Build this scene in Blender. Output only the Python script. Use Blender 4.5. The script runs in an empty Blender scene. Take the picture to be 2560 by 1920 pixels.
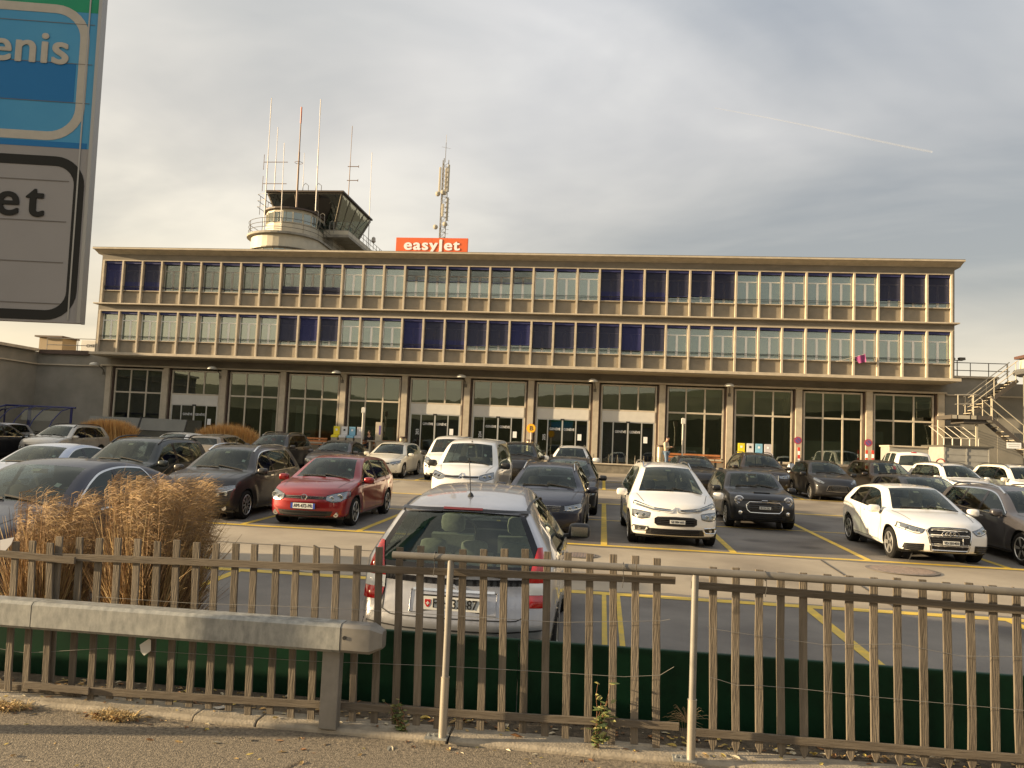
import bpy, bmesh, math, random
import numpy as np
from mathutils import Vector, Matrix
from mathutils.bvhtree import BVHTree
random.seed(7)
S = bpy.context.scene
COL = S.collection
R = math.radians
# ------------------------------------------------------------------ camera
CF, CYAW, CPITCH, CROLL, CH = 1974.9, 0.1181, 0.0766, 0.0434, 2.1676
def cam_basis():
    f = Vector((-math.sin(CYAW)*math.cos(CPITCH), math.cos(CYAW)*math.cos(CPITCH), math.sin(CPITCH)))
    r = Vector((math.cos(CYAW), math.sin(CYAW), 0)); u = r.cross(f)
    c, s = math.cos(CROLL), math.sin(CROLL)
    return c*r + s*u, -s*r + c*u, f
CR, CU, CFW = cam_basis()
def at(U, V, Y):
    """point of the place at depth Y seen at photo pixel U,V (2560x1920)"""
    d = CFW + CR*((U-1280)/CF) - CU*((V-960)/CF)
    return Vector((0, 0, CH)) + d*(Y/d.y)
cd = bpy.data.cameras.new('camera'); cam = bpy.data.objects.new('camera', cd); COL.objects.link(cam)
cd.sensor_width = 36; cd.lens = 36*CF/2560; cd.clip_start = 0.1; cd.clip_end = 9000
m3 = Matrix((CR, CU, -CFW)).transposed()
cam.matrix_world = Matrix.Translation((0, 0, CH)) @ m3.to_4x4()
S.camera = cam
S.render.resolution_x = 1024; S.render.resolution_y = 768
S.view_settings.view_transform = 'Standard'; S.view_settings.look = 'None'
S.view_settings.exposure = 1.38; S.view_settings.gamma = 1.0
# ------------------------------------------------------------------ sun and sky
SUN_EL, SUN_AZ = R(11.0), math.atan2(-0.19, -0.98)      # direction towards the sun
sd = Vector((math.cos(SUN_EL)*math.cos(SUN_AZ), math.cos(SUN_EL)*math.sin(SUN_AZ), math.sin(SUN_EL)))
sl = bpy.data.lights.new('sun', 'SUN'); sl.energy = 5.0; sl.angle = R(0.8); sl.color = (1.0, 0.76, 0.46)
so = bpy.data.objects.new('sun', sl); COL.objects.link(so)
so.rotation_euler = sd.to_track_quat('Z', 'Y').to_euler(); so.location = sd*50
W = bpy.data.worlds.new('World'); S.world = W; W.use_nodes = True
nt = W.node_tree; N = nt.nodes; L = nt.links
for n in list(N): N.remove(n)
def wn(t, **k):
    n = N.new(t)
    for a, b in k.items(): setattr(n, a, b)
    return n
out = wn('ShaderNodeOutputWorld'); bg = wn('ShaderNodeBackground'); L.new(bg.outputs[0], out.inputs[0])
bg.inputs['Strength'].default_value = 0.13
sky = wn('ShaderNodeTexSky', sky_type='NISHITA', sun_disc=False)
sky.sun_elevation = SUN_EL; sky.sun_rotation = math.atan2(sd.x, sd.y)
tc = wn('ShaderNodeTexCoord'); sep = wn('ShaderNodeSeparateXYZ'); L.new(tc.outputs['Generated'], sep.inputs[0])
def mth(op, a, b=None, c=None):
    n = wn('ShaderNodeMath', operation=op)
    for i, v in enumerate((a, b, c)):
        if v is None: continue
        if isinstance(v, (int, float)): n.inputs[i].default_value = v
        else: L.new(v, n.inputs[i])
    return n.outputs[0]
zc = mth('MAXIMUM', sep.outputs['Z'], 0.0)
dn = mth('ADD', zc, 0.22)
cx = mth('DIVIDE', sep.outputs['X'], dn); cy = mth('DIVIDE', sep.outputs['Y'], dn)
cmb = wn('ShaderNodeCombineXYZ'); L.new(cx, cmb.inputs[0]); L.new(cy, cmb.inputs[1])
def noise(vec, scale, detail, rough, rotz=0, sc=(1, 1, 1), off=(0, 0, 0), dist=0):
    mp = wn('ShaderNodeMapping'); mp.inputs['Rotation'].default_value = (0, 0, rotz); mp.inputs['Scale'].default_value = sc
    mp.inputs['Location'].default_value = off
    L.new(vec, mp.inputs[0]); n = wn('ShaderNodeTexNoise'); L.new(mp.outputs[0], n.inputs['Vector'])
    n.inputs['Scale'].default_value = scale; n.inputs['Detail'].default_value = detail; n.inputs['Roughness'].default_value = rough
    n.inputs['Distortion'].default_value = dist
    return n.outputs['Fac']
def ramp(fac, stops):
    r = wn('ShaderNodeValToRGB'); L.new(fac, r.inputs[0]); e = r.color_ramp.elements
    while len(e) < len(stops): e.new(0.5)
    for el, (p, c) in zip(e, stops): el.position = p; el.color = (*c, 1) if len(c) == 3 else c
    return r.outputs[0]
SKY_OFF = (3.1, 1.7, 0)
n1 = noise(cmb.outputs[0], 0.85, 5, 0.5, R(20), (0.8, 1.2, 1), SKY_OFF, 0.5)
n2 = noise(cmb.outputs[0], 1.9, 8, 0.55, R(50), (0.7, 1.15, 1), (7, 3, 0), 0.6)
base = ramp(zc, [(0.0, (3.5, 2.85, 1.95)), (0.10, (3.1, 2.65, 2.0)), (0.22, (2.45, 2.32, 2.05)), (0.36, (2.25, 2.2, 2.12)), (0.55, (2.8, 2.78, 2.75)), (1.0, (2.6, 2.6, 2.6))])
mixn = mth('ADD', mth('MULTIPLY', n1, 0.8), mth('MULTIPLY', n2, 0.2))
tint = ramp(mixn, [(0.36, (0.52, 0.55, 0.59)), (0.46, (0.72, 0.73, 0.74)), (0.54, (0.90, 0.89, 0.88)), (0.64, (1.18, 1.15, 1.10))])
hz = ramp(zc, [(0.02, (0.25,)*3), (0.20, (1, 1, 1))])
mt = wn('ShaderNodeMix', data_type='RGBA'); L.new(hz, mt.inputs['Factor']); mt.inputs['A'].default_value = (1, 1, 1, 1); L.new(tint, mt.inputs['B'])
mm = wn('ShaderNodeMix', data_type='RGBA', blend_type='MULTIPLY'); mm.inputs['Factor'].default_value = 1
L.new(base, mm.inputs['A']); L.new(mt.outputs['Result'], mm.inputs['B'])
# warmer and brighter towards the hidden sun
dp = wn('ShaderNodeVectorMath', operation='DOT_PRODUCT'); L.new(tc.outputs['Generated'], dp.inputs[0]); dp.inputs[1].default_value = tuple(sd)
gl = ramp(dp.outputs['Value'], [(0.0, (0.93, 0.94, 0.96)), (0.5, (1.1, 1.06, 0.98)), (0.92, (1.7, 1.45, 1.05)), (1.0, (2.4, 1.8, 1.1))])
m2_ = wn('ShaderNodeMix', data_type='RGBA', blend_type='MULTIPLY'); m2_.inputs['Factor'].default_value = 1
L.new(mm.outputs['Result'], m2_.inputs['A']); L.new(gl, m2_.inputs['B'])
fin = wn('ShaderNodeMix', data_type='RGBA'); fin.inputs['Factor'].default_value = 0.93
L.new(sky.outputs[0], fin.inputs['A']); L.new(m2_.outputs['Result'], fin.inputs['B']); L.new(fin.outputs['Result'], bg.inputs['Color'])
# ------------------------------------------------------------------ ground level
SLOPE = 0.0203
def G(y): return SLOPE*(min(max(y, 5.0), 46.0)-5.0)
# ------------------------------------------------------------------ materials
MATS = {}
def mat(name, col, rough=0.6, metal=0.0, noise_=0.0, nscale=3.0, bump=0.0, bscale=40.0, coat=0.0, spec=0.5, vary=0.0, stretch=None, col2=None, detail=6, emit=None, patch_=0):
    if name in MATS: return MATS[name]
    m = bpy.data.materials.new(name); m.use_nodes = True; t = m.node_tree; b = t.nodes['Principled BSDF']
    b.inputs['Base Color'].default_value = (*col, 1); b.inputs['Roughness'].default_value = rough; b.inputs['Metallic'].default_value = metal
    b.inputs['Specular IOR Level'].default_value = spec
    b.inputs['Coat Weight'].default_value = coat; b.inputs['Coat Roughness'].default_value = 0.04
    tcn = t.nodes.new('ShaderNodeTexCoord'); vec = tcn.outputs['Object']
    if stretch:
        mp = t.nodes.new('ShaderNodeMapping'); mp.inputs['Scale'].default_value = stretch; t.links.new(vec, mp.inputs[0]); vec = mp.outputs[0]
    if noise_ > 0 or col2:
        n = t.nodes.new('ShaderNodeTexNoise'); n.inputs['Scale'].default_value = nscale; n.inputs['Detail'].default_value = detail
        n.inputs['Roughness'].default_value = 0.6; t.links.new(vec, n.inputs['Vector'])
        r = t.nodes.new('ShaderNodeValToRGB'); t.links.new(n.outputs['Fac'], r.inputs[0])
        a = col if col2 else tuple(c*(1-noise_) for c in col); c2 = col2 or tuple(min(1, c*(1+noise_)) for c in col)
        r.color_ramp.elements[0].position = 0.32; r.color_ramp.elements[1].position = 0.68
        r.color_ramp.elements[0].color = (*a, 1); r.color_ramp.elements[1].color = (*c2, 1)
        o = r.outputs[0]
        if patch_:
            n3 = t.nodes.new('ShaderNodeTexNoise'); n3.inputs['Scale'].default_value = patch_; n3.inputs['Detail'].default_value = 7; n3.inputs['Distortion'].default_value = .8; t.links.new(vec, n3.inputs['Vector'])
            r3 = t.nodes.new('ShaderNodeValToRGB'); t.links.new(n3.outputs['Fac'], r3.inputs[0]); e3 = r3.color_ramp.elements; e3[0].position = .34; e3[0].color = (.62, .60, .60, 1); e3[1].position = .50; e3[1].color = (1, 1, 1, 1)
            n4 = t.nodes.new('ShaderNodeTexVoronoi'); n4.inputs['Scale'].default_value = .45; t.links.new(vec, n4.inputs['Vector']); r4 = t.nodes.new('ShaderNodeValToRGB'); t.links.new(n4.outputs['Distance'], r4.inputs[0]); e4 = r4.color_ramp.elements; e4[0].position = .06; e4[0].color = (.55, .53, .52, 1); e4[1].position = .16; e4[1].color = (1, 1, 1, 1)
            for rr in (r3, r4):
                mx = t.nodes.new('ShaderNodeMix'); mx.data_type = 'RGBA'; mx.blend_type = 'MULTIPLY'; mx.inputs['Factor'].default_value = 1; t.links.new(o, mx.inputs['A']); t.links.new(rr.outputs[0], mx.inputs['B']); o = mx.outputs['Result']
        if vary:
            oi = t.nodes.new('ShaderNodeObjectInfo'); hs = t.nodes.new('ShaderNodeHueSaturation'); mr = t.nodes.new('ShaderNodeMapRange')
            t.links.new(oi.outputs['Random'], mr.inputs[0]); mr.inputs['To Min'].default_value = 1-vary; mr.inputs['To Max'].default_value = 1+vary
            t.links.new(mr.outputs[0], hs.inputs['Value']); t.links.new(o, hs.inputs['Color']); o = hs.outputs[0]
        t.links.new(o, b.inputs['Base Color'])
    if bump > 0:
        n = t.nodes.new('ShaderNodeTexNoise'); n.inputs['Scale'].default_value = bscale; n.inputs['Detail'].default_value = 4; t.links.new(vec, n.inputs['Vector'])
        bp = t.nodes.new('ShaderNodeBump'); bp.inputs['Strength'].default_value = bump; bp.inputs['Distance'].default_value = 0.01
        t.links.new(n.outputs['Fac'], bp.inputs['Height']); t.links.new(bp.outputs[0], b.inputs['Normal'])
    if emit:
        b.inputs['Emission Color'].default_value = (*emit[0], 1); b.inputs['Emission Strength'].default_value = emit[1]
    MATS[name] = m
    return m
def glass(name, tint=(0.55, 0.62, 0.58), refl=0.08, rough=0.01, body=None, bodyfac=0.0, wob=0.0):
    if name in MATS: return MATS[name]
    m = bpy.data.materials.new(name); m.use_nodes = True; t = m.node_tree; t.nodes.remove(t.nodes['Principled BSDF'])
    o = t.nodes['Material Output']; tr = t.nodes.new('ShaderNodeBsdfTransparent'); tr.inputs[0].default_value = (*tint, 1)
    gs = t.nodes.new('ShaderNodeBsdfGlossy'); gs.inputs['Roughness'].default_value = rough; gs.inputs[0].default_value = (0.92, 1.0, 0.96, 1)
    if wob:
        n = t.nodes.new('ShaderNodeTexNoise'); n.inputs['Scale'].default_value = 0.8; c = t.nodes.new('ShaderNodeTexCoord'); t.links.new(c.outputs['Object'], n.inputs['Vector'])
        bp = t.nodes.new('ShaderNodeBump'); bp.inputs['Strength'].default_value = wob; bp.inputs['Distance'].default_value = 0.1
        t.links.new(n.outputs['Fac'], bp.inputs['Height']); t.links.new(bp.outputs[0], gs.inputs['Normal'])
    ge = t.nodes.new('ShaderNodeNewGeometry'); dt = t.nodes.new('ShaderNodeVectorMath'); dt.operation = 'DOT_PRODUCT'
    t.links.new(ge.outputs['Incoming'], dt.inputs[0]); t.links.new(ge.outputs['Normal'], dt.inputs[1])
    def mn(op, a, b=None):
        n = t.nodes.new('ShaderNodeMath'); n.operation = op; n.use_clamp = False
        for i, v in enumerate((a, b)):
            if v is None: continue
            if isinstance(v, (int, float)): n.inputs[i].default_value = v
            else: t.links.new(v, n.inputs[i])
        return n.outputs[0]
    f0 = refl+0.04
    ad = t.nodes.new('ShaderNodeMath'); ad.operation = 'ADD'; ad.use_clamp = True; ad.inputs[1].default_value = f0
    t.links.new(mn('MULTIPLY', mn('POWER', mn('SUBTRACT', 1.0, mn('ABSOLUTE', dt.outputs['Value'])), 5.0), 1-f0), ad.inputs[0])
    under = tr.outputs[0]
    if body:
        df = t.nodes.new('ShaderNodeBsdfDiffuse'); df.inputs[0].default_value = (*body, 1)
        mb = t.nodes.new('ShaderNodeMixShader'); mb.inputs[0].default_value = bodyfac; t.links.new(tr.outputs[0], mb.inputs[1]); t.links.new(df.outputs[0], mb.inputs[2]); under = mb.outputs[0]
    mx = t.nodes.new('ShaderNodeMixShader'); t.links.new(ad.outputs[0], mx.inputs[0]); t.links.new(under, mx.inputs[1]); t.links.new(gs.outputs[0], mx.inputs[2])
    t.links.new(mx.outputs[0], o.inputs[0]); MATS[name] = m
    return m
# ------------------------------------------------------------------ mesh helpers
class MB:
    def __init__(s): s.v = []; s.f = []; s.m = []
    def add(s, vs, fs, mi=0):
        k = len(s.v); s.v += [tuple(p) for p in vs]; s.f += [tuple(i+k for i in f) for f in fs]; s.m += [mi]*len(fs); return s
    def box(s, x0, x1, y0, y1, z0, z1, mi=0):
        vs = [(x, y, z) for z in (z0, z1) for y in (y0, y1) for x in (x0, x1)]
        return s.add(vs, [(0, 2, 3, 1), (4, 5, 7, 6), (0, 1, 5, 4), (2, 6, 7, 3), (0, 4, 6, 2), (1, 3, 7, 5)], mi)
    def bar(s, a, b, w, h=None, mi=0, up=(0, 0, 1)):
        a = Vector(a); b = Vector(b); h = h or w; d = (b-a).normalized(); u = Vector(up)
        if abs(d.dot(u)) > 0.98: u = Vector((0, 1, 0))
        x = d.cross(u).normalized()*w/2; y = x.cross(d).normalized()*h/2
        vs = [p+q for p in (a, b) for q in (-x-y, x-y, x+y, -x+y)]
        return s.add(vs, [(3, 2, 1, 0), (4, 5, 6, 7), (0, 1, 5, 4), (1, 2, 6, 5), (2, 3, 7, 6), (3, 0, 4, 7)], mi)
    def tube(s, pts, r, n=8, mi=0, caps=True, closed=False):
        pts = [Vector(p) for p in pts]; rs = r if isinstance(r, (list, tuple)) else [r]*len(pts)
        rings = []; prev = None
        for i, p in enumerate(pts):
            a = pts[i-1] if (i > 0 or closed) else p; b = pts[(i+1) % len(pts)] if (i < len(pts)-1 or closed) else p
            d = (b-a).normalized()
            if prev is None:
                u = Vector((0, 0, 1)) if abs(d.z) < 0.9 else Vector((1, 0, 0)); x = d.cross(u).normalized()
            else:
                x = (prev-d*prev.dot(d)).normalized()
            prev = x; y = d.cross(x)
            rings.append([p+(x*math.cos(t)+y*math.sin(t))*rs[i] for t in [2*math.pi*j/n for j in range(n)]])
        vs = [q for rg in rings for q in rg]; fs = []
        m = len(pts); rng = m if closed else m-1
        for i in range(rng):
            for j in range(n):
                k = (j+1) % n; i2 = (i+1) % m
                fs.append((i*n+j, i*n+k, i2*n+k, i2*n+j))
        if caps and not closed: fs += [tuple(range(n-1, -1, -1)), tuple((m-1)*n+j for j in range(n))]
        return s.add(vs, fs, mi)
    def lathe(s, prof, c=(0, 0, 0), axis='z', n=20, mi=0):
        vs = []; fs = []; c = Vector(c)
        for r, h in prof:
            for j in range(n):
                t = 2*math.pi*j/n; a, b = r*math.cos(t), r*math.sin(t)
                q = {'z': (a, b, h), 'y': (a, h, b), 'x': (h, a, b)}[axis]
                vs.append(c+Vector(q))
        for i in range(len(prof)-1):
            for j in range(n):
                k = (j+1) % n; fs.append((i*n+j, i*n+k, (i+1)*n+k, (i+1)*n+j))
        fs += [tuple(range(n-1, -1, -1)), tuple((len(prof)-1)*n+j for j in range(n))]
        return s.add(vs, fs, mi)
    def prism(s, poly, a0, a1, axis='y', mi=0):
        """poly in the two other axes (x,z for y; y,z for x; x,y for z)"""
        f = {'y': lambda p, a: (p[0], a, p[1]), 'x': lambda p, a: (a, p[0], p[1]), 'z': lambda p, a: (p[0], p[1], a)}[axis]
        n = len(poly); vs = [f(p, a0) for p in poly]+[f(p, a1) for p in poly]
        fs = [tuple(range(n)), tuple(range(2*n-1, n-1, -1))]+[(i, i+n, (i+1) % n+n, (i+1) % n) for i in range(n)]
        return s.add(vs, fs, mi)
    def build(s, name, mats, parent=None, smooth=False, loc=None, fix=True, bevel=0):
        me = bpy.data.meshes.new(name); me.from_pydata(s.v, [], s.f)
        for m_ in (mats if isinstance(mats, (list, tuple)) else [mats]): me.materials.append(m_)
        me.polygons.foreach_set('material_index', s.m)
        if fix:
            bm = bmesh.new(); bm.from_mesh(me); bmesh.ops.recalc_face_normals(bm, faces=bm.faces); bm.to_mesh(me); bm.free()
        if smooth is True: me.polygons.foreach_set('use_smooth', [True]*len(me.polygons))
        o = bpy.data.objects.new(name, me); COL.objects.link(o)
        if smooth == 'auto': me.polygons.foreach_set('use_smooth', [True]*len(me.polygons)); me.set_sharp_from_angle(angle=R(35))
        if bevel:
            bv = o.modifiers.new('b', 'BEVEL'); bv.width = bevel; bv.segments = 2; bv.limit_method = 'ANGLE'
        if parent: o.parent = parent
        if loc is not None: o.location = loc
        return o
def tag(o, label=None, cat=None, group=None, kind=None):
    if label: o['label'] = label
    if cat: o['category'] = cat
    if group: o['group'] = group
    if kind: o['kind'] = kind
    return o
def empty(name, loc=(0, 0, 0), rz=0, label=None, cat=None, group=None):
    o = bpy.data.objects.new(name, None); COL.objects.link(o); o.location = loc; o.rotation_euler = (0, 0, rz); o.empty_display_size = 0.2
    return tag(o, label, cat, group)
def text_mesh(name, txt, size, m_, parent=None, loc=(0, 0, 0), rot=(R(90), 0, 0), ext=0.004, off=0.0, align='CENTER', sx=1.0, space=1.0, bold=0):
    c = bpy.data.curves.new(name, 'FONT'); c.body = txt; c.size = size; c.extrude = ext; c.offset = 0; c.align_x = align; c.align_y = 'CENTER'; c.space_character = space
    o = bpy.data.objects.new(name, c); COL.objects.link(o)
    dg = bpy.context.evaluated_depsgraph_get(); me = bpy.data.meshes.new_from_object(o.evaluated_get(dg))
    bpy.data.objects.remove(o); bpy.data.curves.remove(c)
    me.materials.clear(); me.materials.append(m_)
    o = bpy.data.objects.new(name, me); COL.objects.link(o)
    if bold:
        n = len(me.vertices); co = np.zeros(n*3); me.vertices.foreach_get('co', co); co = co.reshape(-1, 3)
        P = [list(p.vertices) for p in me.polygons]; V = []; F = []
        for k, (dx, dy) in enumerate(((-1, 0), (1, 0), (0, -1), (0, 1), (-.7, -.7), (.7, .7), (.7, -.7), (-.7, .7))):
            V += [tuple(v) for v in co+np.array([dx*bold, dy*bold*.6, k*.0004])]; F += [tuple(i+k*n for i in f) for f in P]
        m2 = bpy.data.meshes.new(name); m2.from_pydata(V, [], F); m2.materials.append(m_); o.data = m2
    if parent: o.parent = parent
    o.location = loc; o.rotation_euler = rot; o.scale = (sx, 1, 1)
    return o
# ------------------------------------------------------------------ cars
T_ = {
 'hatch': dict(top=[(.018,.50),(.05,.565),(.11,.61),(.18,.645),(.265,.675),(.335,.80),(.40,.905),(.45,.965),(.52,.99),(.60,1.0),(.72,.992),(.84,.965),(.925,.93)],
    cw=(.265,.45), xf=[(.10,.035),(.16,.012),(.28,.0),(.40,.003),(.50,.018)], xr=[(.12,.965),(.22,.992),(.38,1.0),(.55,.995),(.66,.975),(.80,.945),(.93,.925)],
    belt=[(.2,.60),(.95,.665)], rg=(.16,.86), win=[(.30,.555),(.585,.745),(.765,.86)], rs=.55),
 'sedan': dict(top=[(.015,.49),(.05,.555),(.12,.605),(.2,.645),(.275,.675),(.34,.80),(.40,.90),(.445,.955),(.52,.99),(.60,1.0),(.68,.98),(.735,.945),(.80,.85),(.86,.755),(.93,.735),(.975,.715)],
    cw=(.275,.445), xf=[(.10,.03),(.16,.01),(.28,.0),(.40,.002),(.49,.015)], xr=[(.12,.97),(.22,.99),(.40,1.0),(.6,.99),(.715,.975)],
    belt=[(.2,.60),(.95,.66)], rg=None, sg=(.735,.86), win=[(.31,.535),(.555,.70),(.72,.79)], rs=.9),
 'hatch3': dict(top=[(.018,.50),(.05,.565),(.11,.61),(.18,.645),(.265,.675),(.335,.80),(.40,.905),(.45,.965),(.52,.99),(.60,1.0),(.70,.985),(.80,.95),(.885,.90)],
    cw=(.265,.45), xf=[(.10,.035),(.16,.012),(.28,.0),(.40,.003),(.50,.018)], xr=[(.12,.965),(.22,.992),(.38,1.0),(.55,.992),(.66,.965),(.78,.925),(.90,.885)],
    belt=[(.2,.60),(.95,.70)], rg=(.14,.84), win=[(.30,.60),(.625,.82)], rs=1.1),
 'suv': dict(top=[(.015,.52),(.045,.585),(.11,.625),(.18,.65),(.255,.67),(.32,.80),(.38,.905),(.42,.955),(.50,.99),(.60,1.0),(.75,.995),(.87,.975),(.935,.945)],
    cw=(.255,.42), xf=[(.14,.04),(.2,.012),(.3,.0),(.42,.003),(.52,.015)], xr=[(.15,.965),(.25,.99),(.40,1.0),(.55,.997),(.66,.985),(.80,.962),(.945,.935)],
    belt=[(.2,.61),(.95,.655)], rg=(.14,.84), win=[(.29,.53),(.555,.72),(.74,.87)], rs=.35),
 'wagon': dict(top=[(.015,.49),(.05,.555),(.11,.60),(.18,.64),(.26,.67),(.325,.80),(.385,.90),(.43,.955),(.50,.99),(.60,1.0),(.75,.99),(.88,.96),(.94,.925)],
    cw=(.26,.43), xf=[(.10,.03),(.16,.01),(.28,.0),(.40,.002),(.49,.015)], xr=[(.12,.97),(.22,.99),(.40,1.0),(.55,.997),(.66,.985),(.80,.962),(.925,.94)],
    belt=[(.2,.60),(.95,.66)], rg=(.16,.85), win=[(.30,.52),(.54,.70),(.715,.89)], rs=.5),
 'van': dict(top=[(.015,.44),(.04,.50),(.09,.555),(.14,.59),(.19,.62),(.25,.76),(.30,.875),(.335,.935),(.40,.975),(.50,.995),(.65,1.0),(.85,.998),(.965,.975)],
    cw=(.19,.335), xf=[(.10,.03),(.16,.01),(.25,.0),(.35,.002),(.44,.015)], xr=[(.12,.985),(.25,1.0),(.45,1.0),(.58,.995),(.8,.985),(.975,.965)],
    belt=[(.2,.56),(.95,.60)], rg=(.10,.86), win=[(.235,.42),(.44,.68),(.70,.93)], rs=.1),
 'mpv': dict(top=[(.012,.47),(.035,.53),(.09,.575),(.15,.615),(.205,.65),(.28,.79),(.345,.895),(.40,.955),(.48,.99),(.58,1.0),(.72,.99),(.86,.965),(.935,.935)],
    cw=(.205,.40), xf=[(.10,.03),(.17,.01),(.28,.0),(.38,.002),(.47,.012)], xr=[(.12,.97),(.22,.99),(.40,1.0),(.55,.99),(.66,.98),(.80,.96),(.935,.935)],
    belt=[(.2,.575),(.95,.63)], rg=(.14,.85), win=[(.25,.50),(.525,.71),(.73,.87)], rs=.5),
 'arch': dict(top=[(.012,.45),(.04,.52),(.10,.575),(.16,.61),(.225,.645),(.30,.79),(.36,.89),(.42,.96),(.50,.995),(.57,1.0),(.70,.985),(.82,.95),(.90,.91)],
    cw=(.225,.42), xf=[(.10,.03),(.17,.01),(.28,.0),(.36,.002),(.45,.012)], xr=[(.10,.975),(.2,.995),(.32,1.0),(.40,.99),(.50,.975),(.62,.965),(.76,.935),(.91,.90)],
    belt=[(.2,.585),(.95,.63)], rg=(.02,.93), win=[(.26,.52),(.545,.75)], rs=.9),
}
def chaikin(P, n=2):
    for _ in range(n):
        Q = [P[0]]
        for a, b in zip(P[:-1], P[1:]): Q += [(.75*a[0]+.25*b[0], .75*a[1]+.25*b[1]), (.25*a[0]+.75*b[0], .25*a[1]+.75*b[1])]
        P = Q+[P[-1]]
    return P
def inpoly(px, py, poly):
    ins = np.zeros(len(px), bool); n = len(poly)
    for i in range(n):
        x1, y1 = poly[i]; x2, y2 = poly[(i+1) % n]
        c = ((y1 > py) != (y2 > py)); 
        with np.errstate(divide='ignore', invalid='ignore'):
            xi = (x2-x1)*(py-y1)/((y2-y1) if y2 != y1 else 1e-9)+x1
        ins ^= c & (px < xi)
    return ins
def nearest_on_poly(p, poly):
    best = None
    for i in range(len(poly)):
        a = np.array(poly[i]); b = np.array(poly[(i+1) % len(poly)]); ab = b-a; t = np.clip(np.dot(p-a, ab)/max(1e-9, ab@ab), 0, 1); q = a+ab*t
        d = np.hypot(*(p-q))
        if best is None or d < best[0]: best = (d, q)
    return best
class Shape:
    def __init__(s, kind, Ln, Wd, H, wb, fo, rw, nS=78, tumb=.46, bow=(.24, .16, .10), roofdrop=.03, beltz=None, sill=.20):
        t = T_[kind]; s.t = t; s.L, s.W, s.H, s.wb, s.fo, s.rw = Ln, Wd, H, wb, fo, rw; s.kind = kind; s.tumb = tumb; s.bow = bow; s.rd = roofdrop; s.sill = sill
        P = np.array([(x*Ln, z*H) for x, z in chaikin(t['top'])]); d = np.r_[0, np.cumsum(np.hypot(*np.diff(P, axis=0).T))]
        s.ps = d/d[-1]; s.P = P; s.plen = d[-1]
        s.sc = np.interp(t['cw'][0]*Ln, P[:, 0], s.ps); s.sw = np.interp(t['cw'][1]*Ln, P[:, 0], s.ps)
        s.xf = [(z*H, x*Ln) for z, x in t['xf']]; s.xr = [(z*H, x*Ln) for z, x in t['xr']]
        s.vg = .83
        sv = np.linspace(0, 1, nS); al = [s.sc, s.sw]
        if t.get('sg'): s.sg = [np.interp(a*Ln, P[:, 0], s.ps) for a in t['sg']]; al += s.sg
        for a in al: sv[np.argmin(abs(sv-a))] = a
        s.sv = np.unique(np.r_[sv, .006, .012, .02, .994, .988, .98])
        vv = np.r_[np.linspace(-s.vg, s.vg, 13), -1, -.97, -.94, -.91, -.87, 1, .97, .94, .91, .87]; s.vv = np.unique(np.round(vv, 5))
        wl = np.r_[-1, -.97, np.linspace(-.92, -.06, 14), 0]; wu = np.r_[np.linspace(.0, .84, 9), .88, .92, .96, 1]
        rg = t.get('rg')
        if rg: wu[np.argmin(abs(wu-rg[0]))] = rg[0]; wu[np.argmin(abs(wu-rg[1]))] = rg[1]
        wu[0] = 0
        s.wv = np.unique(np.round(np.r_[wl, wu], 5)); s.rg = rg
        s.build()
    def zt(s, x): return np.interp(x, s.P[:, 0], s.P[:, 1])
    def belt(s, x):
        b = s.t['belt']; return np.minimum(np.interp(x, [b[0][0]*s.L, b[1][0]*s.L], [b[0][1]*s.H, b[1][1]*s.H]), s.zt(x)-.075)
    def halfw(s, x, z):
        w0 = s.W/2-.012; f = np.clip((0.95-x)/0.95, 0, 1); r = np.clip((x-(s.L-.95))/.95, 0, 1)
        w = w0*(1-.075*f**2-.05*r**2)
        zB = s.belt(x); w = w-np.clip(z-zB, 0, 9)*s.tumb-.10*np.clip(z-zB, 0, 9)**2
        zn = np.clip((zB-z)/np.maximum(zB-s.sill, .1), 0, 1)
        w = w-.022*np.clip(1-zn/.22, 0, 1)**2 - .035*zn**3 - .012*np.clip(np.sin(zn*math.pi), 0, 1)**2*np.clip(1-f-r, 0, 1)
        for xw in (s.fo, s.fo+s.wb):
            dd = np.hypot(x-xw, z-s.rw); w = w+.016*np.exp(-((dd-s.rw-.06)/.06)**2)
        return w
    def f(s, q):
        r = np.array([.055, .10, .16]); inner = np.clip(q, -(1-r), 1-r); d = (q-inner)/r; n = np.sqrt((d**2).sum(1, keepdims=True)); n[n < 1e-6] = 1
        q = inner+r*d/n
        ss = (q[:, 0]+1)/2; v = q[:, 1]; w = q[:, 2]
        xt = np.interp(ss, s.ps, s.P[:, 0]); zt = np.interp(ss, s.ps, s.P[:, 1]); zB = s.belt(xt); zb = s.sill+.03*np.clip((.7-xt)/.7, 0, 1)+.06*np.clip((xt-s.L+.7)/.7, 0, 1)
        z = np.where(w >= 0, zB+(zt-zB)*w, zB+(zB-zb)*w)
        dist0 = (xt-s.P[0, 0]); dist1 = (s.P[-1, 0]-xt)
        a = np.array(s.xf); xf = np.interp(z, a[:, 0], a[:, 1])-s.P[0, 0]; b = np.array(s.xr); xr = np.interp(z, b[:, 0], b[:, 1])-s.P[-1, 0]
        x = xt+xf*np.clip(1-dist0/.5, 0, 1)**2+xr*np.clip(1-dist1/.7, 0, 1)**2
        y = v*s.halfw(x, z)
        cab = np.clip((zt-zB)/(.3*s.H), 0, 1)
        z = z-(s.rd+.01*cab)*v**2*np.clip(w, 0, 1)*np.clip((zt-zB)/.09, .3, 1)
        bx = np.interp(xt, [0, s.t['cw'][0]*s.L, s.t['cw'][1]*s.L, .6*s.L, .85*s.L, s.L], [s.bow[0], s.bow[1], s.bow[1]*.8, 0, -s.bow[2]*.6, -s.bow[2]])
        x = x+bx*np.abs(v)**2.6
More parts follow.
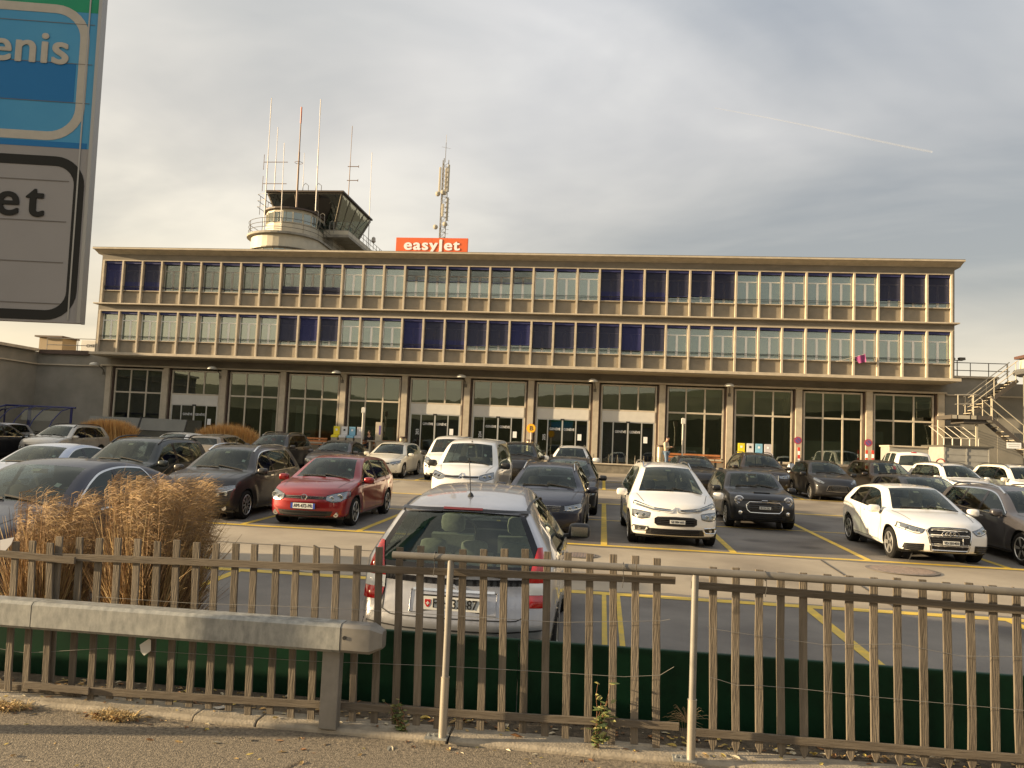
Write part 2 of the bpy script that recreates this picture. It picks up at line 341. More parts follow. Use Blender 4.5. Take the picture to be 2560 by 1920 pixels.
        return np.c_[x, y, z]
    def build(s):
        sv, vv, wv = s.sv, s.vv, s.wv; nv, nw = len(vv), len(wv)
        ring = [(-1, w, 0) for w in wv[:-1]]+[(v, 1, 1) for v in vv]+[(1, w, 2) for w in wv[:-1][::-1]]
        R_ = len(ring); Q = []; F = []; K = []
        for a in sv:
            for p in ring: Q.append((2*a-1, p[0], p[1]))
        inv = (nw-1)  # index where top starts
        for i in range(len(sv)-1):
            for j in range(R_-1):
                F.append((i*R_+j, i*R_+j+1, (i+1)*R_+j+1, (i+1)*R_+j))
                k = 0
                if inv <= j < inv+nv-1:
                    vm = (vv[j-inv]+vv[j-inv+1])/2; sm = (sv[i]+sv[i+1])/2
                    if abs(vm) < s.vg and s.sc < sm < s.sw: k = 1
                    if s.t.get('sg') and abs(vm) < s.vg-.02 and s.sg[0] < sm < s.sg[1]: k = 2
                else: k = -1 if j < inv else -2
                K.append(k)
        for e, u in ((0, -1), (1, 1)):
            base = len(Q)
            for w in wv:
                for v in vv: Q.append((u, v, w))
            for i in range(nw-1):
                for j in range(nv-1):
                    F.append((base+i*nv+j, base+i*nv+j+1, base+(i+1)*nv+j+1, base+(i+1)*nv+j))
                    wm = (wv[i]+wv[i+1])/2; vm = (vv[j]+vv[j+1])/2
                    K.append(2 if (e == 1 and s.rg and s.rg[0] < wm < s.rg[1] and abs(vm) < s.vg) else (50 if (s.kind == 'arch' and e == 1 and -.05 < wm < .955 and abs(vm) < .92) else 0))
        X = s.f(np.array(Q, float))
        # weld
        key = {}; idx = np.zeros(len(X), int); V = []
        for i, p in enumerate(np.round(X, 4)):
            kk = tuple(p)
            if kk not in key: key[kk] = len(V); V.append(X[i])
            idx[i] = key[kk]
        F = idx[np.array(F)]; s.V = np.array(V); s.F = F; s.K = np.array(K)
        # bottom closed by the underbody; full surface for draping
        s.bvh = BVHTree.FromPolygons([tuple(p) for p in s.V], [tuple(f) for f in F])
        C = s.V[F].mean(1); nrm = np.cross(s.V[F[:, 1]]-s.V[F[:, 0]], s.V[F[:, 2]]-s.V[F[:, 0]]); 
        VN = np.zeros_like(s.V)
        for c in range(4): np.add.at(VN, F[:, c], nrm)
        VN /= np.maximum(1e-9, np.linalg.norm(VN, axis=1, keepdims=True)); s.VN = VN
        P = s.K.copy(); P[P < 0] = 0; side = s.K < 0
        lab = {}
        # side windows
        H = s.H; nid = 3; s.wins = []
        for wi, (xa, xb) in enumerate(s.t['win']):
            xa *= s.L; xb *= s.L; last = wi == len(s.t['win'])-1
            xs = np.linspace(xa, xb, 14); bowc = np.interp(xs, [0, s.t['cw'][1]*s.L, .6*s.L], [s.bow[1], s.bow[1]*.8, 0]); 
            top = np.interp(xs-bowc*.85-.04, s.P[:, 0], s.P[:, 1])-.105*H/1.48; bot = s.belt(xs)+.012
            if last:
                zz = bot+(xb-xs)/max(.01, s.t['rs']*.26)*.5; top = np.minimum(top, np.maximum(zz, bot+.05))
            ok = top > bot+.03
            xs, top, bot = xs[ok], top[ok], bot[ok]
            if len(xs) < 3: continue
            poly = [(a, b) for a, b in zip(xs, bot)]+[(a, b) for a, b in zip(xs[::-1], top[::-1])]
            ins = inpoly(C[:, 0], C[:, 2], poly) & side
            for sg, kk in ((-1, -1), (1, -2)):
                mk = ins & (s.K == kk)
                P[mk] = nid; lab[nid] = poly; nid += 1
        arch = {}
        for xw in (s.fo, s.fo+s.wb):
            d = np.hypot(C[:, 0]-xw, C[:, 2]-s.rw); mk = side & (d < s.rw+.045) & (abs(C[:, 1]) > .5*s.W/2)
            P[mk] = -9; arch[xw] = 1
        # snapping
        V = s.V.copy(); use = {}
        for fi, f in enumerate(F):
            for v in f: use.setdefault(v, set()).add(P[fi])
        for v, ps in use.items():
            if len(ps) < 2: continue
            p = V[v][[0, 2]]; tgt = None
            for k in ps:
                if k in lab: d, q = nearest_on_poly(p, lab[k]); tgt = q if d < .08 else None
                if k == -9:
                    xw = min(arch, key=lambda a: abs(a-p[0])); dd = p-np.array([xw, s.rw]); n = np.hypot(*dd)
                    if abs(V[v][1]) > .3: tgt = np.array([xw, s.rw])+dd/n*(s.rw+.045)
                    if tgt is not None and tgt[1] < s.sill: tgt = None
            if tgt is not None:
                n = s.VN[v]
                if abs(n[1]) > .25:
                    dx, dz = tgt-p; V[v] = (tgt[0], V[v][1]-(n[0]*dx+n[2]*dz)/n[1], tgt[1])
        s.V2 = V; s.Pid = P; s.wins = sorted(lab)
    def hit(s, kind, a, b, off=0.0):
        o, d = {'front': ((-3, a, b), (1, 0, 0)), 'rear': ((s.L+3, a, b), (-1, 0, 0)), 'left': ((a, -3, b), (0, 1, 0)), 'right': ((a, 3, b), (0, -1, 0)), 'top': ((a, b, 4), (0, 0, -1))}[kind]
        h = s.bvh.ray_cast(Vector(o), Vector(d))
        if h[0] is None: return None
        n = h[1]; 
        if n.dot(Vector(d)) > 0: n = -n
        return h[0]+n*off, n
    def sub(s, ids):
        mk = np.isin(s.Pid, ids); F = s.F[mk]; u, inv = np.unique(F, return_inverse=True); return s.V2[u], inv.reshape(F.shape)
def res(line, n):
    P = np.array(line, float); d = np.r_[0, np.cumsum(np.hypot(*np.diff(P, axis=0).T))]; t = np.linspace(0, d[-1], n)
    return np.c_[np.interp(t, d, P[:, 0]), np.interp(t, d, P[:, 1])]
def patch(mb, sh, kind, top, bot, nu=9, nv=5, off=.004, bulge=.0, mi=0):
    A, B = res(top, nu), res(bot, nu); vs = []; last = None
    for j in range(nv):
        t = j/(nv-1)
        for i in range(nu):
            a, b = A[i]*(1-t)+B[i]*t; e = math.sin(math.pi*min(1, max(0, i/(nu-1))))*math.sin(math.pi*t)
            h = sh.hit(kind, a, b, off+bulge*e)
            if h is None: h = (last if last else Vector((a, 0, b)), None)
            last = h[0]; vs.append(h[0])
    mb.add(vs, [(j*nu+i, j*nu+i+1, (j+1)*nu+i+1, (j+1)*nu+i) for j in range(nv-1) for i in range(nu-1)], mi)
def ribbon(mb, sh, kind, line, w=.012, off=.0025, mi=0, step=.06):
    P = np.array(line, float); d = sum(np.hypot(*np.diff(P, axis=0).T)); P = res(line, max(2, int(d/step)+1)); vs = []
    for i in range(len(P)):
        t = P[min(i+1, len(P)-1)]-P[max(i-1, 0)]; t = t/max(1e-6, np.hypot(*t)); n = np.array([-t[1], t[0]])*w/2
        for sg in (-1, 1):
            a, b = P[i]+n*sg; h = sh.hit(kind, a, b, off)
            if h and kind == 'top' and h[0].z < sh.zt(a)-.14: h = None
            if h and kind in ('left', 'right') and abs(h[0].y) < sh.W*.27: h = None
            vs.append(h[0] if h else None)
    ok = [vs[2*i] is not None and vs[2*i+1] is not None for i in range(len(P))]; vs = [v if v is not None else Vector((0, 0, .3)) for v in vs]
    mb.add(vs, [(2*i, 2*i+1, 2*i+3, 2*i+2) for i in range(len(P)-1) if ok[i] and ok[i+1]], mi)
def paint(name, col, metal=0.35, rough=.38, coat=1.0, dirt=.12):
    m = mat('paint_'+name, col, rough=rough, metal=metal, coat=coat if max(col) > .2 else .55, noise_=dirt, nscale=1.6)
    return m
CHR = mat('chrome', (.75, .74, .72), rough=.12, metal=1.0); BLK = mat('black_plastic', (.018, .018, .019), rough=.45); BLG = mat('black_gloss', (.01, .01, .012), rough=.08)
TYR = mat('tyre_rubber', (.013, .0125, .012), rough=.85, noise_=.3, nscale=6, spec=.15); DKD = mat('wheel_dark', (.006, .006, .006), rough=.9, spec=.05); ALU = mat('alloy', (.55, .54, .52), rough=.3, metal=.8); ALD = mat('alloy_dark', (.12, .12, .12), rough=.3, metal=.8)
WSC = glass('windscreen_glass', (.42, .47, .44), .015); SGL = glass('side_glass', (.30, .34, .32), .03); RGL = glass('rear_glass', (.62, .72, .64), .03)
HLC = glass('lamp_cover', (.85, .87, .88), .04); HLH = mat('lamp_housing', (.30, .30, .32), rough=.22, metal=.8); RED = mat('tail_red', (.42, .008, .008), rough=.12, coat=1)
AMB = mat('amber', (.7, .25, .02), rough=.2); LWH = mat('lamp_white', (.8, .8, .76), rough=.15); PLT = mat('plate_white', (.72, .72, .68), rough=.4, noise_=.06); PBL = mat('plate_blue', (.03, .06, .35), rough=.4)
PTX = mat('plate_text', (.012, .012, .012), rough=.5); INT = mat('car_interior', (.045, .043, .042), rough=.8); INL = mat('car_headlining', (.35, .34, .31), rough=.9); SEA = mat('seat_grey', (.30, .31, .27), rough=.9, noise_=.15, nscale=30)
REDP = mat('badge_red', (.5, .02, .02), rough=.4)
def wheel(root, x, y, r, side, style, w=.21, rimm=None):
    wm = MB(); s = side
    wm.lathe([(r*.66, -w/2+.01), (r*.80, -w/2-.004), (r*.95, -w/2+.012), (r*.995, -w/2+.035), (r, -w/4), (r, w/4), (r*.995, w/2-.035), (r*.95, w/2-.012), (r*.80, w/2+.004), (r*.66, w/2-.01)], (0, 0, 0), 'y', 28)
    o = wm.build('wheel', TYR, root, smooth='auto'); o.location = (x, y, r)
    rm = MB(); yo = s*(w/2-.012)
    rm.lathe([(r*.70, yo-s*.16), (r*.70, yo+s*.008), (r*.66, yo+s*.014), (r*.635, yo), (r*.62, yo-s*.12)], (0, 0, 0), 'y', 28)
    rm.lathe([(r*.18, yo-s*.06), (r*.16, yo-s*.005), (r*.09, yo+s*.002)], (0, 0, 0), 'y', 14)
    rm.lathe([(r*.62, yo-s*.10), (r*.05, yo-s*.095)], (0, 0, 0), 'y', 20, mi=1)
    n = {'five': 5, 'ten': 10, 'seven': 7, 'double': 10, 'cap': 9}[style]
    for k in range(n):
        t = 2*math.pi*(k//2*2 if style == 'double' else k)/n+(.16 if (style == 'double' and k % 2) else 0)
        t0 = t+(.0 if style != 'double' else (.07 if k % 2 == 0 else -.07)); ww = {'five': .24, 'ten': .10, 'seven': .16, 'double': .11, 'cap': .16}[style]*r
        a = Vector((math.cos(t0)*r*.13, yo-s*.01, math.sin(t0)*r*.13)); b = Vector((math.cos(t)*r*.65, yo-s*.004, math.sin(t)*r*.65))
        rm.bar(a, b, ww, .028, up=(0, 1, 0))
    ro = rm.build('rim', [rimm or ALU, DKD], o, smooth=False)
def plate(root, sh, kind, z, text, y=0, fr=False, big=None, shield=False, w=.42, h=.095, off=.02):
    hh = sh.hit(kind, y, z); p = hh[0]; sg = -1 if kind == 'front' else 1
    xm = min([sh.hit(kind, y+d, z)[0].x*(-sg) for d in (-.15, 0, .15)]) if False else p.x
    mb = MB(); mb.box(xm+sg*off-.006, xm+sg*off+.006, y-w/2-.012, y+w/2+.012, z-h/2-.012, z+h/2+.012, 1); 
    mb.box(*(sorted((xm+sg*(off+.006), xm+sg*(off+.010)))), y-w/2, y+w/2, z-h/2, z+h/2, 0)
    xs = sorted((xm+sg*(off+.010), xm+sg*(off+.0112)))
    if fr:
        mb.box(*xs, y-w/2, y-w/2+.04, z-h/2, z+h/2, 2); mb.box(*xs, y+w/2-.04, y+w/2, z-h/2, z+h/2, 2)
    o = mb.build('licence_plate', [PLT, BLK, PBL, REDP], root)
    xx = xm+sg*(off+.0106)
    rz = -90 if kind == 'front' else 90
    if shield:
        sy = y-(w/2-.045)*(1 if kind == 'rear' else -1)
        sm = MB(); f = 1 if kind == 'rear' else -1
        pr = [(sy-.024, z+.03), (sy+.024, z+.03), (sy+.024, z-.005), (sy+.012, z-.026), (sy, z-.034), (sy-.012, z-.026), (sy-.024, z-.005)]
        sm.prism(pr, *sorted((xx, xx+sg*.0015)), 'x', 0)
        x2 = sorted((xx+sg*.0015, xx+sg*.003)); sm.box(*x2, sy-.014, sy+.014, z-.005, z+.004, 1); sm.box(*x2, sy-.0045, sy+.0045, z-.0145, z+.0135, 1)
        sm.build('shield', [REDP, PLT], o)
    t = text_mesh('plate_text', text, h*.98, PTX, o, (xx, y+(.02 if shield else 0)*(1 if kind == 'rear' else -1), z-.002), (R(90), 0, R(rz)), ext=.0012, sx=.80, bold=.0011)
    return o
def badge(root, sh, kind, style, z, r=.06, off=.012, m=None):
    p = sh.hit(kind, 0, z)[0]; sg = -1 if kind == 'front' else 1; x = p.x+sg*off; mb = MB()
    if style == 'ring_vw':
        mb.tube([(x, math.cos(t)*r, z+math.sin(t)*r) for t in [i*math.pi/12 for i in range(24)]], r*.13, 6, closed=True)
        for pts in ([(-.50, .74), (-.18, .10), (0, .40), (.18, .10), (.50, .74)], [(-.92, .35), (-.45, -.78), (0, .02), (.45, -.78), (.92, .35)]):
            mb.tube([(x, a*r, z+b*r) for a, b in pts], r*.10, 5)
    elif style == 'rings':
        for k in (-1.5, -.5, .5, 1.5):
            mb.tube([(x+abs(k)*.006, k*r*1.38+math.cos(t)*r, z+math.sin(t)*r) for t in [i*math.pi/10 for i in range(20)]], r*.13, 6, closed=True)
    elif style == 'ring':
        mb.lathe([(r, x-.006), (r, x), (r*.8, x+sg*.004)], (0, 0, z), 'x', 20)
    elif style == 'oval':
        mb.tube([(x, math.cos(t)*r, z+math.sin(t)*r*.42) for t in [i*math.pi/12 for i in range(24)]], r*.10, 6, closed=True); mb.box(x-.004, x+.004, -r*.8, r*.8, z-r*.12, z+r*.12)
    elif style == 'chevrons':
        for dz in (0, -.42):
            mb.tube([(x+.012, -r, z+(dz-.25)*r), (x, 0, z+(dz+.42)*r), (x+.012, r, z+(dz-.25)*r)], r*.11, 6)
    elif style == 'bar':
        mb.tube([(x, -r, z), (x, r, z)], r*.16, 6)
    mb.build('badge', m or CHR, root, smooth='auto')
def mirror(root, sh, side, x, z, m, m2=BLK, s=1.0):
    w = sh.halfw(np.array([x]), np.array([z]))[0]*side
    mb = MB(); cy_ = w+side*.135*s
    pr = []
    for i in range(9):
        ph = math.pi*i/8
        for j in range(14):
            t = 2*math.pi*j/14; e = lambda c: math.copysign(abs(c)**.55, c)
            pr.append((x+e(math.cos(ph))*.075*s, cy_+e(math.sin(ph)*math.cos(t))*.115*s, z+.085*s+e(math.sin(ph)*math.sin(t))*.078*s))
    mb.add(pr, [(i*14+j, i*14+(j+1) % 14, (i+1)*14+(j+1) % 14, (i+1)*14+j) for i in range(8) for j in range(14)], 0)
    mb.bar((x, w-side*.03, z+.03), (x, cy_-side*.03, z+.05), .05, .035, 1)
    mb.box(x+.066*s, x+.079*s, cy_-.085*s, cy_+.085*s, z+.035*s, z+.13*s, 2)
    mb.build('wing_mirror', [m, m2, CHR], root, smooth='auto')
def seats(root, sh, bright=False, rows=(.44, .66)):
    L_, H = sh.L, sh.H; mb = MB(); zf = sh.t['belt'][0][1]*H
    hw = sh.W/2
    # floor, dash and seats
    mb.box(.17*L_, .93*L_, -hw+.14, hw-.14, .30, .36, 0)
    mb.box(.20*L_, sh.t['cw'][0]*L_+.16, -hw+.20, hw-.20, .36, zf+.02, 0)
    for ri, fx in enumerate(rows):
        zt = zf+(.06 if ri == 0 else .0)
        for sy in ((-.36, .36) if ri == 0 else (-.40, 0, .40)):
            w = .23 if ri == 0 else .18; x = fx*L_
            mb.prism([(x-.46, .36), (x, .36), (x+.02, .52), (x+.16, zt), (x+.06, zt+.01), (x-.09, .56), (x-.46, .60)], sy-w, sy+w, 'y', 1)
            hz = zt+(.02 if ri == 0 else -.02); hh_ = .21 if ri == 0 else .15; q = []
            for i in range(7):
                ph = math.pi*i/6
                for j in range(12):
                    t = 2*math.pi*j/12; e = lambda c: math.copysign(abs(c)**.6, c)
                    q.append((x+.12+e(math.cos(ph))*.055, sy+e(math.sin(ph)*math.cos(t))*.135, hz+hh_*.5+e(math.sin(ph)*math.sin(t))*hh_*.5))
            mb.add(q, [(i*12+j, i*12+(j+1) % 12, (i+1)*12+(j+1) % 12, (i+1)*12+j) for i in range(6) for j in range(12)], 1)
    sx = (sh.t['cw'][0]+.085)*L_
    tt = [2*math.pi*k/16 for k in range(16)]
    mb.tube([(sx+.06*math.sin(t)+.10, -.36+.18*math.cos(t), zf+.03+.17*math.sin(t)) for t in tt], .014, 6, 0, closed=True)
    # interior mirror
    mb.box(sh.t['cw'][1]*L_-.10, sh.t['cw'][1]*L_-.08, -.10, .10, .90*H-.02, .90*H+.04, 0)
    o = mb.build('interior', [INT, SEA if bright else INT], root, smooth='auto')
    V, F = sh.sub([0]); 
def car(name, shape, pnt, label, cat='car', loc=(0, 0), yaw=0.0, flip=False, front=None, rear=None, wstyle='ten', rimm=None, rails=None, pillars=True, handles=2, seams=True, mir=1.0, bright=False,
        plate_f=None, plate_r=None, extras=None, group='cars parked in the lot', trim=None, cladding=False, rglass=None, blackroof=False, frame=None, ant=False, scl=1.0):
    sh = Shape(**shape) if isinstance(shape, dict) else shape
    Ln, H, Wd = sh.L, sh.H, sh.W
    root = empty(name, label=label, cat=cat, group=group)
    V, F = sh.sub([0]); mb = MB(); mb.add(V, [tuple(f) for f in F], 0)
    V, F = sh.sub([50])
    if len(F): mb.add(V, [tuple(f) for f in F], 2)
    bx = lambda x: sh.belt(np.array([x]))[0]
    for kd in ('left', 'right'):
        if seams:
            x1 = sh.t['win'][0][0]*Ln+.03; x2 = (sh.t['win'][0][1]+sh.t['win'][1][0])/2*Ln if len(sh.t['win']) > 1 else sh.t['win'][0][1]*Ln
            ra = sh.rw+.09; xw = sh.fo+sh.wb
            x1 = max(x1, sh.fo+ra*.95)
            ribbon(mb, sh, kd, [(x1, bx(x1)-.01), (x1-.01, .75*H*.5), (x1+.02, sh.sill+.10)], .012, mi=1)
            ribbon(mb, sh, kd, [(x2, bx(x2)), (x2, sh.sill+.10)], .012, mi=1)
            ribbon(mb, sh, kd, [(x1+.02, sh.sill+.10), (min(xw-ra*.9, x2+1.0), sh.sill+.10)], .010, mi=1)
            if handles == 2:
                x3 = sh.t['win'][1][1]*Ln if len(sh.t['win']) > 1 else x2+.8; zc_ = sh.rw; hgt = min(bx(x3), zc_+ra*1.2)
                ribbon(mb, sh, kd, [(x3+.03, bx(x3)), (max(x3-.02, xw-ra*.3), zc_+ra*1.0), (xw-ra*.75, zc_+ra*.68), (xw-ra*.97, zc_+ra*.1), (xw-ra*.9, sh.sill+.10)], .012, mi=1)
        # glossy black between the side windows
        if pillars:
            ws = sh.t['win']
            for (a, b), (c, d) in zip(ws[:-1], ws[1:]):
                xa, xb = b*Ln-.002, c*Ln+.002
                if xb-xa < .14:
                    za = bx((xa+xb)/2)+.012; ztp = sh.zt((xa+xb)/2)-.105*H/1.48
                    patch(mb, sh, kd, [(xa, ztp), (xb, ztp)], [(xa, za), (xb, za)], 2, 6, .003, 0, 2)
        if trim:
            xs = np.linspace(sh.t['win'][0][0]*Ln-.02, sh.t['win'][-1][1]*Ln+.02, 14); ribbon(mb, sh, kd, [(x, bx(x)+.002) for x in xs], .022, .006, 3)
            if trim == 'full':
                xs2 = np.linspace(sh.t['win'][0][0]*Ln+.06, sh.t['win'][-1][1]*Ln-.02, 22); bo = np.interp(xs2, [0, sh.t['cw'][1]*Ln, .6*Ln], [sh.bow[1], sh.bow[1]*.8, 0])
                tp = np.interp(xs2-bo*.85-.04, sh.P[:, 0], sh.P[:, 1])-.095*H/1.48; lz = bx(xs2[-1])
                tp = np.minimum(tp, np.maximum(sh.belt(xs2)+(xs2[-1]+.04-xs2)/max(.01, sh.t['rs']*.26)*.5, sh.belt(xs2)+.02))
                ribbon(mb, sh, kd, list(zip(xs2, tp)), .022, .006, 3)
        if cladding:
            for xw in (sh.fo, sh.fo+sh.wb):
                ra = sh.rw+.045+.03
                ribbon(mb, sh, kd, [(xw+ra*math.cos(t), sh.rw+ra*math.sin(t)) for t in np.linspace(-.25, math.pi+.25, 18)], .075, .006, 1, .05)
            ribbon(mb, sh, kd, [(sh.fo+sh.rw+.1, sh.sill+.10), (sh.fo+sh.wb-sh.rw-.1, sh.sill+.10)], .14, .006, 1)
        for xw in (sh.fo, sh.fo+sh.wb):  # arch lips
            ra = sh.rw+.047
            ribbon(mb, sh, kd, [(xw+ra*math.cos(t), sh.rw+ra*math.sin(t)) for t in np.linspace(-.1, math.pi+.1, 20)], .014, .004, 1 if not cladding else 1, .05)
    if seams:   # bonnet
        xc = sh.t['cw'][0]*Ln; hw = Wd/2*.80
        ribbon(mb, sh, 'top', [(.40, -hw*.84), (xc+.04, -hw)], .012, mi=1); ribbon(mb, sh, 'top', [(.40, hw*.84), (xc+.04, hw)], .012, mi=1)
    if rails == 'black' or rails == 'silver':
        pass
    body = mb.build('body', [pnt, BLK, BLG, CHR], root, smooth='auto')
    # underbody and wheel arches
    ub = MB(); ub.box(.50, Ln-.50, -Wd/2+.16, Wd/2-.16, sh.sill-.03, sh.sill+.12); ub.box(.22, .499, -.45, .45, sh.sill+.02, .40)
    for xw in (sh.fo, sh.fo+sh.wb):
        for sg in (-1, 1):
            n = 14; ra = sh.rw+.044; ya = sg*(sh.halfw(np.array([xw+.3]), np.array([sh.rw]))[0]-.015); yb = sg*(Wd/2-.36)
            vs = [(xw+ra*math.cos(t), y_, sh.rw+ra*math.sin(t)) for t in np.linspace(-.35, math.pi+.35, n) for y_ in (ya, yb)]
            ub.add(vs, [(2*i, 2*i+1, 2*i+3, 2*i+2) for i in range(n-1)]); ub.add([(xw+ra*math.cos(t), yb, sh.rw+ra*math.sin(t)) for t in np.linspace(0, 2*math.pi, 20)[:-1]], [tuple(range(19))])
    ub.build('underbody', BLK, root, smooth=False)
    for k, nm, g_ in ((1, 'windscreen', WSC), (2, 'rear_window', rglass or SGL)):
        V, F = sh.sub([k])
        if len(F): MB().add(V, [tuple(f) for f in F]).build(nm, g_, root, smooth=True)
    # black frit round windscreen
    fb = MB(); ring_ = [(sh.t['cw'][0]*Ln, 0)]
    for i in range(0, len(sh.wins), 2):
        for k in sh.wins[i:i+2]:
            V, F = sh.sub([k])
            if len(F): MB().add(V, [tuple(f) for f in F]).build('side_window', SGL, root, smooth=True)
    seats(root, sh, bright)
    zx = sh.t['cw'][1]*Ln; stk = MB(); rnd = random.Random(int(Ln*1000+loc[0]*10))
    for (dx, y0, w_, h_, mi) in ((-.20, -.05, .11, .07, 0), (-.42*(zx-sh.t['cw'][0]*Ln)-.1, -.52, .07, .07, 1)):
        if mi and rnd.random() < .45: continue
        c4 = [sh.hit('top', zx+dx+a, y0+b, -.006) for a, b in ((0, 0), (h_, 0), (h_, w_), (0, w_))]
        if all(c4): stk.add([c[0] for c in c4], [(0, 1, 2, 3)], mi)
    if stk.v: stk.build('windscreen_sticker', [mat('sensor_pad', (.30, .32, .24), rough=.6), mat('vignette_sticker', (.55, .62, .58), rough=.5)], root, fix=False)
    for xw in (sh.fo, sh.fo+sh.wb):
        for sg in (-1, 1): wheel(root, xw, sg*(Wd/2-.012-.105-.01), sh.rw, sg, wstyle, rimm=rimm)
    if mir:
        for sg in (-1, 1): mirror(root, sh, sg, (sh.t['win'][0][0]+.02)*Ln, bx(sh.t['win'][0][0]*Ln)-.02, pnt if mir > 0 else BLK, s=abs(mir))
    hx = [(sh.t['win'][0][1]-.035)*Ln]+([(sh.t['win'][1][1]-.025)*Ln] if handles == 2 and len(sh.t['win']) > 1 else [])
    for x in hx:
        for kd in ('left', 'right'):
            a = sh.hit(kd, x-.08, bx(x)-.085, .022); b = sh.hit(kd, x+.08, bx(x)-.085, .022)
            if a and b: MB().bar(a[0], b[0], .022, .03).build('door_handle', pnt if trim != 'full' else CHR, root)
    # wipers
    wp = MB(); xc = sh.t['cw'][0]*Ln
    for y0, y1 in ((-.62, -.02), (-.05, .52)):
        a = sh.hit('top', xc+.03, y0*Wd/1.8, .02); b = sh.hit('top', xc+.10, y1*Wd/1.8, .02)
        if a and b: wp.bar(a[0], b[0], .018, .02)
    wp.build('wiper', BLK, root)
    if rails:
        for sg in (-1, 1):
            pts = []
            for x in np.linspace(.42*Ln, .88*Ln, 9):
                e = min(1, 6*min((x/Ln-.42), (.88-x/Ln))+.0); h = sh.hit('top', x, sg*(sh.halfw(np.array([x]), np.array([sh.zt(x)]))[0]*.93), 0)
                if h: pts.append(h[0]+Vector((0, 0, .012+.045*min(1, e*2.5))))
            if len(pts) > 3: MB().tube(pts, .018, 6).build('roof_rail', CHR if rails == 'silver' else BLK, root, smooth='auto')
    if ant:
        h = sh.hit('top', .86*Ln if not isinstance(ant, tuple) else ant[0], 0, 0)[0]; l = .4 if not isinstance(ant, tuple) else ant[1]
        MB().lathe([(.03, 0), (.02, .02), (.006, .035)], h, 'z', 10).tube([h, h+Vector((l*.45, 0, l*.9))], .004, 5).build('aerial', BLK, root)
    if front: front(root, sh, pnt)
    if rear: rear(root, sh, pnt)
    if plate_f: plate(root, sh, 'front', plate_f[1], plate_f[0], **(plate_f[2] if len(plate_f) > 2 else {}))
    if plate_r: plate(root, sh, 'rear', plate_r[1], plate_r[0], **(plate_r[2] if len(plate_r) > 2 else {}))
    if extras: extras(root, sh, pnt)
    # local x -> world +Y (front faces the camera)
    for c in root.children:
        c.location = Vector(c.location)-Vector((Ln/2, 0, 0))
    X, Yf = loc
    yc = Yf+Ln/2
    root.location = (X, yc, G(yc)); root.rotation_euler = (0 if flip else 0, 0, R(90)+yaw+(math.pi if flip else 0))
    tilt = math.atan(SLOPE) if yc > 5 else 0
    root.rotation_mode = 'QUATERNION'; root.scale = (scl,)*3
    q = Matrix.Rotation(tilt, 3, 'X') @ Matrix.Rotation(R(90)+yaw+(math.pi if flip else 0), 3, 'Z'); root.rotation_quaternion = q.to_quaternion()
    return root, sh
def lamp(root, sh, kind, side, top, bot, lenses=(), cover=.012, hm=None, drl=None, nu=11):
    """top/bot: (y,z) lines of the lamp on the +y side"""
    f = lambda l: [(side*a, b) for a, b in l]
    mb = MB(); patch(mb, sh, kind, f(top), f(bot), nu, 6, .004, 0, 0)
    for (y, z, r, mi) in lenses:
        h = sh.hit(kind, side*y, z, .004)
        if h:
            sg = -1 if kind == 'front' else 1
            mb.lathe([(r, h[0].x+.01*-sg), (r, h[0].x+sg*.012), (r*.82, h[0].x+sg*.014), (r*.75, h[0].x+sg*.004)], (0, h[0].y, z), 'x', 16, mi=mi)
            mb.lathe([(r*.7, h[0].x+sg*.006), (r*.45, h[0].x+sg*.016), (r*.1, h[0].x+sg*.02)], (0, h[0].y, z), 'x', 14, mi=4)
    Cn = [sh.hit(kind, a, b, .007) for a, b in res(f(list(top)+list(bot)[::-1]+[top[0]]), 30)[:-1]]; Cn = [p[0] for p in Cn if p]
    if len(Cn) > 5: mb.tube(Cn, .005, 4, 2, closed=True)
    if drl: 
        pts = [sh.hit(kind, side*a, b, .008) for a, b in res(drl, 8)]; pts = [p[0] for p in pts if p]
        if len(pts) > 2: mb.tube(pts, .008, 5, 3)
    o = mb.build('headlight' if kind == 'front' else 'tail_light', [hm or HLH, CHR, BLG, LWH, HLC], root, smooth=False)
    if cover:
        cv = MB(); patch(cv, sh, kind, f(top), f(bot), nu, 7, .006, cover); cv.build('lamp_cover', HLC, o, smooth=True)
    return o
def zone(root, sh, kind, name, m, top, bot, bars=0, barm=None, off=.004, mirror_=False, nu=13, inset=.06, bh=.010, bulge=0):
    for sg in ((1, -1) if mirror_ else (1,)):
        f = lambda l: [(sg*a, b) for a, b in l]
        mb = MB(); patch(mb, sh, kind, f(top), f(bot), nu, 6, off, bulge, 0)
        for k in range(bars):
            t = (k+.5)/bars; A, B = res(f(top), nu), res(f(bot), nu); Lp = [tuple(A[i]*(1-t)+B[i]*t) for i in range(nu)]
            P = [sh.hit(kind, a, b, off+.008) for a, b in Lp[1:-1]]; P = [p[0] for p in P if p]
            if len(P) > 2: mb.tube(P, bh, 5, 1)
        mb.build(name, [m, barm or BLK], root, smooth=False)
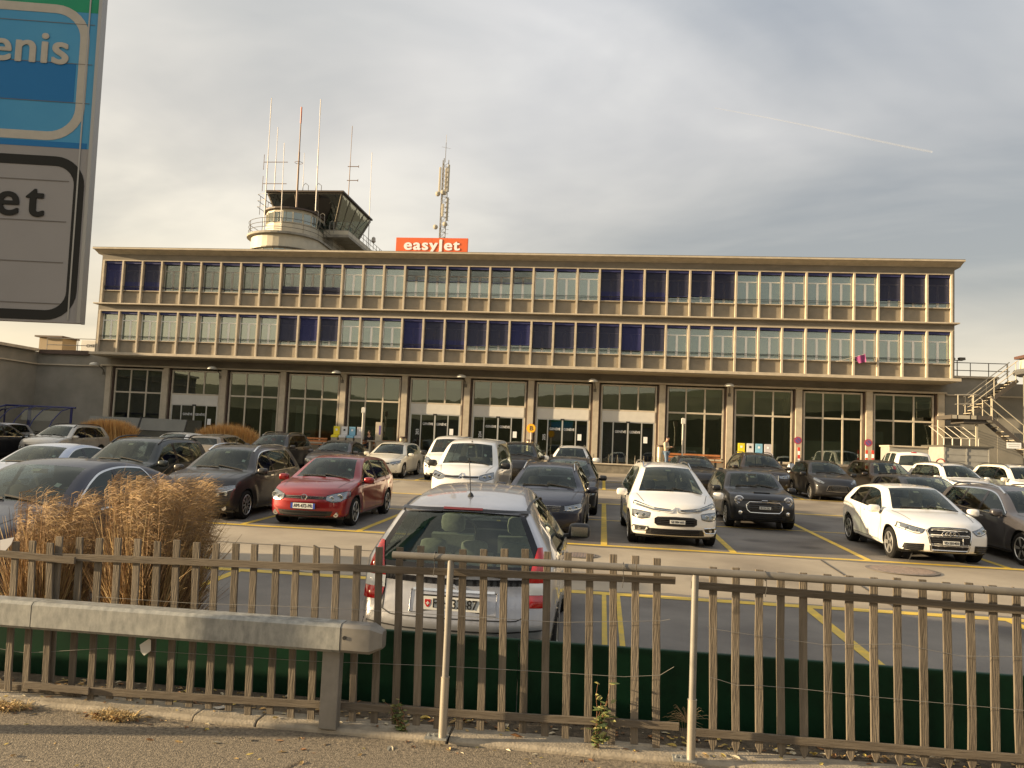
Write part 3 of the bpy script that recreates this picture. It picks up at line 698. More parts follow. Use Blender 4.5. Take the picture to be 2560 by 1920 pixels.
# ------------------------------------------------------------------ setting: ground, roads
ASP = mat('asphalt_lot', (.25, .21, .155), rough=.82, col2=(.37, .315, .235), patch_=.22, nscale=.55, bump=.35, bscale=70, detail=9)
PAVM = mat('asphalt_pavement', (.085, .072, .054), rough=.9, col2=(.26, .215, .155), nscale=38, bump=1.0, bscale=95, detail=5)
DIRT = mat('dirt', (.05, .04, .028), rough=.95, col2=(.14, .11, .075), nscale=14, bump=1, bscale=60)
YEL = mat('yellow_paint', (.72, .48, .03), rough=.6, col2=(.46, .34, .08), nscale=5, detail=8)
CONC = mat('kerb_concrete', (.36, .31, .235), rough=.85, col2=(.22, .19, .145), nscale=9, bump=.5, bscale=60)
GRN = mat('ground_earth', (.10, .09, .06), rough=1, noise_=.3)
lerp_ = lambda a, b, t: a+(b-a)*t
def sheet(name, x0, x1, ys, dz, m, kind='structure'):
    mb = MB(); n = len(ys); vs = []
    for y in ys: vs += [(x0, y, G(y)+dz), (x1, y, G(y)+dz)]
    mb.add(vs, [(2*i, 2*i+1, 2*i+3, 2*i+2) for i in range(n-1)])
    o = mb.build(name, m, fix=False); tag(o, kind=kind); return o
tag(sheet('ground', -3000, 3000, [-3000, 5, 46, 5000], -0.03, GRN), 'bare earth ground reaching the horizon')
tag(sheet('parking_lot', -90, 90, [6.15, 46, 60], 0.0, ASP), 'sunlit asphalt of the parking lot')
tag(sheet('pavement', -40, 40, [-3.2, 5.0, 5.635], 0.048, PAVM), 'coarse gritty asphalt pavement in front of the kerb')
tag(sheet('road', -200, 200, [-14, -3.3], -0.008, ASP), 'asphalt road behind the pavement')
tag(sheet('soil_strip', -40, 40, [5.7, 6.24], 0.075, DIRT), 'dark soil strip between kerb and green barrier')
BAY = mat('asphalt_bays', (.13, .118, .105), rough=.8, col2=(.20, .182, .16), nscale=.8, bump=.35, bscale=70, detail=9, patch_=.35)  # oily tone plus the shade of parked cars, both put into this colour
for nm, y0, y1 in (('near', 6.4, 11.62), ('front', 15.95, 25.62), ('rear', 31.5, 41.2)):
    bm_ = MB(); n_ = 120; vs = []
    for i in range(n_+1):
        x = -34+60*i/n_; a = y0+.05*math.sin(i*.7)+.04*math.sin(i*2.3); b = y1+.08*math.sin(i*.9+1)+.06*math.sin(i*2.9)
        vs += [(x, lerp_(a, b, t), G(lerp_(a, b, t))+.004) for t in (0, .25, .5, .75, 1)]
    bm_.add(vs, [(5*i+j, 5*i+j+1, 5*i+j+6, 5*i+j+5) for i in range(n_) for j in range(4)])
    tag(bm_.build('parking_bays', BAY, fix=False), 'asphalt of the %s parking bays, darkened for oil and painted-in car shade' % nm, kind='structure')
# yellow bay markings (thin sheets 4 mm above the asphalt)
def mark(x0, y0, x1, y1, w=.13):
    mb = MB(); d = Vector((x1-x0, y1-y0)); L_ = d.length; d /= L_; n = Vector((-d.y, d.x))*w/2; k = max(1, int(L_/1.2)); vs = []
    for i in range(k+1):
        p = Vector((x0, y0))+d*L_*i/k
        for sg in (-1, 1): q = p+n*sg; vs.append((q.x, q.y, G(q.y)+.009))
    mb.add(vs, [(2*i, 2*i+1, 2*i+3, 2*i+2) for i in range(k)])
    return mb
mk = MB()
def addm(a): mk.add(a.v, a.f)
addm(mark(-32, 16.15, 24, 16.15, .18)); addm(mark(-32, 11.40, 24, 11.40, .20)); addm(mark(-32, 31.7, 24, 31.7, .2)); addm(mark(-32, 25.5, 24, 25.5, .2)); addm(mark(-32, 20.75, 24, 20.75, .09)); addm(mark(-32, 36.6, 24, 36.6))
kx = [-32.9+2.55*i for i in range(23)]
for x in kx:
    x = round(x+.0, 3)-.17+.0
    addm(mark(x, 16.2, x, 20.7)); addm(mark(x, 20.8, x, 25.45)); addm(mark(x, 31.75, x, 36.55)); addm(mark(x, 36.65, x, 41))
for x in (.08, .27): addm(mark(x, 11.3, x+.01, 6.6, .06))
for x in (2.82, 5.4, 7.95, -2.6, -5.30, -7.7, -10.2): addm(mark(x, 11.3, x+.11, 6.6, .13))
tag(mk.build('road_marking', YEL), 'yellow painted parking bay lines', kind='structure')
for i, (x, y, r) in enumerate(((5.45, 15.25, .62), (-.37, 14.76, .36))):
    mb = MB(); mb.lathe([(r, .0), (r, .006), (r-.05, .007)], (0, 0, 0), 'z', 32); mb.lathe([(r-.07, 0), (r-.08, .009), (.01, .010)], (0, 0, 0), 'z', 32, 1)
    for k in range(-5, 6): mb.box(k*r*.15-.008, k*r*.15+.008, -math.sqrt(max(0, (r*.8)**2-(k*r*.15)**2)), math.sqrt(max(0, (r*.8)**2-(k*r*.15)**2)), .008, .0125, 1)
    o = mb.build('manhole_cover', [mat('iron', (.13, .11, .09), rough=.6, noise_=.3, nscale=8), mat('iron_lid', (.20, .15, .12), rough=.6, noise_=.3, nscale=10)], loc=(x, y, G(y)+.002))
    tag(o, ['large round brown manhole cover in the aisle in front of the white three-door hatchback', 'small round manhole cover beside the silver car near the fence'][i], 'manhole cover')
# kerb stones
kb = -9.0; i = 0; KY0, KY1 = 5.62, 5.86
joints = [-9, -7.1, -5.2, -2.9-.0, -2.42, -1.02, .95, 2.9, 4.9, 7]
for a, b in zip(joints[:-1], joints[1:]):
    mb = MB(); j = random.uniform(-.006, .006)
    mb.prism([(KY0+j, -.05), (KY0+j+.006, .080), (KY0+j+.028, .099), (KY1+j, .104), (KY1+j, -.05)], a+.006, b-.006, 'x')
    o = mb.build('kerb', CONC, bevel=.006); o.rotation_euler.z = random.uniform(-.002, .002); tag(o, kind='structure')
# ------------------------------------------------------------------ foreground: guard rail, handrail, picket fences
GALV = mat('galvanised', (.20, .205, .195), rough=.5, metal=.2, col2=(.33, .33, .305), nscale=22, detail=3, stretch=(1, 1, .5))
GALV2 = mat('galvanised_plain', (.22, .205, .18), rough=.5, metal=.2, noise_=.14, nscale=8); RAILM = mat('rail_grey', (.14, .128, .108), rough=.5, noise_=.15, nscale=6)
gr = empty('guard_rail', (-2, 5.35, 0), label='galvanised box beam guard rail with a faceted end cap at the left', cat='guard rail')
def rel(mb, root): mb.v = [tuple(Vector(p)-root.location) for p in mb.v]; return mb
b0, b1 = -8.0, -1.80
def beam(x0, x1, z0, z1, y0=5.52, y1=5.69, c=.022):
    return [(y0+c, z0), (y0, z0+c), (y0, z1-c), (y0+c, z1), (y1-c, z1), (y1, z1-c), (y1, z0+c), (y1-c, z0)]
mb = MB(); zA, zB_ = .650, .850
mb.prism(beam(0, 0, zA, zB_), -4.16, b1, 'x'); rel(mb, gr).build('beam', GALV, gr, smooth='auto')
mb = MB(); mb.prism(beam(0, 0, zA, zB_), b0, -4.167, 'x'); rel(mb, gr).build('beam', GALV, gr, smooth='auto')
mb = MB(); p = beam(0, 0, zA+.002, zB_-.002, 5.523, 5.687)
vs = [(b1+.004, a, b) for a, b in p]+[(b1+.215, a, b) for a, b in p]
cy_, cz_ = 5.605, .75
vs += [(b1+.30, cy_+(a-cy_)*.62, cz_+(b-cz_)*.60) for a, b in p]
fs = [tuple(range(7, -1, -1)), tuple(range(16, 24))]+[(k*8+i, k*8+(i+1) % 8, (k+1)*8+(i+1) % 8, (k+1)*8+i) for k in (0, 1) for i in range(8)]
mb.add(vs, fs); mb.lathe([(.014, 5.515), (.014, 5.53)], (b1+.035, 0, .76), 'y', 8, 1); rel(mb, gr).build('end_cap', [GALV2, BLK], gr, smooth='auto')
mb = MB(); mb.box(-1.945, -1.815, 5.60, 5.69, .096, .650); rel(mb, gr).build('post', GALV2, gr, bevel=.006)
mb = MB(); mb.box(-7.0, -6.88, 5.56, 5.66, .0, .650); rel(mb, gr).build('post', GALV2, gr, bevel=.006)
# handrail
hr = empty('handrail', (0, 5.6, 0), label='grey tubular steel handrail on round posts bolted to the kerb', cat='handrail')
mb = MB(); mb.tube([(-1.47, 5.6, 1.345), (-.5, 5.6, 1.352), (.25, 5.6, 1.356)], .026, 14); rel(mb, hr).build('rail', RAILM, hr, smooth='auto')
mb = MB(); mb.tube([(.256, 5.6, 1.356), (1.2, 5.6, 1.358), (2.5, 5.6, 1.352)], .0262, 14); rel(mb, hr).build('rail', RAILM, hr, smooth='auto')
mb = MB(); mb.tube([(2.506, 5.6, 1.352), (4, 5.6, 1.342), (6.5, 5.6, 1.33)], .026, 14); rel(mb, hr).build('rail', RAILM, hr, smooth='auto')
for px, sp in ((-1.045, .52), (.655, .50), (5.2, .5)):
    mb = MB(); mb.tube([(px, 5.6, .10), (px, 5.6, 1.335)], .0235, 14); pp = mb.build('post', GALV2, hr, smooth='auto'); pp.location = -hr.location
    m2 = MB(); m2.tube([(px, 5.6, .11), (px, 5.6, sp)], .029, 14); m2.tube([(px, 5.6, sp), (px, 5.6, sp+.006)], .031, 14); m2.build('sleeve', mat('alu_sleeve', (.42, .38, .31), rough=.38, metal=.5, noise_=.08), pp, smooth='auto')
    m3_ = MB(); m3_.box(px-.12, px+.035, 5.56, 5.66, .104, .116)
    for bx_ in (-.095, -.06): m3_.lathe([(.011, .116), (.011, .128), (.005, .129), (.005, .137)], (px+bx_, 5.60, 0), 'z', 6)
    m3_.build('base_plate', GALV, pp)
for cx_ in (-.95-.21, .165, 1.12):
    mb = MB(); mb.tube([(cx_+.03*math.cos(t)*0+.0, 5.6+.032*math.cos(t), 1.356+.032*math.sin(t)) for t in np.linspace(0, 2*math.pi, 14)[:-1]], .003, 5, closed=True)
    mb.tube([(cx_, 5.572, 1.34), (cx_+.004, 5.575, 1.28), (cx_-.003, 5.58, 1.22)], .0025, 5)
    rel(mb, hr).build('cable_tie', BLK, hr)
WOOD = mat('weathered_wood', (.11, .092, .07), rough=.9, col2=(.17, .143, .11), spec=.2, nscale=5, bump=.6, bscale=12, vary=.22, stretch=(9, 9, .8))
WOODR = mat('weathered_wood_rail', (.112, .092, .07), rough=.9, col2=(.165, .138, .105), spec=.2, nscale=5, bump=.6, bscale=12, vary=.15, stretch=(.8, 9, 9))
def picket(root, xb, xt, z0, z1, y, w=.053, t=.018, pointed=0, bend=0.0, zmid=None, broken=False):
    n = 6; vs = []; d = w*random.uniform(-.03, .03)
    zs = [z0]+([z0+.05] if pointed else [])+list(np.linspace(z0+.10, z1, n))
    for k, z in enumerate(zs):
        f = (z-z0)/(z1-z0); xc = xb+(xt-xb)*f+bend*math.sin(math.pi*f)+random.uniform(-.0015, .0015); ww = w/2*(1+random.uniform(-.03, .03))
        if pointed and k == 0: ww *= .22
        yy = y+random.uniform(-.0015, .0015)
        dz = random.uniform(-.002, .002) if k == len(zs)-1 else 0
        vs += [(xc-ww, yy-t/2, z), (xc+ww, yy-t/2, z+dz), (xc+ww, yy+t/2, z+dz), (xc-ww, yy+t/2, z)]
    if broken: vs[-3] = (vs[-3][0]-.006, vs[-3][1], vs[-3][2]-.022); vs[-2] = (vs[-2][0]-.006, vs[-2][1], vs[-2][2]-.02)
    m = len(zs); fs = [(3, 2, 1, 0), tuple(4*(m-1)+i for i in range(4))]+[(4*k+i, 4*k+(i+1) % 4, 4*k+4+(i+1) % 4, 4*k+4+i) for k in range(m-1) for i in range(4)]
    mb = MB(); mb.add([tuple(Vector(p)-root.location) for p in vs], fs); return mb.build('picket', WOOD, root, bevel=.0025)
FY = 5.74
def X(u, v): return at(u, v, FY)
def fence(name, label, tops, bots, ztop, zbot, railt, railb, pointed):
    yof = -.035 if tops[0] < 0 else 0
    root = empty(name, tuple(Vector((X(tops[len(tops)//2], 1500).x, FY, 0))), label=label, cat='fence', group='picket fence sections behind the kerb')
    for i, (ut, ub) in enumerate(zip(tops, bots)):
        a = at(ut, ztop(ut), FY); b = at(ub, zbot(ub), FY)
        picket(root, b.x, a.x, b.z, a.z, FY+yof+random.uniform(-.002, .002), pointed=pointed, bend=random.uniform(-.006, .006), broken=(name == 'picket_fence' and i in (13, 14)))
    for l, yo in ((railt, -.021+yof), (railb, -.021+yof)):
        p = [at(u, v, FY) for u, v in l]; mb = MB(); vs = []
        q = [p[0]]+[p[0].lerp(p[1], t)+Vector((0, 0, random.uniform(-.003, .003))) for t in np.linspace(.1, .9, 9)]+[p[1]]
        for c in q: vs += [(c.x, FY+yo-.010, c.z-.026), (c.x, FY+yo-.010, c.z+.026), (c.x, FY+yo+.011, c.z+.026), (c.x, FY+yo+.011, c.z-.026)]
        m = len(q); fs = [(3, 2, 1, 0), tuple(4*(m-1)+i for i in range(4))]+[(4*k+i, 4*k+(i+1) % 4, 4*k+4+(i+1) % 4, 4*k+4+i) for k in range(m-1) for i in range(4)]
        mb.add([tuple(Vector(v)-root.location) for v in vs], fs); mb.build('fence_rail', WOODR, root, bevel=.003)
    return root
lerp = lambda a, b, t: a+(b-a)*t
def li(x0, y0, x1, y1): return lambda u: y0+(y1-y0)*(u-x0)/(x1-x0)
tB = [149, 200, 249, 297, 346, 395, 443, 492, 541, 590, 637, 692, 743, 793, 844, 895, 948, 1000, 1052, 1104, 1158, 1210, 1262, 1314, 1369, 1420, 1475, 1533, 1589, 1643]
lean = lambda u, dv: u+(1-(u+300)/2500)*0+(-.062+.0000318*(u+100))*dv
topB = lambda u: np.interp(u, [149, 200, 640, 744, 1000, 1262, 1475, 1643], [1341, 1343, 1360, 1363, 1366, 1373, 1383, 1394])+random.uniform(-3, 3)
botB = lambda u: np.interp(u, [130, 640, 1240, 1643], [1735, 1785, 1830, 1868])+random.uniform(-4, 4)
bB = [lean(u, 450) for u in tB]
fence('picket_fence', 'long weathered picket fence section in the middle, behind the silver car', tB, bB, topB, botB, [(140, 1391), (1688, 1450)], [(128, 1718), (1697, 1814)], 0)
tC = [1783, 1840, 1898, 1952, 2008, 2068, 2123, 2184, 2243, 2305, 2365, 2422, 2481, 2541, 2603, 2664]
topC = lambda u: 1417+(u-1783)*(1465-1417)/(2541-1783)+random.uniform(-2.5, 2.5)
botC = lambda u: 1878+(u-1783)*(1935-1878)/(2541-1783)+random.uniform(-3, 3)
bC = [lean(u, 470) for u in tC]
fence('picket_fence', 'right picket fence section with pointed feet below the grey handrail', tC, bC, topC, botC, [(1727, 1461), (2690, 1535)], [(1725, 1827), (2690, 1905)], 1)
tA = [-45, -8, 49, 90, 134]; bA = [-75, -20, 28, 72, 122]
fence('picket_fence', 'short leaning picket fence section at the far left', tA, bA, lambda u: 1352+u*.02+random.uniform(-4, 4), lambda u: 1722+random.uniform(-4, 4), [(-90, 1370), (200, 1399)], [(75, 1706), (235, 1722)], 0)
# wires through the pickets
for pts, lb in (([(240, 1492), (480, 1508), (830, 1520), (1100, 1537), (1400, 1556), (1655, 1552), (1675, 1548)], 'thin wire run along the middle fence section above the green barrier'),
            ([(0, 1622), (60, 1632), (110, 1630), (260, 1621), (480, 1634), (760, 1652), (1100, 1665), (1300, 1676), (1560, 1692), (1650, 1688), (1685, 1667)], 'thin wire with a bent end crossing the lower half of the middle fence section'),
            ([(1772, 1692), (1800, 1700), (1840, 1713), (1900, 1714), (2000, 1722), (2180, 1742), (2400, 1762), (2560, 1776)], 'thin wire crossing the lower half of the right fence section'),
            ([(1765, 1565), (1780, 1572), (1900, 1590), (2060, 1612), (2250, 1610), (2400, 1640), (2560, 1642)], 'thin wire crossing the upper half of the right fence section')):
    mb = MB(); mb.tube([at(u, v, FY-.035+random.uniform(0, .006)) for u, v in pts], .0016, 4); tag(mb.build('wire', GALV2), lb, 'wire', 'wires threaded along the picket fence')
# green barrier sheet
GB = mat('green_sheet', (.002, .022, .010), rough=.5, col2=(.004, .042, .018), nscale=2.2, spec=.3)
gb = empty('green_barrier', (0, 6.28, 0), label='low dark green metal barrier sheet behind the picket fence', cat='barrier')
for k, (x0, x1) in enumerate(((-9, -6.2), (-6.2, -3.4), (-3.4, -.6), (-.6, 2.2), (2.2, 5), (5, 8))):
    mb = MB(); z = .66; mb.prism([(6.27, .0), (6.262, .03), (6.262, z-.05), (6.25, z-.03), (6.25, z-.006), (6.256, z), (6.285, z), (6.285, 0)], x0+.002, x1-.002, 'x')
    mb.box(x0+.02, x0+.06, 6.285, 6.33, 0, z-.02); rel(mb, gb).build('barrier_panel', GB, gb, smooth='auto')
# litter, leaves, weeds
LEAF = [mat('leaf_%s' % n, c, rough=.7, noise_=.3, nscale=30) for n, c in (('tan', (.45, .30, .12)), ('brown', (.22, .11, .045)), ('yellow', (.50, .38, .10)), ('pale', (.55, .48, .34)))]
def leaf_mesh(mb, p, s, rz, mi, curl=.3):
    c, sn = math.cos(rz), math.sin(rz); o = [(-1, 0, 0), (-.45, .42, curl*.4), (.3, .36, curl*.6), (1, 0, curl*.3), (.3, -.36, curl*.5), (-.45, -.42, curl*.2), (-.1, 0, 0)]
    vs = [(p[0]+s*(a*c-b*sn), p[1]+s*(a*sn+b*c), p[2]+s*z) for a, b, z in o]; mb.add(vs, [(6, i, (i+1) % 6) for i in range(6)], mi)
mb = MB()
for _ in range(1700):
    x = random.uniform(-5.5, 4.6); r = random.random()
    if r < .32: y = 5.61-abs(random.gauss(0, .07))*(1+2*max(0, math.sin(x*2.3))); z = .052
    elif r < .86: y = random.uniform(5.87, 6.2); z = .08+random.random()*.03
    elif r < .90: y = random.uniform(5.65, 5.84); z = .106
    else: y = random.uniform(4.0, 5.5); z = .052
    leaf_mesh(mb, (x, y, z), random.uniform(.010, .034)*(1.6 if random.random() < .12 else 1), random.uniform(0, 6.28), random.randrange(4), random.uniform(-.3, 1.0))
tag(mb.build('fallen_leaves', LEAF, fix=False), 'dry brown and yellow leaves scattered along the kerb and soil strip', kind='stuff')
mb = MB(); 
for _ in range(2600):
    y = random.choice((random.uniform(3.9, 5.58), random.uniform(5.88, 6.15))); x = random.uniform(-5.5, 4.6); s = random.uniform(.002, .0065)*(1.0 if y < 5.6 else 2.2); a = random.uniform(0, 3)
    c, sn = math.cos(a)*s, math.sin(a)*s; z = .047 if y < 5.63 else .075
    mb.add([(x+c, y+sn, z), (x-sn, y+c, z), (x-c, y-sn, z), (x+sn, y-c, z), (x, y, z+s*.9)], [(0, 1, 4), (1, 2, 4), (2, 3, 4), (3, 0, 4)], random.randrange(3))
tag(mb.build('grit', [mat('grit_a', (.35, .30, .23), rough=.9), mat('grit_b', (.16, .13, .1), rough=.9), mat('grit_c', (.5, .45, .36), rough=.9)], fix=False), 'loose grit and small stones on the pavement', kind='stuff')
def straw(mb, c, n, r, h, spread, rb=.0015, mi=0):
    for _ in range(n):
        a = random.uniform(0, 6.28); d = random.random()**.6*r; p = Vector((c[0]+math.cos(a)*d, c[1]+math.sin(a)*d*.5, c[2])); b = random.uniform(0, 6.28)
        q = p+Vector((math.cos(b)*spread*random.random(), math.sin(b)*spread*.5*random.random(), h*random.uniform(.2, 1))); w = Vector((-math.sin(b), math.cos(b), 0))*rb*1.6
        m_ = p.lerp(q, .5)+Vector((0, 0, h*.3*random.random())); e = q+Vector((math.cos(b), math.sin(b), -.8))*h*.35*random.random()
        mb.add([p-w, p+w, m_-w, m_+w, q-w*.7, q+w*.7, e], [(0, 1, 3, 2), (2, 3, 5, 4), (4, 5, 6)], mi)
for (u, v, n, rr, lb) in ((285, 1815, 420, .17, 'tuft of dead straw and leaves lying against the kerb left of the guard rail post'), (15, 1775, 260, .16, 'dead straw tuft on the kerb at the left edge')):
    c = at(u, v, 5.55); mb = MB(); straw(mb, (c.x, 5.56, .055), n, rr, .06, .16); 
    for _ in range(40): leaf_mesh(mb, (c.x+random.gauss(0, rr*.6), 5.53+random.gauss(0, .03), .06+random.random()*.03), random.uniform(.012, .03), random.uniform(0, 6), 1+random.randrange(2), 1)
    tag(mb.build('straw_tuft', [mat('straw', (.50, .36, .16), rough=.8, noise_=.25, nscale=20)]+LEAF[:2], fix=False), lb, 'dry grass', 'straw tufts on the kerb')
# litter pieces
def litter(name, pts, m_, lb, cat='litter'):
    mb = MB(); c = sum((Vector(p) for p in pts), Vector())/len(pts); c.z += .01
    n = len(pts); vs = [tuple(p) for p in pts]+[tuple(c)]; lo = [(a, b+.002, z-.001) for a, b, z in vs]
    mb.add(vs+lo, [(i, (i+1) % n, n) for i in range(n)]+[(n+1+(i+1) % n, n+1+i, 2*n+1) for i in range(n)]+[(i, n+1+i, n+1+(i+1) % n, (i+1) % n) for i in range(n)]); tag(mb.build(name, m_), lb, cat)
PAP = mat('paper_white', (.62, .60, .55), rough=.7, noise_=.08)
pt = [at(u, v, FY-.045) for u, v in ((349, 1612), (372, 1597), (377, 1600), (377, 1627), (360, 1639), (352, 1630))]; litter('paper_scrap', [tuple(p) for p in pt], PAP, 'white paper scrap caught on the fence below the guard rail')
pt = [at(u, v, FY-.06) for u, v in ((0, 1350), (35, 1343), (28, 1360), (6, 1385), (0, 1384))]; litter('plastic_sheet', [tuple(p) for p in pt], mat('paper_grey', (.5, .5, .52), rough=.4), 'white plastic scrap with a red mark on the fence at the left edge')
c = at(556, 1776, 5.8); litter('plastic_wrapper', [(c.x-.08, 5.80, .112), (c.x-.03, 5.78, .108), (c.x+.05, 5.79, .125), (c.x+.075, 5.81, .13), (c.x+.0, 5.83, .118)], PAP, 'white wrapper lying on the kerb gap beside the guard rail post')
# weeds
WG = [mat('weed_green', (.08, .11, .03), rough=.6, noise_=.3), mat('weed_pale', (.24, .23, .08), rough=.6), mat('weed_stem', (.25, .12, .06), rough=.7)]
def weed(u, v, hgt, n, lb, lean_=0.1, y=5.88, ls=.03):
    c = at(u, v, y); root = empty('weed', (c.x, y, .09), label=lb, cat='weed', group='weeds growing at the kerb'); sm = MB(); lm = MB()
    for k in range(n):
        dx = random.gauss(lean_, .12)*hgt; h = hgt*random.uniform(.35, 1); pts = [(random.gauss(0, .012), 0, 0)]
        for j in range(1, 6): pts.append((pts[0][0]+dx*(j/5)**1.3+random.gauss(0, .006), random.gauss(0, .012)*j/3, h*j/5))
        sm.tube(pts, [.0035-.0005*j for j in range(6)], 5)
        for _ in range(int(9*h/.3)+3):
            t = random.uniform(.1, 1)*4.99; j = int(t); p = Vector(pts[j]).lerp(Vector(pts[j+1]), t-j)
            leaf_mesh(lm, (p.x+random.gauss(0, .02), p.y-.01+random.gauss(0, .01), p.z+random.gauss(0, .012)), random.uniform(.5, 1)*ls, random.uniform(0, 6.28), 0 if random.random() < .6 else 1, random.uniform(-1.2, 1.4))
    sm.build('stem', WG[2], root); lm.build('foliage', [WG[0], WG[1]], root, fix=False)
weed(1490, 1850, .56, 6, 'leafy weed climbing the fence left of the second handrail post', 0.05, 5.69, .042)
weed(1010, 1818, .24, 9, 'low green weed at the kerb left of the first handrail post', -.4, 5.70, .034)
mb = MB(); c = at(1718, 1780, 5.84)
for _ in range(60):
    a = random.gauss(0, .9); h = random.uniform(.05, .17); p = Vector((c.x, 5.88, .26)); q = p+Vector((math.sin(a)*h, random.gauss(0, .02), math.cos(a)*h*.8)); e = q+Vector((math.sin(a)*.03, 0, -.01)); mb.tube([Vector((c.x, 5.88, .03)) if random.random() < .15 else p, p.lerp(q, .5)+Vector((0, 0, .012)), q, e], .0012, 3)
tag(mb.build('dry_twigs', mat('dry_twig', (.28, .20, .11), rough=.8)), 'dry twiggy weed tangled round the second handrail post', 'weed')

cr = MB(); P = [at(u, v, y) for u, v, y in ((880, 1838, 5.6), (845, 1862, 5.4), (812, 1890, 5.25), (790, 1925, 5.0), (760, 1990, 4.7))]
P = [(at(880, 1838, 5.6).x, 5.62), (-1.78, 5.45), (-1.86, 5.30), (-1.90, 5.12), (-2.0, 4.85), (-2.05, 4.3)]; vs = []
for i, (x, y) in enumerate(P): w = .012+.006*math.sin(i*2.1); vs += [(x-w, y, .0515), (x+w, y, .0515)]
cr.add(vs, [(2*i, 2*i+1, 2*i+3, 2*i+2) for i in range(len(P)-1)]); tag(cr.build('pavement_crack', DIRT), 'crack running across the pavement', kind='structure')
TAR = mat('tar_seam', (.05, .045, .04), rough=.6); sm_ = MB()
for x0, y0, x1, y1 in ((-30, 13.9, 24, 13.75), (-30, 28.3, 24, 28.5), (4.1, 11.5, 4.2, 15.9), (-8.2, 20.9, -8.0, 31), (0.9, 22, 1.0, 31)): q = mark(x0, y0, x1, y1, .035); sm_.add(q.v, q.f)
tag(sm_.build('asphalt_seam', TAR), 'dark tar seams in the asphalt', kind='structure')
for u0, u1, v, y in ((0, 205, 1728, 5.80), (-60, 245, 1740, 5.84)):
    a = at(u0, v, y); b = at(u1, v+ (u1-u0)*.085, y); mb = MB(); mb.bar((a.x, y, .135), (b.x, y, .132), .022, .045); tag(mb.build('loose_board', WOODR, bevel=.003), 'loose weathered board lying on the kerb at the left, %s' % ('shorter and in front' if y < 5.82 else 'longer and behind'), 'board', 'loose boards on the kerb')
# ------------------------------------------------------------------ terminal building
STO = mat('stone_band', (.17, .15, .12), rough=.8, col2=(.25, .22, .175), nscale=1.4, bump=.2, bscale=25, detail=9, stretch=(.5, 1, 1))
STP = mat('stone_panel', (.19, .165, .125), rough=.8, col2=(.27, .235, .18), nscale=1.1, bump=.2, bscale=25, detail=9)
CRM = mat('cream_render', (.40, .345, .26), rough=.75, col2=(.52, .45, .345), nscale=2.5, detail=8)
CRD = mat('cream_frame', (.52, .46, .36), rough=.6, noise_=.10, nscale=4)
CON = mat('rough_concrete', (.20, .19, .16), rough=.9, col2=(.29, .27, .23), nscale=.6, bump=.35, bscale=18, detail=10)
BRD = mat('brown_reveal', (.085, .055, .042), rough=.6, noise_=.2)
NAVY = mat('navy_blind', (.024, .028, .12), rough=.6); NAVD = mat('navy_slats', (.035, .038, .075), rough=.5)
GRYSL = mat('grey_slats', (.085, .09, .09), rough=.4); WHF = mat('white_frame', (.80, .80, .76), rough=.45); CUR = mat('pale_curtain', (.42, .46, .38), rough=.9, noise_=.08, nscale=.7)
UGL = glass('upper_window_glass', (.7, .75, .7), .22, .015, body=(.18, .25, .215), bodyfac=.6, wob=.006)
GGL = glass('shop_glass', (.58, .61, .54), .07, .01, wob=.015)
BX0, BM_, BD, BD2 = -32.358, 1.3254, 46.87, 48.35
BX1 = BX0+39*BM_; BL, BR = BX0-.19, BX1+.16
B = empty('terminal_building', ((BX0+BX1)/2, BD, G(46)), label='long three-storey airport terminal with cream mullions and blue blinds', cat='building')
def bp(mb, name, m, parent=B, **k):
    o = mb.build(name, m, parent, **k)
    if parent is B: o.location = -B.location
    return o
mb = MB()
mb.box(BL, BR, BD+.42, 62, 6.75, 13.3)                      # core behind the windows
mb.box(BL, BR, BD, BD+.43, 12.94, 13.30); mb.box(BL, BR, BD, BD+.43, 9.66, 10.02)   # stone bands
mb.box(BL, BX0-.03, BD, BD+.43, 10.10, 12.93); mb.box(BX1+.03, BR, BD, BD+.43, 10.10, 12.93); mb.box(BL, BX0-.03, BD, BD+.43, 6.93, 9.65); mb.box(BX1+.03, BR, BD, BD+.43, 6.93, 9.65)
bp(mb, 'wall', STO)
mb = MB(); mb.prism([(46.22, 13.50), (46.22, 13.60), (62.3, 13.60), (62.3, 13.31), (46.86, 13.31), (46.80, 13.36), (46.42, 13.49)], -32.85, 19.82, 'x')
bp(mb, 'roof', CRM, bevel=.01)
mb = MB(); mb.box(-32.84, 19.81, 46.24, 62.2, 13.602, 13.63); bp(mb, 'roof_edge_flashing', mat('flashing', (.10, .09, .07), rough=.5))
for z0, z1, y0, x0, x1 in ((10.02, 10.10, 46.58, -32.75, 19.68), (6.76, 6.93, 46.5, -32.70, 19.72)):
    mb = MB(); mb.box(x0, x1, y0, BD+.43 if z0 > 9 else BD2+.3, z0, z1); bp(mb, 'ledge', CRM, bevel=.012)
mb = MB(); mb.box(BL+.02, BR-.02, 46.62, BD2+.29, 6.70, 6.758); bp(mb, 'soffit', mat('soffit', (.38, .32, .22), rough=.8, noise_=.08, nscale=1))
SU = 'FFFSSSSSSTTTNNNHHHHHHNNNFFFPPPNNNNNNPPP'; SLW = 'NNNNNNNNNPPPNNNFFFPPPPPPPPPNNNNNNNNNNNN'
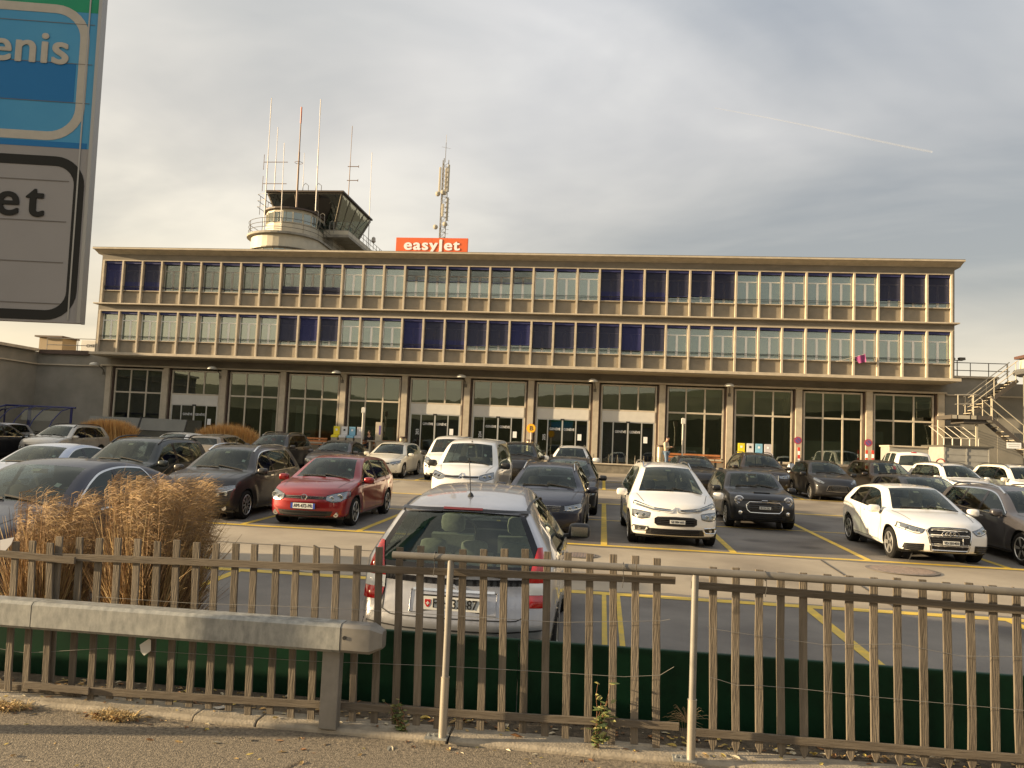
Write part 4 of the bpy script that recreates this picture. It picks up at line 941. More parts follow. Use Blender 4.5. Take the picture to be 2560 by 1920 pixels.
def upper_window(i, z0, z1, st):
    """one module: frame, glass, blind, guard rail; z0 panel bottom z1 top"""
    x0 = BX0+i*BM_+.075; x1 = BX0+(i+1)*BM_-.075; zs = z0+.79*(z1-z0)/2.70+0.0; zt = z1-.01; yg = BD+.24
    f = MB(); w = .07
    f.box(x0, x1, yg-.03, yg+.03, zs+.02, zs+.09); f.box(x0, x0+.05, yg-.03, yg+.03, zs+.09, zt); f.box(x1-.05, x1, yg-.03, yg+.03, zs+.09, zt)
    ztr = z1-.62*(z1-z0)/2.7; xc = (x0+x1)/2; f.box(x0+.05, x1-.05, yg-.032, yg+.03, ztr-.03, ztr+.035); f.box(xc-.065, xc+.065, yg-.035, yg+.03, zs+.09, ztr-.03)
    f.box(x0+.05, x1-.05, yg-.02, yg+.02, zt-.05, zt)
    wo = bp(f, 'window', WHF)
    p = MB(); p.box(x0+.05, x1-.05, yg-.006, yg+.004, zs+.09, zt-.05); p.build('pane', UGL, wo)
    if st in 'FSTHP': pass
    b = MB(); yb = BD+.11; full = zt-(zs+.02)
    b.box(x0+.004, x1-.004, yb-.07, yb+.05, zt-.21, zt-.0, 0)
    bot = {'N': None, 'F': zs+.03, 'T': zs+.03, 'S': zs+.26+.04*((i*7) % 3), 'H': zt-.47*full-.03*((i*5) % 3), 'P': zs+.46-.05*((i*3) % 4)}[st]
    if bot:
        solid = st in 'FP'; n = int((zt-.21-bot)/(.052 if solid else .062)); tilt = .052 if solid else (.016 if st != 'H' else .028)
        for k in range(n):
            z = zt-.21-(k+.5)*(zt-.21-bot)/n; h = (zt-.21-bot)/n
            mi = 1 if solid and ((i*13) % 5 or 0) else (0 if solid else 2)
            if solid: b.add([(x0+.01, yb-.012, z-h*.48), (x1-.01, yb-.012, z-h*.48), (x1-.01, yb+.012, z+h*.5), (x0+.01, yb+.012, z+h*.5)], [(0, 1, 2, 3)], mi if z > bot+.3*full or st == 'P' else 0)
            else: b.add([(x0+.01, yb-.022, z-tilt*.5), (x1-.01, yb-.022, z-tilt*.5), (x1-.01, yb+.022, z+tilt*.5), (x0+.01, yb+.022, z+tilt*.5)], [(0, 1, 2, 3)], 1 if st == 'H' and k > n-4 or (st == 'H' and i % 2) else mi)
        b.box(x0+.01, x1-.01, yb-.02, yb+.02, bot-.035, bot, 0)
        if st == 'T': b.box(x0+.012, x1-.012, yb-.006, yb+.006, bot, bot+.5, 1)
    bo = b.build('blind', [NAVY, NAVD, GRYSL], wo, fix=False)
    if bot and st in 'ST':  # cream lift cords
        pass
    r = MB(); r.tube([(x0-.07, BD+.02, zs+.29), (x1+.07, BD+.02, zs+.29)], .018, 6); r.tube([(x0-.07, BD+.02, zs+.21), (x1+.07, BD+.02, zs+.21)], .010, 5); r.build('guard_bar', BLK, wo)
for row, (z0, z1, ss) in enumerate(((10.10, 12.93, SU), (6.93, 9.66, SLW))):
    for i in range(39): upper_window(i, z0, z1, ss[i])
    zs = z0+.79*(z1-z0)/2.70
    mb = MB()
    for i in range(39):
        x0 = BX0+i*BM_+.075; x1 = BX0+(i+1)*BM_-.075; mb.box(x0, x1, BD+.10, BD+.425, z0, zs)
    bp(mb, 'spandrel_panel', STP)
    mb = MB()
    for i in range(39):
        x0 = BX0+i*BM_+.076; x1 = BX0+(i+1)*BM_-.076; mb.box(x0, x1, BD-.03, BD+.42, zs-.004, zs+.035)
    bp(mb, 'window_sill', CRM)
    mb = MB(); mb.box(BX0-.07, BX1+.07, BD-.06, BD+.10, z1-.065, z1-.001); bp(mb, 'lintel', CRM)
    for i in range(40):
        xc = BX0+i*BM_; mb = MB(); zt_ = z1-.066; mb.box(xc-.058, xc+.058, BD-.085, BD+.42, z0+.001, zt_); bp(mb, 'mullion', CRM, bevel=.01)
# ground floor
GZ = 1.22
mb = MB(); mb.box(BX0-.02, BX1+.02, BD2, BD2+.30, 6.27, 6.70); bp(mb, 'ground_floor_wall', STO)
mb = MB(); mb.box(BX0-.55, BX1+.28, BD2-.26, BD2+.05, 6.17, 6.27); bp(mb, 'ledge', CRM, bevel=.012)
BW = 3.9762
for k in range(14):
    xc = BX0+k*BW; mb = MB(); mb.box(xc-.18, xc+.18, BD2-.16, BD2+.25, GZ-.1, 6.168); mb.box(xc-.27, xc-.182, BD2+.0, BD2+.3, GZ-.1, 6.168, 1); mb.box(xc+.182, xc+.27, BD2+.0, BD2+.3, GZ-.1, 6.168, 1); bp(mb, 'pillar', [CRM, BRD])
WHP = mat('white_fascia', (.60, .58, .53), rough=.6, noise_=.04); ALF = mat('door_frame', (.52, .52, .49), rough=.35, metal=.5); PUR = mat('purple_panel', (.10, .07, .24), rough=.5)
DRK = mat('dark_interior', (.20, .17, .135), rough=.8, col2=(.38, .32, .25), nscale=.5); RBL = mat('roller_blind', (.32, .32, .28), rough=.8); LOGO = mat('lettering_white', (.85, .85, .85), rough=.5)
for k in range(13):
    xa = BX0+k*BW+.31; xb = BX0+(k+1)*BW-.31; door = k in (1, 5, 6, 7, 8); zt = 6.08; zm = 4.52; zb = 1.78 if not door else GZ+.06; y = BD2+.10
    f = MB(); fw = .095; f.box(xa, xb, y, y+.12, zt-fw, zt)
    f.box(xa, xb, y-.01, y+.12, zm-.05, zm+.05)
    f.box(xa, xa+fw, y, y+.12, zb, zt-fw); f.box(xb-fw, xb, y, y+.12, zb, zt-fw)
    cols = [xa+(xb-xa)*t for t in (1/3, 2/3)]
    for c in cols:
        f.box(c-.045, c+.045, y, y+.12, zm+.05, zt-fw)
        if not door: f.box(c-.045, c+.045, y, y+.12, zb+.07, zm-.05)
    if not door: f.box(xa, xb, y, y+.12, zb, zb+.07)
    fo = bp(f, 'shop_window', CRD)
    xs = [xa+fw]+cols+[xb-fw]
    for j in range(3):
        g_ = MB(); g_.box(xs[j]+.03, xs[j+1]-.03, y+.05, y+.058, zm+.05, zt-fw); g_.build('pane', GGL, fo)
        if not door: g_ = MB(); g_.box(xs[j]+.03, xs[j+1]-.03, y+.05, y+.058, zb+.07, zm-.05); g_.build('pane', GGL, fo)
        bl = {3: (0, 0, 1), 4: (1, 1, 1), 5: (1, 0, 0)}.get(k, (0, 0, 0))[j]
        r = MB(); r.box(xs[j]+.04, xs[j+1]-.04, y+.14, y+.15, (zm+.06 if bl else zt-.50-.06*(k % 2)), zt-fw); r.build('roller_blind', RBL, fo)
    if not door:
        mb = MB(); mb.box(xa-.04, xb+.04, y+.02, y+.3, GZ-.1, zb-.002); bp(mb, 'plinth', STP)
        mb = MB(); mb.box(xa-.02, xb+.02, y-.08, y+.019, zb-.07, zb-.004); bp(mb, 'window_sill', CRM)
    else:
        mb = MB(); mb.box(xa+fw+.002, xb-fw-.002, y-.02, y+.10, 3.86, zm-.052); bp(mb, 'door_fascia', WHP)
        zd = 3.855; q = [xa+fw+.002]+[xa+(xb-xa)*t for t in (.235, .50, .745)]+[xb-fw-.002]
        d = MB()
        for x in (q[0], q[1]-.035, q[3]-.035, q[4]-.07): d.box(x, x+.07, y, y+.09, zb, zd-.06)
        d.box(q[2]-.045, q[2]+.045, y-.02, y+.07, zb, zd-.061); d.box(q[0], q[4], y, y+.09, zd-.059, zd); d.box(q[0], q[4], y-.002, y+.09, zb-.06, zb-.002); d.box(q[2]-.12, q[2]+.12, y-.07, y-.021, zd-.07, zd+.02, 1)
        do = bp(d, 'sliding_door', [ALF, BLK])
        for j in range(4):
            g_ = MB(); g_.box(q[j]+.036, q[j+1]-.036, y+.03, y+.038, zb, zd-.06); po = g_.build('pane', GGL, do)
            if j in (1, 2): text_mesh('door_lettering', 'GENÈVE', .21, LOGO, po, ((q[j]+q[j+1])/2, y+.026, 3.23), ext=.001, off=.0, sx=.88)
        if k in (5, 6, 7):
            t = text_mesh('door_lettering', ['', '', '', '', '', '203', '204', '205'][k], .26, LOGO, do, (q[1]-.20, y+.026, 2.72), (R(90), R(-90), 0), ext=.001, off=.0)
        if k in (1, 5, 6, 7, 8):
            n_ = MB(); n_.box(q[3]+.12, q[3]+.36, y+.018, y+.024, 2.60, 2.98); n_.build('notice', LOGO, do)
        for j, cnd in ((0, k in (5, 8)), (2, k == 5), (3, k in (5, 7, 8)), (1, k == 8)):
            if cnd: b_ = MB(); b_.box(q[j]+.05, q[j+1]-.05, y+.5, y+.52, zb, zd-(.1 if j != 3 else .3)); b_.build('banner', PUR, do)
# interior of the hall
mb = MB(); mb.box(BX0, BX1, 53.0, 53.2, GZ, 6.7, 0); mb.box(BX0, BX1, BD2+.5, 53.0, GZ-.12, GZ-.02, 0); mb.box(BX0, BX1, BD2+.4, 53, 6.3, 6.4, 0); mb.box(BX0-.02, BX0+.1, BD2+.31, 53, GZ, 6.7); mb.box(BX1-.1, BX1+.02, BD2+.31, 53, GZ, 6.7)
for k in range(1, 13): mb.box(BX0+k*BW-.25, BX0+k*BW+.25, 51, 51.4, GZ, 6.3, 0)
bp(mb, 'hall_interior', DRK)
mb = MB(); 
for (x, z0, z1, w) in ((-14.4, GZ+.1, 2.95, 3.2), (-21, GZ, 3.6, 1.2), (-19.3, GZ, 4.1, 1.4), (9, GZ, 2.9, 2.8), (5.3, GZ, 2.5, 2.2), (13, GZ, 3.2, 2.4), (16, 3.2, 3.9, 1.2), (-25, 3, 3.6, .8)): mb.box(x-w/2, x+w/2, 49.6, 49.7, z0, z1)
bp(mb, 'hall_screens', mat('hall_screen', (.42, .44, .42), rough=.7))
# terrace in front
TER = mat('terrace_slab', (.30, .26, .20), rough=.85, noise_=.2, nscale=2.5, bump=.3, bscale=40)
mb = MB(); mb.box(-33.3, 20.2, 45.3, BD2+.2, .4, GZ); o = tag(mb.build('terrace', TER), 'raised terrace pavement along the terminal', kind='structure')
lw = empty('low_wall', (0, 45, G(45)), label='low weathered stone wall edging the terrace of the terminal', cat='wall')
mb = MB(); mb.box(-18, 20, 45.02, 45.29, .6, 1.28); mb.v = [tuple(Vector(p)-lw.location) for p in mb.v]; mb.build('wall', mat('weathered_stone', (.12, .11, .085), rough=.9, col2=(.24, .21, .16), nscale=3, detail=9), lw)
mb = MB(); mb.box(-18.05, 20.05, 44.95, 45.36, 1.282, 1.36); mb.v = [tuple(Vector(p)-lw.location) for p in mb.v]; mb.build('coping', CRM, lw, bevel=.01)
# rooftop
O_ = mat('orange_panel', (.72, .13, .035), rough=.5, noise_=.04); 
sg = empty('roof_sign', (-10.85, 46.6, 13.6), label='orange rooftop sign with white easyJet lettering', cat='sign')
mb = MB(); mb.box(-2.24, 2.24, 0, .16, .02, .97); p = mb.build('sign_panel', O_, sg, bevel=.01)
ORD = mat('orange_seam', (.45, .09, .03), rough=.6); mb = MB(); mb.box(-.004, .004, -.002, 0, .02, .97); mb.build('seam', ORD, p)
mb = MB(); 
for x in (-1.9, 1.9): mb.bar((x, .2, -.02), (x, .9, -.02), .06); mb.bar((x, .2, .8), (x, .9, 0), .05)
mb.build('bracket', BLK, sg)
t = text_mesh('lettering', 'easyJet', .93, LOGO, p, (.0, -.012, .50), ext=.012, sx=1.16, space=1.14, bold=.032)
for (u, v, w, h, lb) in ((1244, 634, .42, .16, 'left small dark roof vent, nearest the orange sign'), (1516, 634, .75, .3, 'largest dark box vent on the terminal roof'), (1629, 637, .5, .2, 'right round dark vent on the terminal roof')):
    c = at(u, v, 49); mb = MB(); mb.lathe([(w/2, 13.6-c.z), (w/2*.9, 13.9-c.z), (w/2*1.15, 13.92-c.z), (w/2*.7, 14.12-c.z+h*.2)], (0, 0, 0), 'z', 12 if w < .7 else 4); tag(mb.build('roof_vent', mat('vent_dark', (.10, .085, .075), rough=.6), loc=(c.x, 49, c.z)), lb, 'vent', 'vents on the terminal roof')
# ------------------------------------------------------------------ control tower
TWC = mat('tower_cream', (.46, .42, .33), rough=.6, noise_=.12, nscale=1.2); TWG = glass('tower_glass', (.35, .45, .42), .22, .02, wob=.05); TWD = glass('tower_glass_dark', (.10, .12, .12), .10, .02)
TST = mat('tower_steel', (.13, .115, .09), rough=.5, metal=.4); TGR = mat('tower_grey', (.27, .25, .21), rough=.8, noise_=.25, nscale=2)
TW = empty('control_tower', (-24.6, 60, 13.6), label='old control tower with rounded cream body and slanted glass cab behind the roof', cat='tower')
def tp(mb, name, m, parent=TW, **k):
    mb.v = [tuple(Vector(p)-TW.location) for p in mb.v]; return mb.build(name, m, parent, **k)
def bow_plan(xl, xr, yf, yb, n=18):
    """half-ellipse bow facing the camera then straight flanks"""
    cx_ = (xl+xr)/2; a = (xr-xl)/2; P = [(xl, yb)]
    for i in range(n+1):
        t = math.pi-math.pi*i/n; P.append((cx_+a*math.cos(t), yf+a*.95-(a*.95)*math.sin(t)))
    P.append((xr, yb)); return P
DL, DRr, DF, DB = -28.1, -22.3, 55.4, 72
low = bow_plan(DL+.45, DRr-.30, DF+.45, DB)
mb = MB(); mb.prism(low, 13.4, 15.55, 'z'); tp(mb, 'lower_storey', TWC, smooth=False)
mb = MB()
P = bow_plan(DL+.30, DRr-.16, DF+.30, DB)
for z0, z1 in ((16.25, 17.2),): mb.prism(P, z0, z1, 'z')
mb.prism(bow_plan(DL+.36, DRr-.22, DF+.36, DB), 13.4, 14.0, 'z'); tp(mb, 'parapet_band', TWC, smooth=False)
mb = MB(); mb.prism(bow_plan(DL+.22, DRr-.08, DF+.22, DB), 16.17, 16.25, 'z'); tp(mb, 'band_edge', TST)
mb = MB(); mb.prism(bow_plan(DL, DRr, DF, DB), 17.2, 17.36, 'z'); tp(mb, 'balcony_deck', TGR)
low2 = bow_plan(DL+.44, DRr-.29, DF+.44, DB)
# strip windows of lower storey
def strip(P, z0, z1, name, g_, every=2, rng=None):
    n = len(P)-1; fr = MB(); gl_ = MB(); rng = rng or range(n)
    for i in rng:
        a, b = P[i], P[i+1]; gl_.add([(a[0], a[1], z0), (b[0], b[1], z0), (b[0], b[1], z1), (a[0], a[1], z1)], [(0, 1, 2, 3)])
        for zz in (z0+.02, z1-.02): fr.bar((a[0], a[1], zz), (b[0], b[1], zz), .05)
        if i % every == 0: fr.bar((a[0], a[1], z0), (a[0], a[1], z1), .10)
    fo = tp(fr, name, TWC); tp(gl_, 'pane', g_, fo, fix=False)
strip(low2, 15.55, 16.17, 'window_strip', TWG)
strip(low2, 14.0, 15.5, 'window_strip', TWG)
# upper drum
UP = bow_plan(-27.0, -23.05, 57.0, 70, 8)
mb = MB(); mb.prism(UP, 17.36, 18.45, 'z'); tp(mb, 'drum_wall', TWC)
strip(UP, 18.45, 19.30, 'window_strip', TWG, 1)
mb = MB(); mb.prism(bow_plan(-27.02, -23.03, 56.98, 70, 8), 19.30, 19.48, 'z'); tp(mb, 'drum_wall', TWC)
mb = MB(); mb.prism(bow_plan(-27.25, -22.85, 56.75, 70, 12), 19.48, 19.60, 'z'); tp(mb, 'drum_roof', mat('drum_roof', (.07, .05, .04), rough=.6))
mb = MB(); mb.box(-26.6, -23.4, 59.2, 66, 17.4, 19.4); tp(mb, 'drum_core', mat('tower_core', (.20, .19, .16), rough=.8))
# cab
CT, CB = [(-27.4, 59.4), (-21.3, 59.4), (-21.3, 67.0), (-27.4, 67.0)], [(-26.6, 60.7), (-22.25, 60.7), (-22.25, 66.0), (-26.6, 66.0)]
zt, zb = 21.45, 18.95
mb = MB(); mb.box(-27.62, -21.12, 59.2, 67.2, 21.52, 21.66); tp(mb, 'cab_roof', mat('cab_roof', (.06, .045, .035), rough=.6))
mb = MB(); mb.box(-27.45, -21.28, 59.38, 67.02, 21.40, 21.52); tp(mb, 'roof_soffit', TST)
fr = MB()
for a, b in zip(CT, CB): fr.bar((a[0], a[1], 21.42), (b[0], b[1], zb), .16)
for t in (.36, .68): 
    for (i, j) in ((0, 1), (2, 3)): fr.bar((lerp(CT[i][0], CT[j][0], t), lerp(CT[i][1], CT[j][1], t), 21.42), (lerp(CB[i][0], CB[j][0], t), lerp(CB[i][1], CB[j][1], t), zb), .11)
for t in (.25, .5, .75): fr.bar((CT[1][0], lerp(59.4, 67, t), 21.42), (CB[1][0], lerp(60.7, 66, t), zb), .07)
fo = tp(fr, 'cab_window', TST)
for (i, j), g_ in (((0, 1), TWD), ((1, 2), TWG), ((2, 3), TWD), ((3, 0), TWD)):
    mb = MB(); mb.add([(*CT[i], 21.41), (*CT[j], 21.41), (*CB[j], zb), (*CB[i], zb)], [(0, 1, 2, 3)]); tp(mb, 'pane', g_, fo, fix=False)
mb = MB(); mb.box(-26.6, -22.25, 60.75, 66, 18.4, 19.05); mb.box(-25.6, -23.2, 62, 65, 19.05, 19.9); tp(mb, 'cab_base', TGR)
mb = MB(); mb.box(-23.0, -20.9, 60.4, 68.6, 18.20, 18.42); mb.box(-23.6, -22.4, 60.9, 68, 13.6, 18.2, 0); tp(mb, 'side_balcony', TGR)
mb = MB(); mb.box(-21.0, -20.94, 60.4, 68.6, 18.42, 18.75); mb.box(-23, -21.0, 60.4, 60.46, 18.42, 18.75); tp(mb, 'balcony_parapet', TWC)
def rail_(pts, h, zz, n_, name='balcony_railing', r=.022, rows=(1.0, .66, .33)):
    mb = MB(); 
    for k in rows: mb.tube([(x, y, zz+h*k) for x, y in pts], r, 5)
    d = [0]
    for a, b in zip(pts[:-1], pts[1:]): d.append(d[-1]+math.hypot(b[0]-a[0], b[1]-a[1]))
    for t in np.linspace(0, d[-1], n_): x = np.interp(t, d, [p[0] for p in pts]); y = np.interp(t, d, [p[1] for p in pts]); mb.tube([(x, y, zz), (x, y, zz+h)], r, 5)
    return tp(mb, name, TST)
rail_(bow_plan(DL+.1, DRr-.1, DF+.1, DB), 1.0, 17.36, 24)
rail_([(-22.9, 60.45), (-20.95, 60.45), (-20.95, 70.2), (-20.0, 70.2)], 1.1, 18.4, 14)
rail_([(-27.9, 62), (-27.9, 58.6), (-27.2, 58.3), (-27.0, 60)], 1.5, 19.6, 5)
for x, y in ((-24.0, 60.6), (-25.1, 60.6)): 
    mb = MB(); mb.tube([(x, y, 21.6), (x+.05, y, 22.5), (x+.25, y, 22.7), (x+.5, y, 22.5), (x+.5, y, 21.6)], .025, 5); tp(mb, 'hatch_rail', TST)
for x, y, z in ((-22.9, 58.3, 18.75), (-22.6, 58.9, 18.7), (-22.2, 60.0, 18.4)):
    mb = MB(); mb.tube([(x-.17, y, z), (x-.17, y, z+.9), (x, y, z+1.0), (x+.17, y, z+.9), (x+.17, y, z)], .03, 5); tp(mb, 'hatch_rail', GALV2)
ANT = mat('antenna_pale', (.50, .45, .40), rough=.5); ANR = mat('antenna_red', (.42, .09, .05), rough=.5); ANB = mat('antenna_rust', (.20, .13, .09), rough=.6)
al = [('tallest pale antenna at the left of the control tower', (679, 245), (660, 560), 56.3, .055, 17.4), ('slim pale antenna rising left of the tower cab', (695, 318), (686, 470), 61.3, .05, 21.6), ('thin short antenna in front of the tower cab', (711, 357), (702, 560), 56.2, .045, 17.4),
      ('stout antenna mast with a red tip in front of the tower cab', (754, 268), (741, 520), 57.4, .085, 19.6), ('thin short antenna behind the red-tipped mast', (761, 382), (757, 478), 62, .035, 21.6), ('tall straight antenna at the middle of the tower cab', (802, 248), (789, 530), 57.6, .06, 19.5),
      ('antenna with two short cross arms at the right of the tower cab', (881, 315), (871, 490), 63.5, .05, 21.6), ('thin antenna at the far right end of the control tower', (930, 381), (920, 625), 66.5, .045, 18.4)]
for i, (lb, a, b, Y, r, z0) in enumerate(al):
    p = at(*a, Y); q = at(*b, Y); q = p+(q-p)*((p.z-z0)/(p.z-q.z)); root = empty('antenna', q, label=lb, cat='antenna', group='antennas on the control tower'); d = p-q
    mb = MB(); r *= .72; mb.tube([(0, 0, 0), d*.55, d*.56, d*.85, d*.86, d], [r*1.1, r*.9, r*.7, r*.6, r*.8, r*.7] if i != 3 else [r*1.3, r*1.1, r*.8, r*.7, r*.9, r*.9], 6); mb.build('mast', ANB if i in (3, 6) else ANT, root)
    if i == 3: mb = MB(); mb.tube([d*.84, d*1.001], r*1.0, 6); mb.build('tip', ANR, root); mb = MB(); mb.tube([d*.45+Vector((.3*math.cos(t), .3*math.sin(t), 0)) for t in np.linspace(0, 6.28, 13)[:-1]], .02, 4, closed=True); mb.build('ring', ANB, root)
    if i == 0: 
        mb = MB()
        for t in (.36, .52): mb.bar(d*t+Vector((-.3, 0, 0)), d*t+Vector((1.6, 0, 0)), .04); mb.bar(d*t+Vector((-.3, 0, -.6)), d*t+Vector((-.3, 0, .6)), .03)
        mb.build('cross_arm', ANB, root)
    if i == 6:
        mb = MB()
        for t in (.33, .5): mb.bar(d*t+Vector((-.2, 0, 0)), d*t+Vector((.75, 0, 0)), .05); mb.bar(d*t+Vector((.75, 0, -.1)), d*t+Vector((.75, 0, .1)), .04)
        mb.build('cross_arm', ANB, root)
    if i == 7: mb = MB(); mb.lathe([(.02, 0), (.2, .15), (.16, .5), (.02, .6)], (.45, 0, .9), 'z', 8); mb.bar((0, 0, 1.2), (.45, 0, 1.2), .04); mb.build('beacon', ANT, root)
    if i == 2: mb = MB(); mb.bar(d*.45+Vector((-.5, 0, .1)), d*.45, .05); mb.build('cross_arm', ANB, root)
# lattice telecom mast
lm = empty('lattice_mast', (-11.45, 52, 13.6), label='slender lattice telecom mast with panel antennas behind the orange sign', cat='mast')
mb = MB(); hgt = 7.9; s_ = .24
for k in range(3):
    t = k*2.09+.4; a = Vector((s_*math.cos(t), s_*math.sin(t), 0)); mb.tube([a, a+Vector((0.03*0, 0, hgt))], .03, 5)
    b = Vector((s_*math.cos(t+2.09), s_*math.sin(t+2.09), 0))
    for z in np.arange(0, hgt-.3, .35): mb.bar(a+Vector((0, 0, z)), b+Vector((0, 0, z+.35)), .022); mb.bar(a+Vector((0, 0, z)), b+Vector((0, 0, z)), .02)
for z in np.arange(0, 5.2, .3): mb.bar((s_+.0, 0, z), (s_+.22, 0, z), .02)
mb.build('lattice', GALV2, lm)
for (x, y, z, h) in ((.30, -.1, 5.9, 1.9), (-.28, -.15, 5.7, 1.9), (.33, -.1, 3.9, 1.6), (.05, -.3, 4.1, .9), (0.05, .3, 5.8, 1.9)):
    mb = MB(); mb.box(x-.07, x+.07, y-.05, y+.05, z-.3, z-.3+h); mb.build('panel_antenna', TWC, lm, bevel=.02)
for (x, z) in ((-.36, 5.4), (.0, 5.5), (-.4, 3.1), (.25, 3.3)): mb = MB(); mb.lathe([(.02, -.2), (.15, -.15), (.17, 0), (.02, .05)], (x, -.2, z), 'y', 10); mb.build('dish', TWC, lm, smooth='auto')
mb = MB(); mb.tube([(0, 0, hgt-.2), (0, 0, hgt+1.2)], .02, 5); mb.tube([(0, 0, hgt+1.2), (0, 0, hgt+1.75)], .012, 4); mb.bar((-.3, 0, hgt+.9), (.35, 0, hgt+.75), .012); mb.build('lightning_rod', GALV2, lm)
# ------------------------------------------------------------------ wings
WL = empty('west_wing', (-40, 48, G(46)), label='plain grey concrete side wing left of the terminal with a light cornice strip', cat='building')
def wp_(root):
    def f(mb, name, m, **k):
        mb.v = [tuple(Vector(p)-root.location) for p in mb.v]; return mb.build(name, m, root, **k)
    return f
w_ = wp_(WL)
mb = MB(); mb.box(-60, BX0-.021, BD2+.02, 56, 0, 6.98); mb.box(-60, -37.6, 28, BD2+.02, 0, 6.98); w_(mb, 'wall', CON)
mb = MB(); mb.box(-37.6, BX0-.56, BD2-.10, BD2+.019, 6.12, 6.20); mb.box(-37.59, -37.48, 28, BD2-.1, 6.12, 6.20); w_(mb, 'cornice_strip', CRM)
mb = MB(); mb.box(-60, -37.3, 28, BD2-.3, 6.98, 7.16); w_(mb, 'roof_edge', CRM)
mb = MB(); mb.prism([(-60, 8.9), (-37.5, 7.17), (-60, 7.17)], 28, BD2-.5, 'y'); w_(mb, 'copper_roof', mat('copper_roof', (.14, .19, .14), rough=.7, noise_=.2, nscale=1))
mb = MB(); mb.box(-43.5, -40.4, 44, 47, 7.4, 8.8); mb.box(-44, -39.8, 43.6, 47.2, 8.8, 8.95); w_(mb, 'rooftop_hut', mat('hut_brown', (.28, .2, .12), rough=.8))
mb = MB()
for z in (7.95, 7.5): mb.tube([(-37.2, 48.6, z), (-32.7, 48.6, z)], .025, 5)
for x in (-37.2, -35, -33): mb.tube([(x, 48.6, 7.0), (x, 48.6, 7.95)], .025, 5)
w_(mb, 'roof_railing', GALV2)
mb = MB(); mb.box(-37.4, -33.9, 48.15, 48.55, 6.85, 7.12); w_(mb, 'gutter_box', BRD)
cb = empty('equipment_cabinet', (-34.75, 50, 7.0), label='white rooftop cabinet with black lettering beside the terminal corner', cat='cabinet')
mb = MB(); mb.box(-.75, .75, -.4, .4, 0, 1.0); mb.build('cabinet', WHP, cb, bevel=.02); text_mesh('lettering', 'CMTN', .30, PTX, cb, (.1, -.41, .6), off=.01)
hb = empty('roof_hut', (-38.6, 51.5, 7.0), label='small brown hut with a flat overhanging roof on the side wing', cat='hut')
mb = MB(); mb.box(-.9, .85, -.7, .8, 0, 1.25); mb.build('wall', mat('hut_tan', (.34, .26, .16), rough=.8), hb); mb = MB(); mb.box(-1.1, 1.0, -.95, .9, 1.25, 1.36); mb.build('roof', BRD, hb)
sn = MB(); sn.box(-.12, .12, -.02, .02, -.1, .1); c = at(5, 992, 42); o = sn.build('wall_sign', LOGO, loc=(-37.56, 42.2, c.z)); o.rotation_euler.z = R(90); o.scale = (3, 1, 1.6); tag(o, 'small white sign on the grey side wing wall at the left edge', 'sign')
ER = empty('east_wing', (24, 48.4, G(46)), label='low grey wing right of the terminal behind the steel stairs', cat='building')
w_ = wp_(ER)
mb = MB(); mb.box(BX1+.021, 22.45, BD2+.02, 56, 0, 7.15); mb.box(22.45, 45, BD2+.02, 56, 0, 6.9); mb.box(22.45, 45, BD2-.0, BD2+.019, .0, 6.10, 0); w_(mb, 'wall', CON)
mb = MB(); mb.box(BX1+.3, 22.5, BD2-.12, 56.1, 7.15, 7.27); mb.box(BX1+.3, 45, BD2-.10, BD2-.001, 6.10, 6.18); w_(mb, 'cornice_strip', CRM)
mb = MB()
for z in (8.05, 7.6): mb.tube([(BX1+.3, 48.4, z), (23.0, 48.4, z)], .025, 5)
for x in (21.0, 22.0, 23.0): mb.tube([(x, 48.4, 7.2), (x, 48.4, 8.05)], .025, 5)
w_(mb, 'roof_railing', TST)
fl = empty('floodlight', (20.95, 50, 7.25), label='pair of floodlights above the east wing roof railing', cat='floodlight')
mb = MB(); mb.tube([(0, 0, 0), (0, 0, 1.15)], .03, 5); mb.bar((-.25, 0, 1.12), (.3, 0, 1.12), .04); mb.prism([(-.62, 1.2), (-.25, 1.32), (-.15, 1.2), (-.2, 1.12)], -.15, .15, 'y'); mb.prism([(.08, 1.3), (.4, 1.3), (.42, 1.15), (.1, 1.12)], -.15, .15, 'y'); mb.build('floodlight_heads', TST, fl)
# canopy building at far right
CP = empty('canopy_building', (25.5, 47, G(46)), label='building at the right edge with a dark canopy, cream wall and round steel column', cat='building')
w_ = wp_(CP)
mb = MB(); mb.box(23.0, 40, 46.0, 47.0, 7.62, 8.15); w_(mb, 'wall', CRD)
mb = MB(); mb.box(22.75, 40, 45.8, 47.1, 8.15, 8.30); w_(mb, 'roof', mat('red_brown_roof', (.09, .045, .035), rough=.6))
mb = MB(); mb.prism([(22.6, 7.40), (22.7, 7.55), (40, 7.62), (40, 7.15), (23.0, 7.15), (22.65, 7.25)], 45.2, 47, 'y'); w_(mb, 'canopy', mat('canopy_grey', (.10, .10, .10), rough=.6))
mb = MB(); mb.tube([(22.95, 46.2, 1), (22.95, 46.2, 7.15)], .16, 14); w_(mb, 'column', mat('column_steel', (.26, .25, .21), rough=.35, metal=.5), smooth='auto')
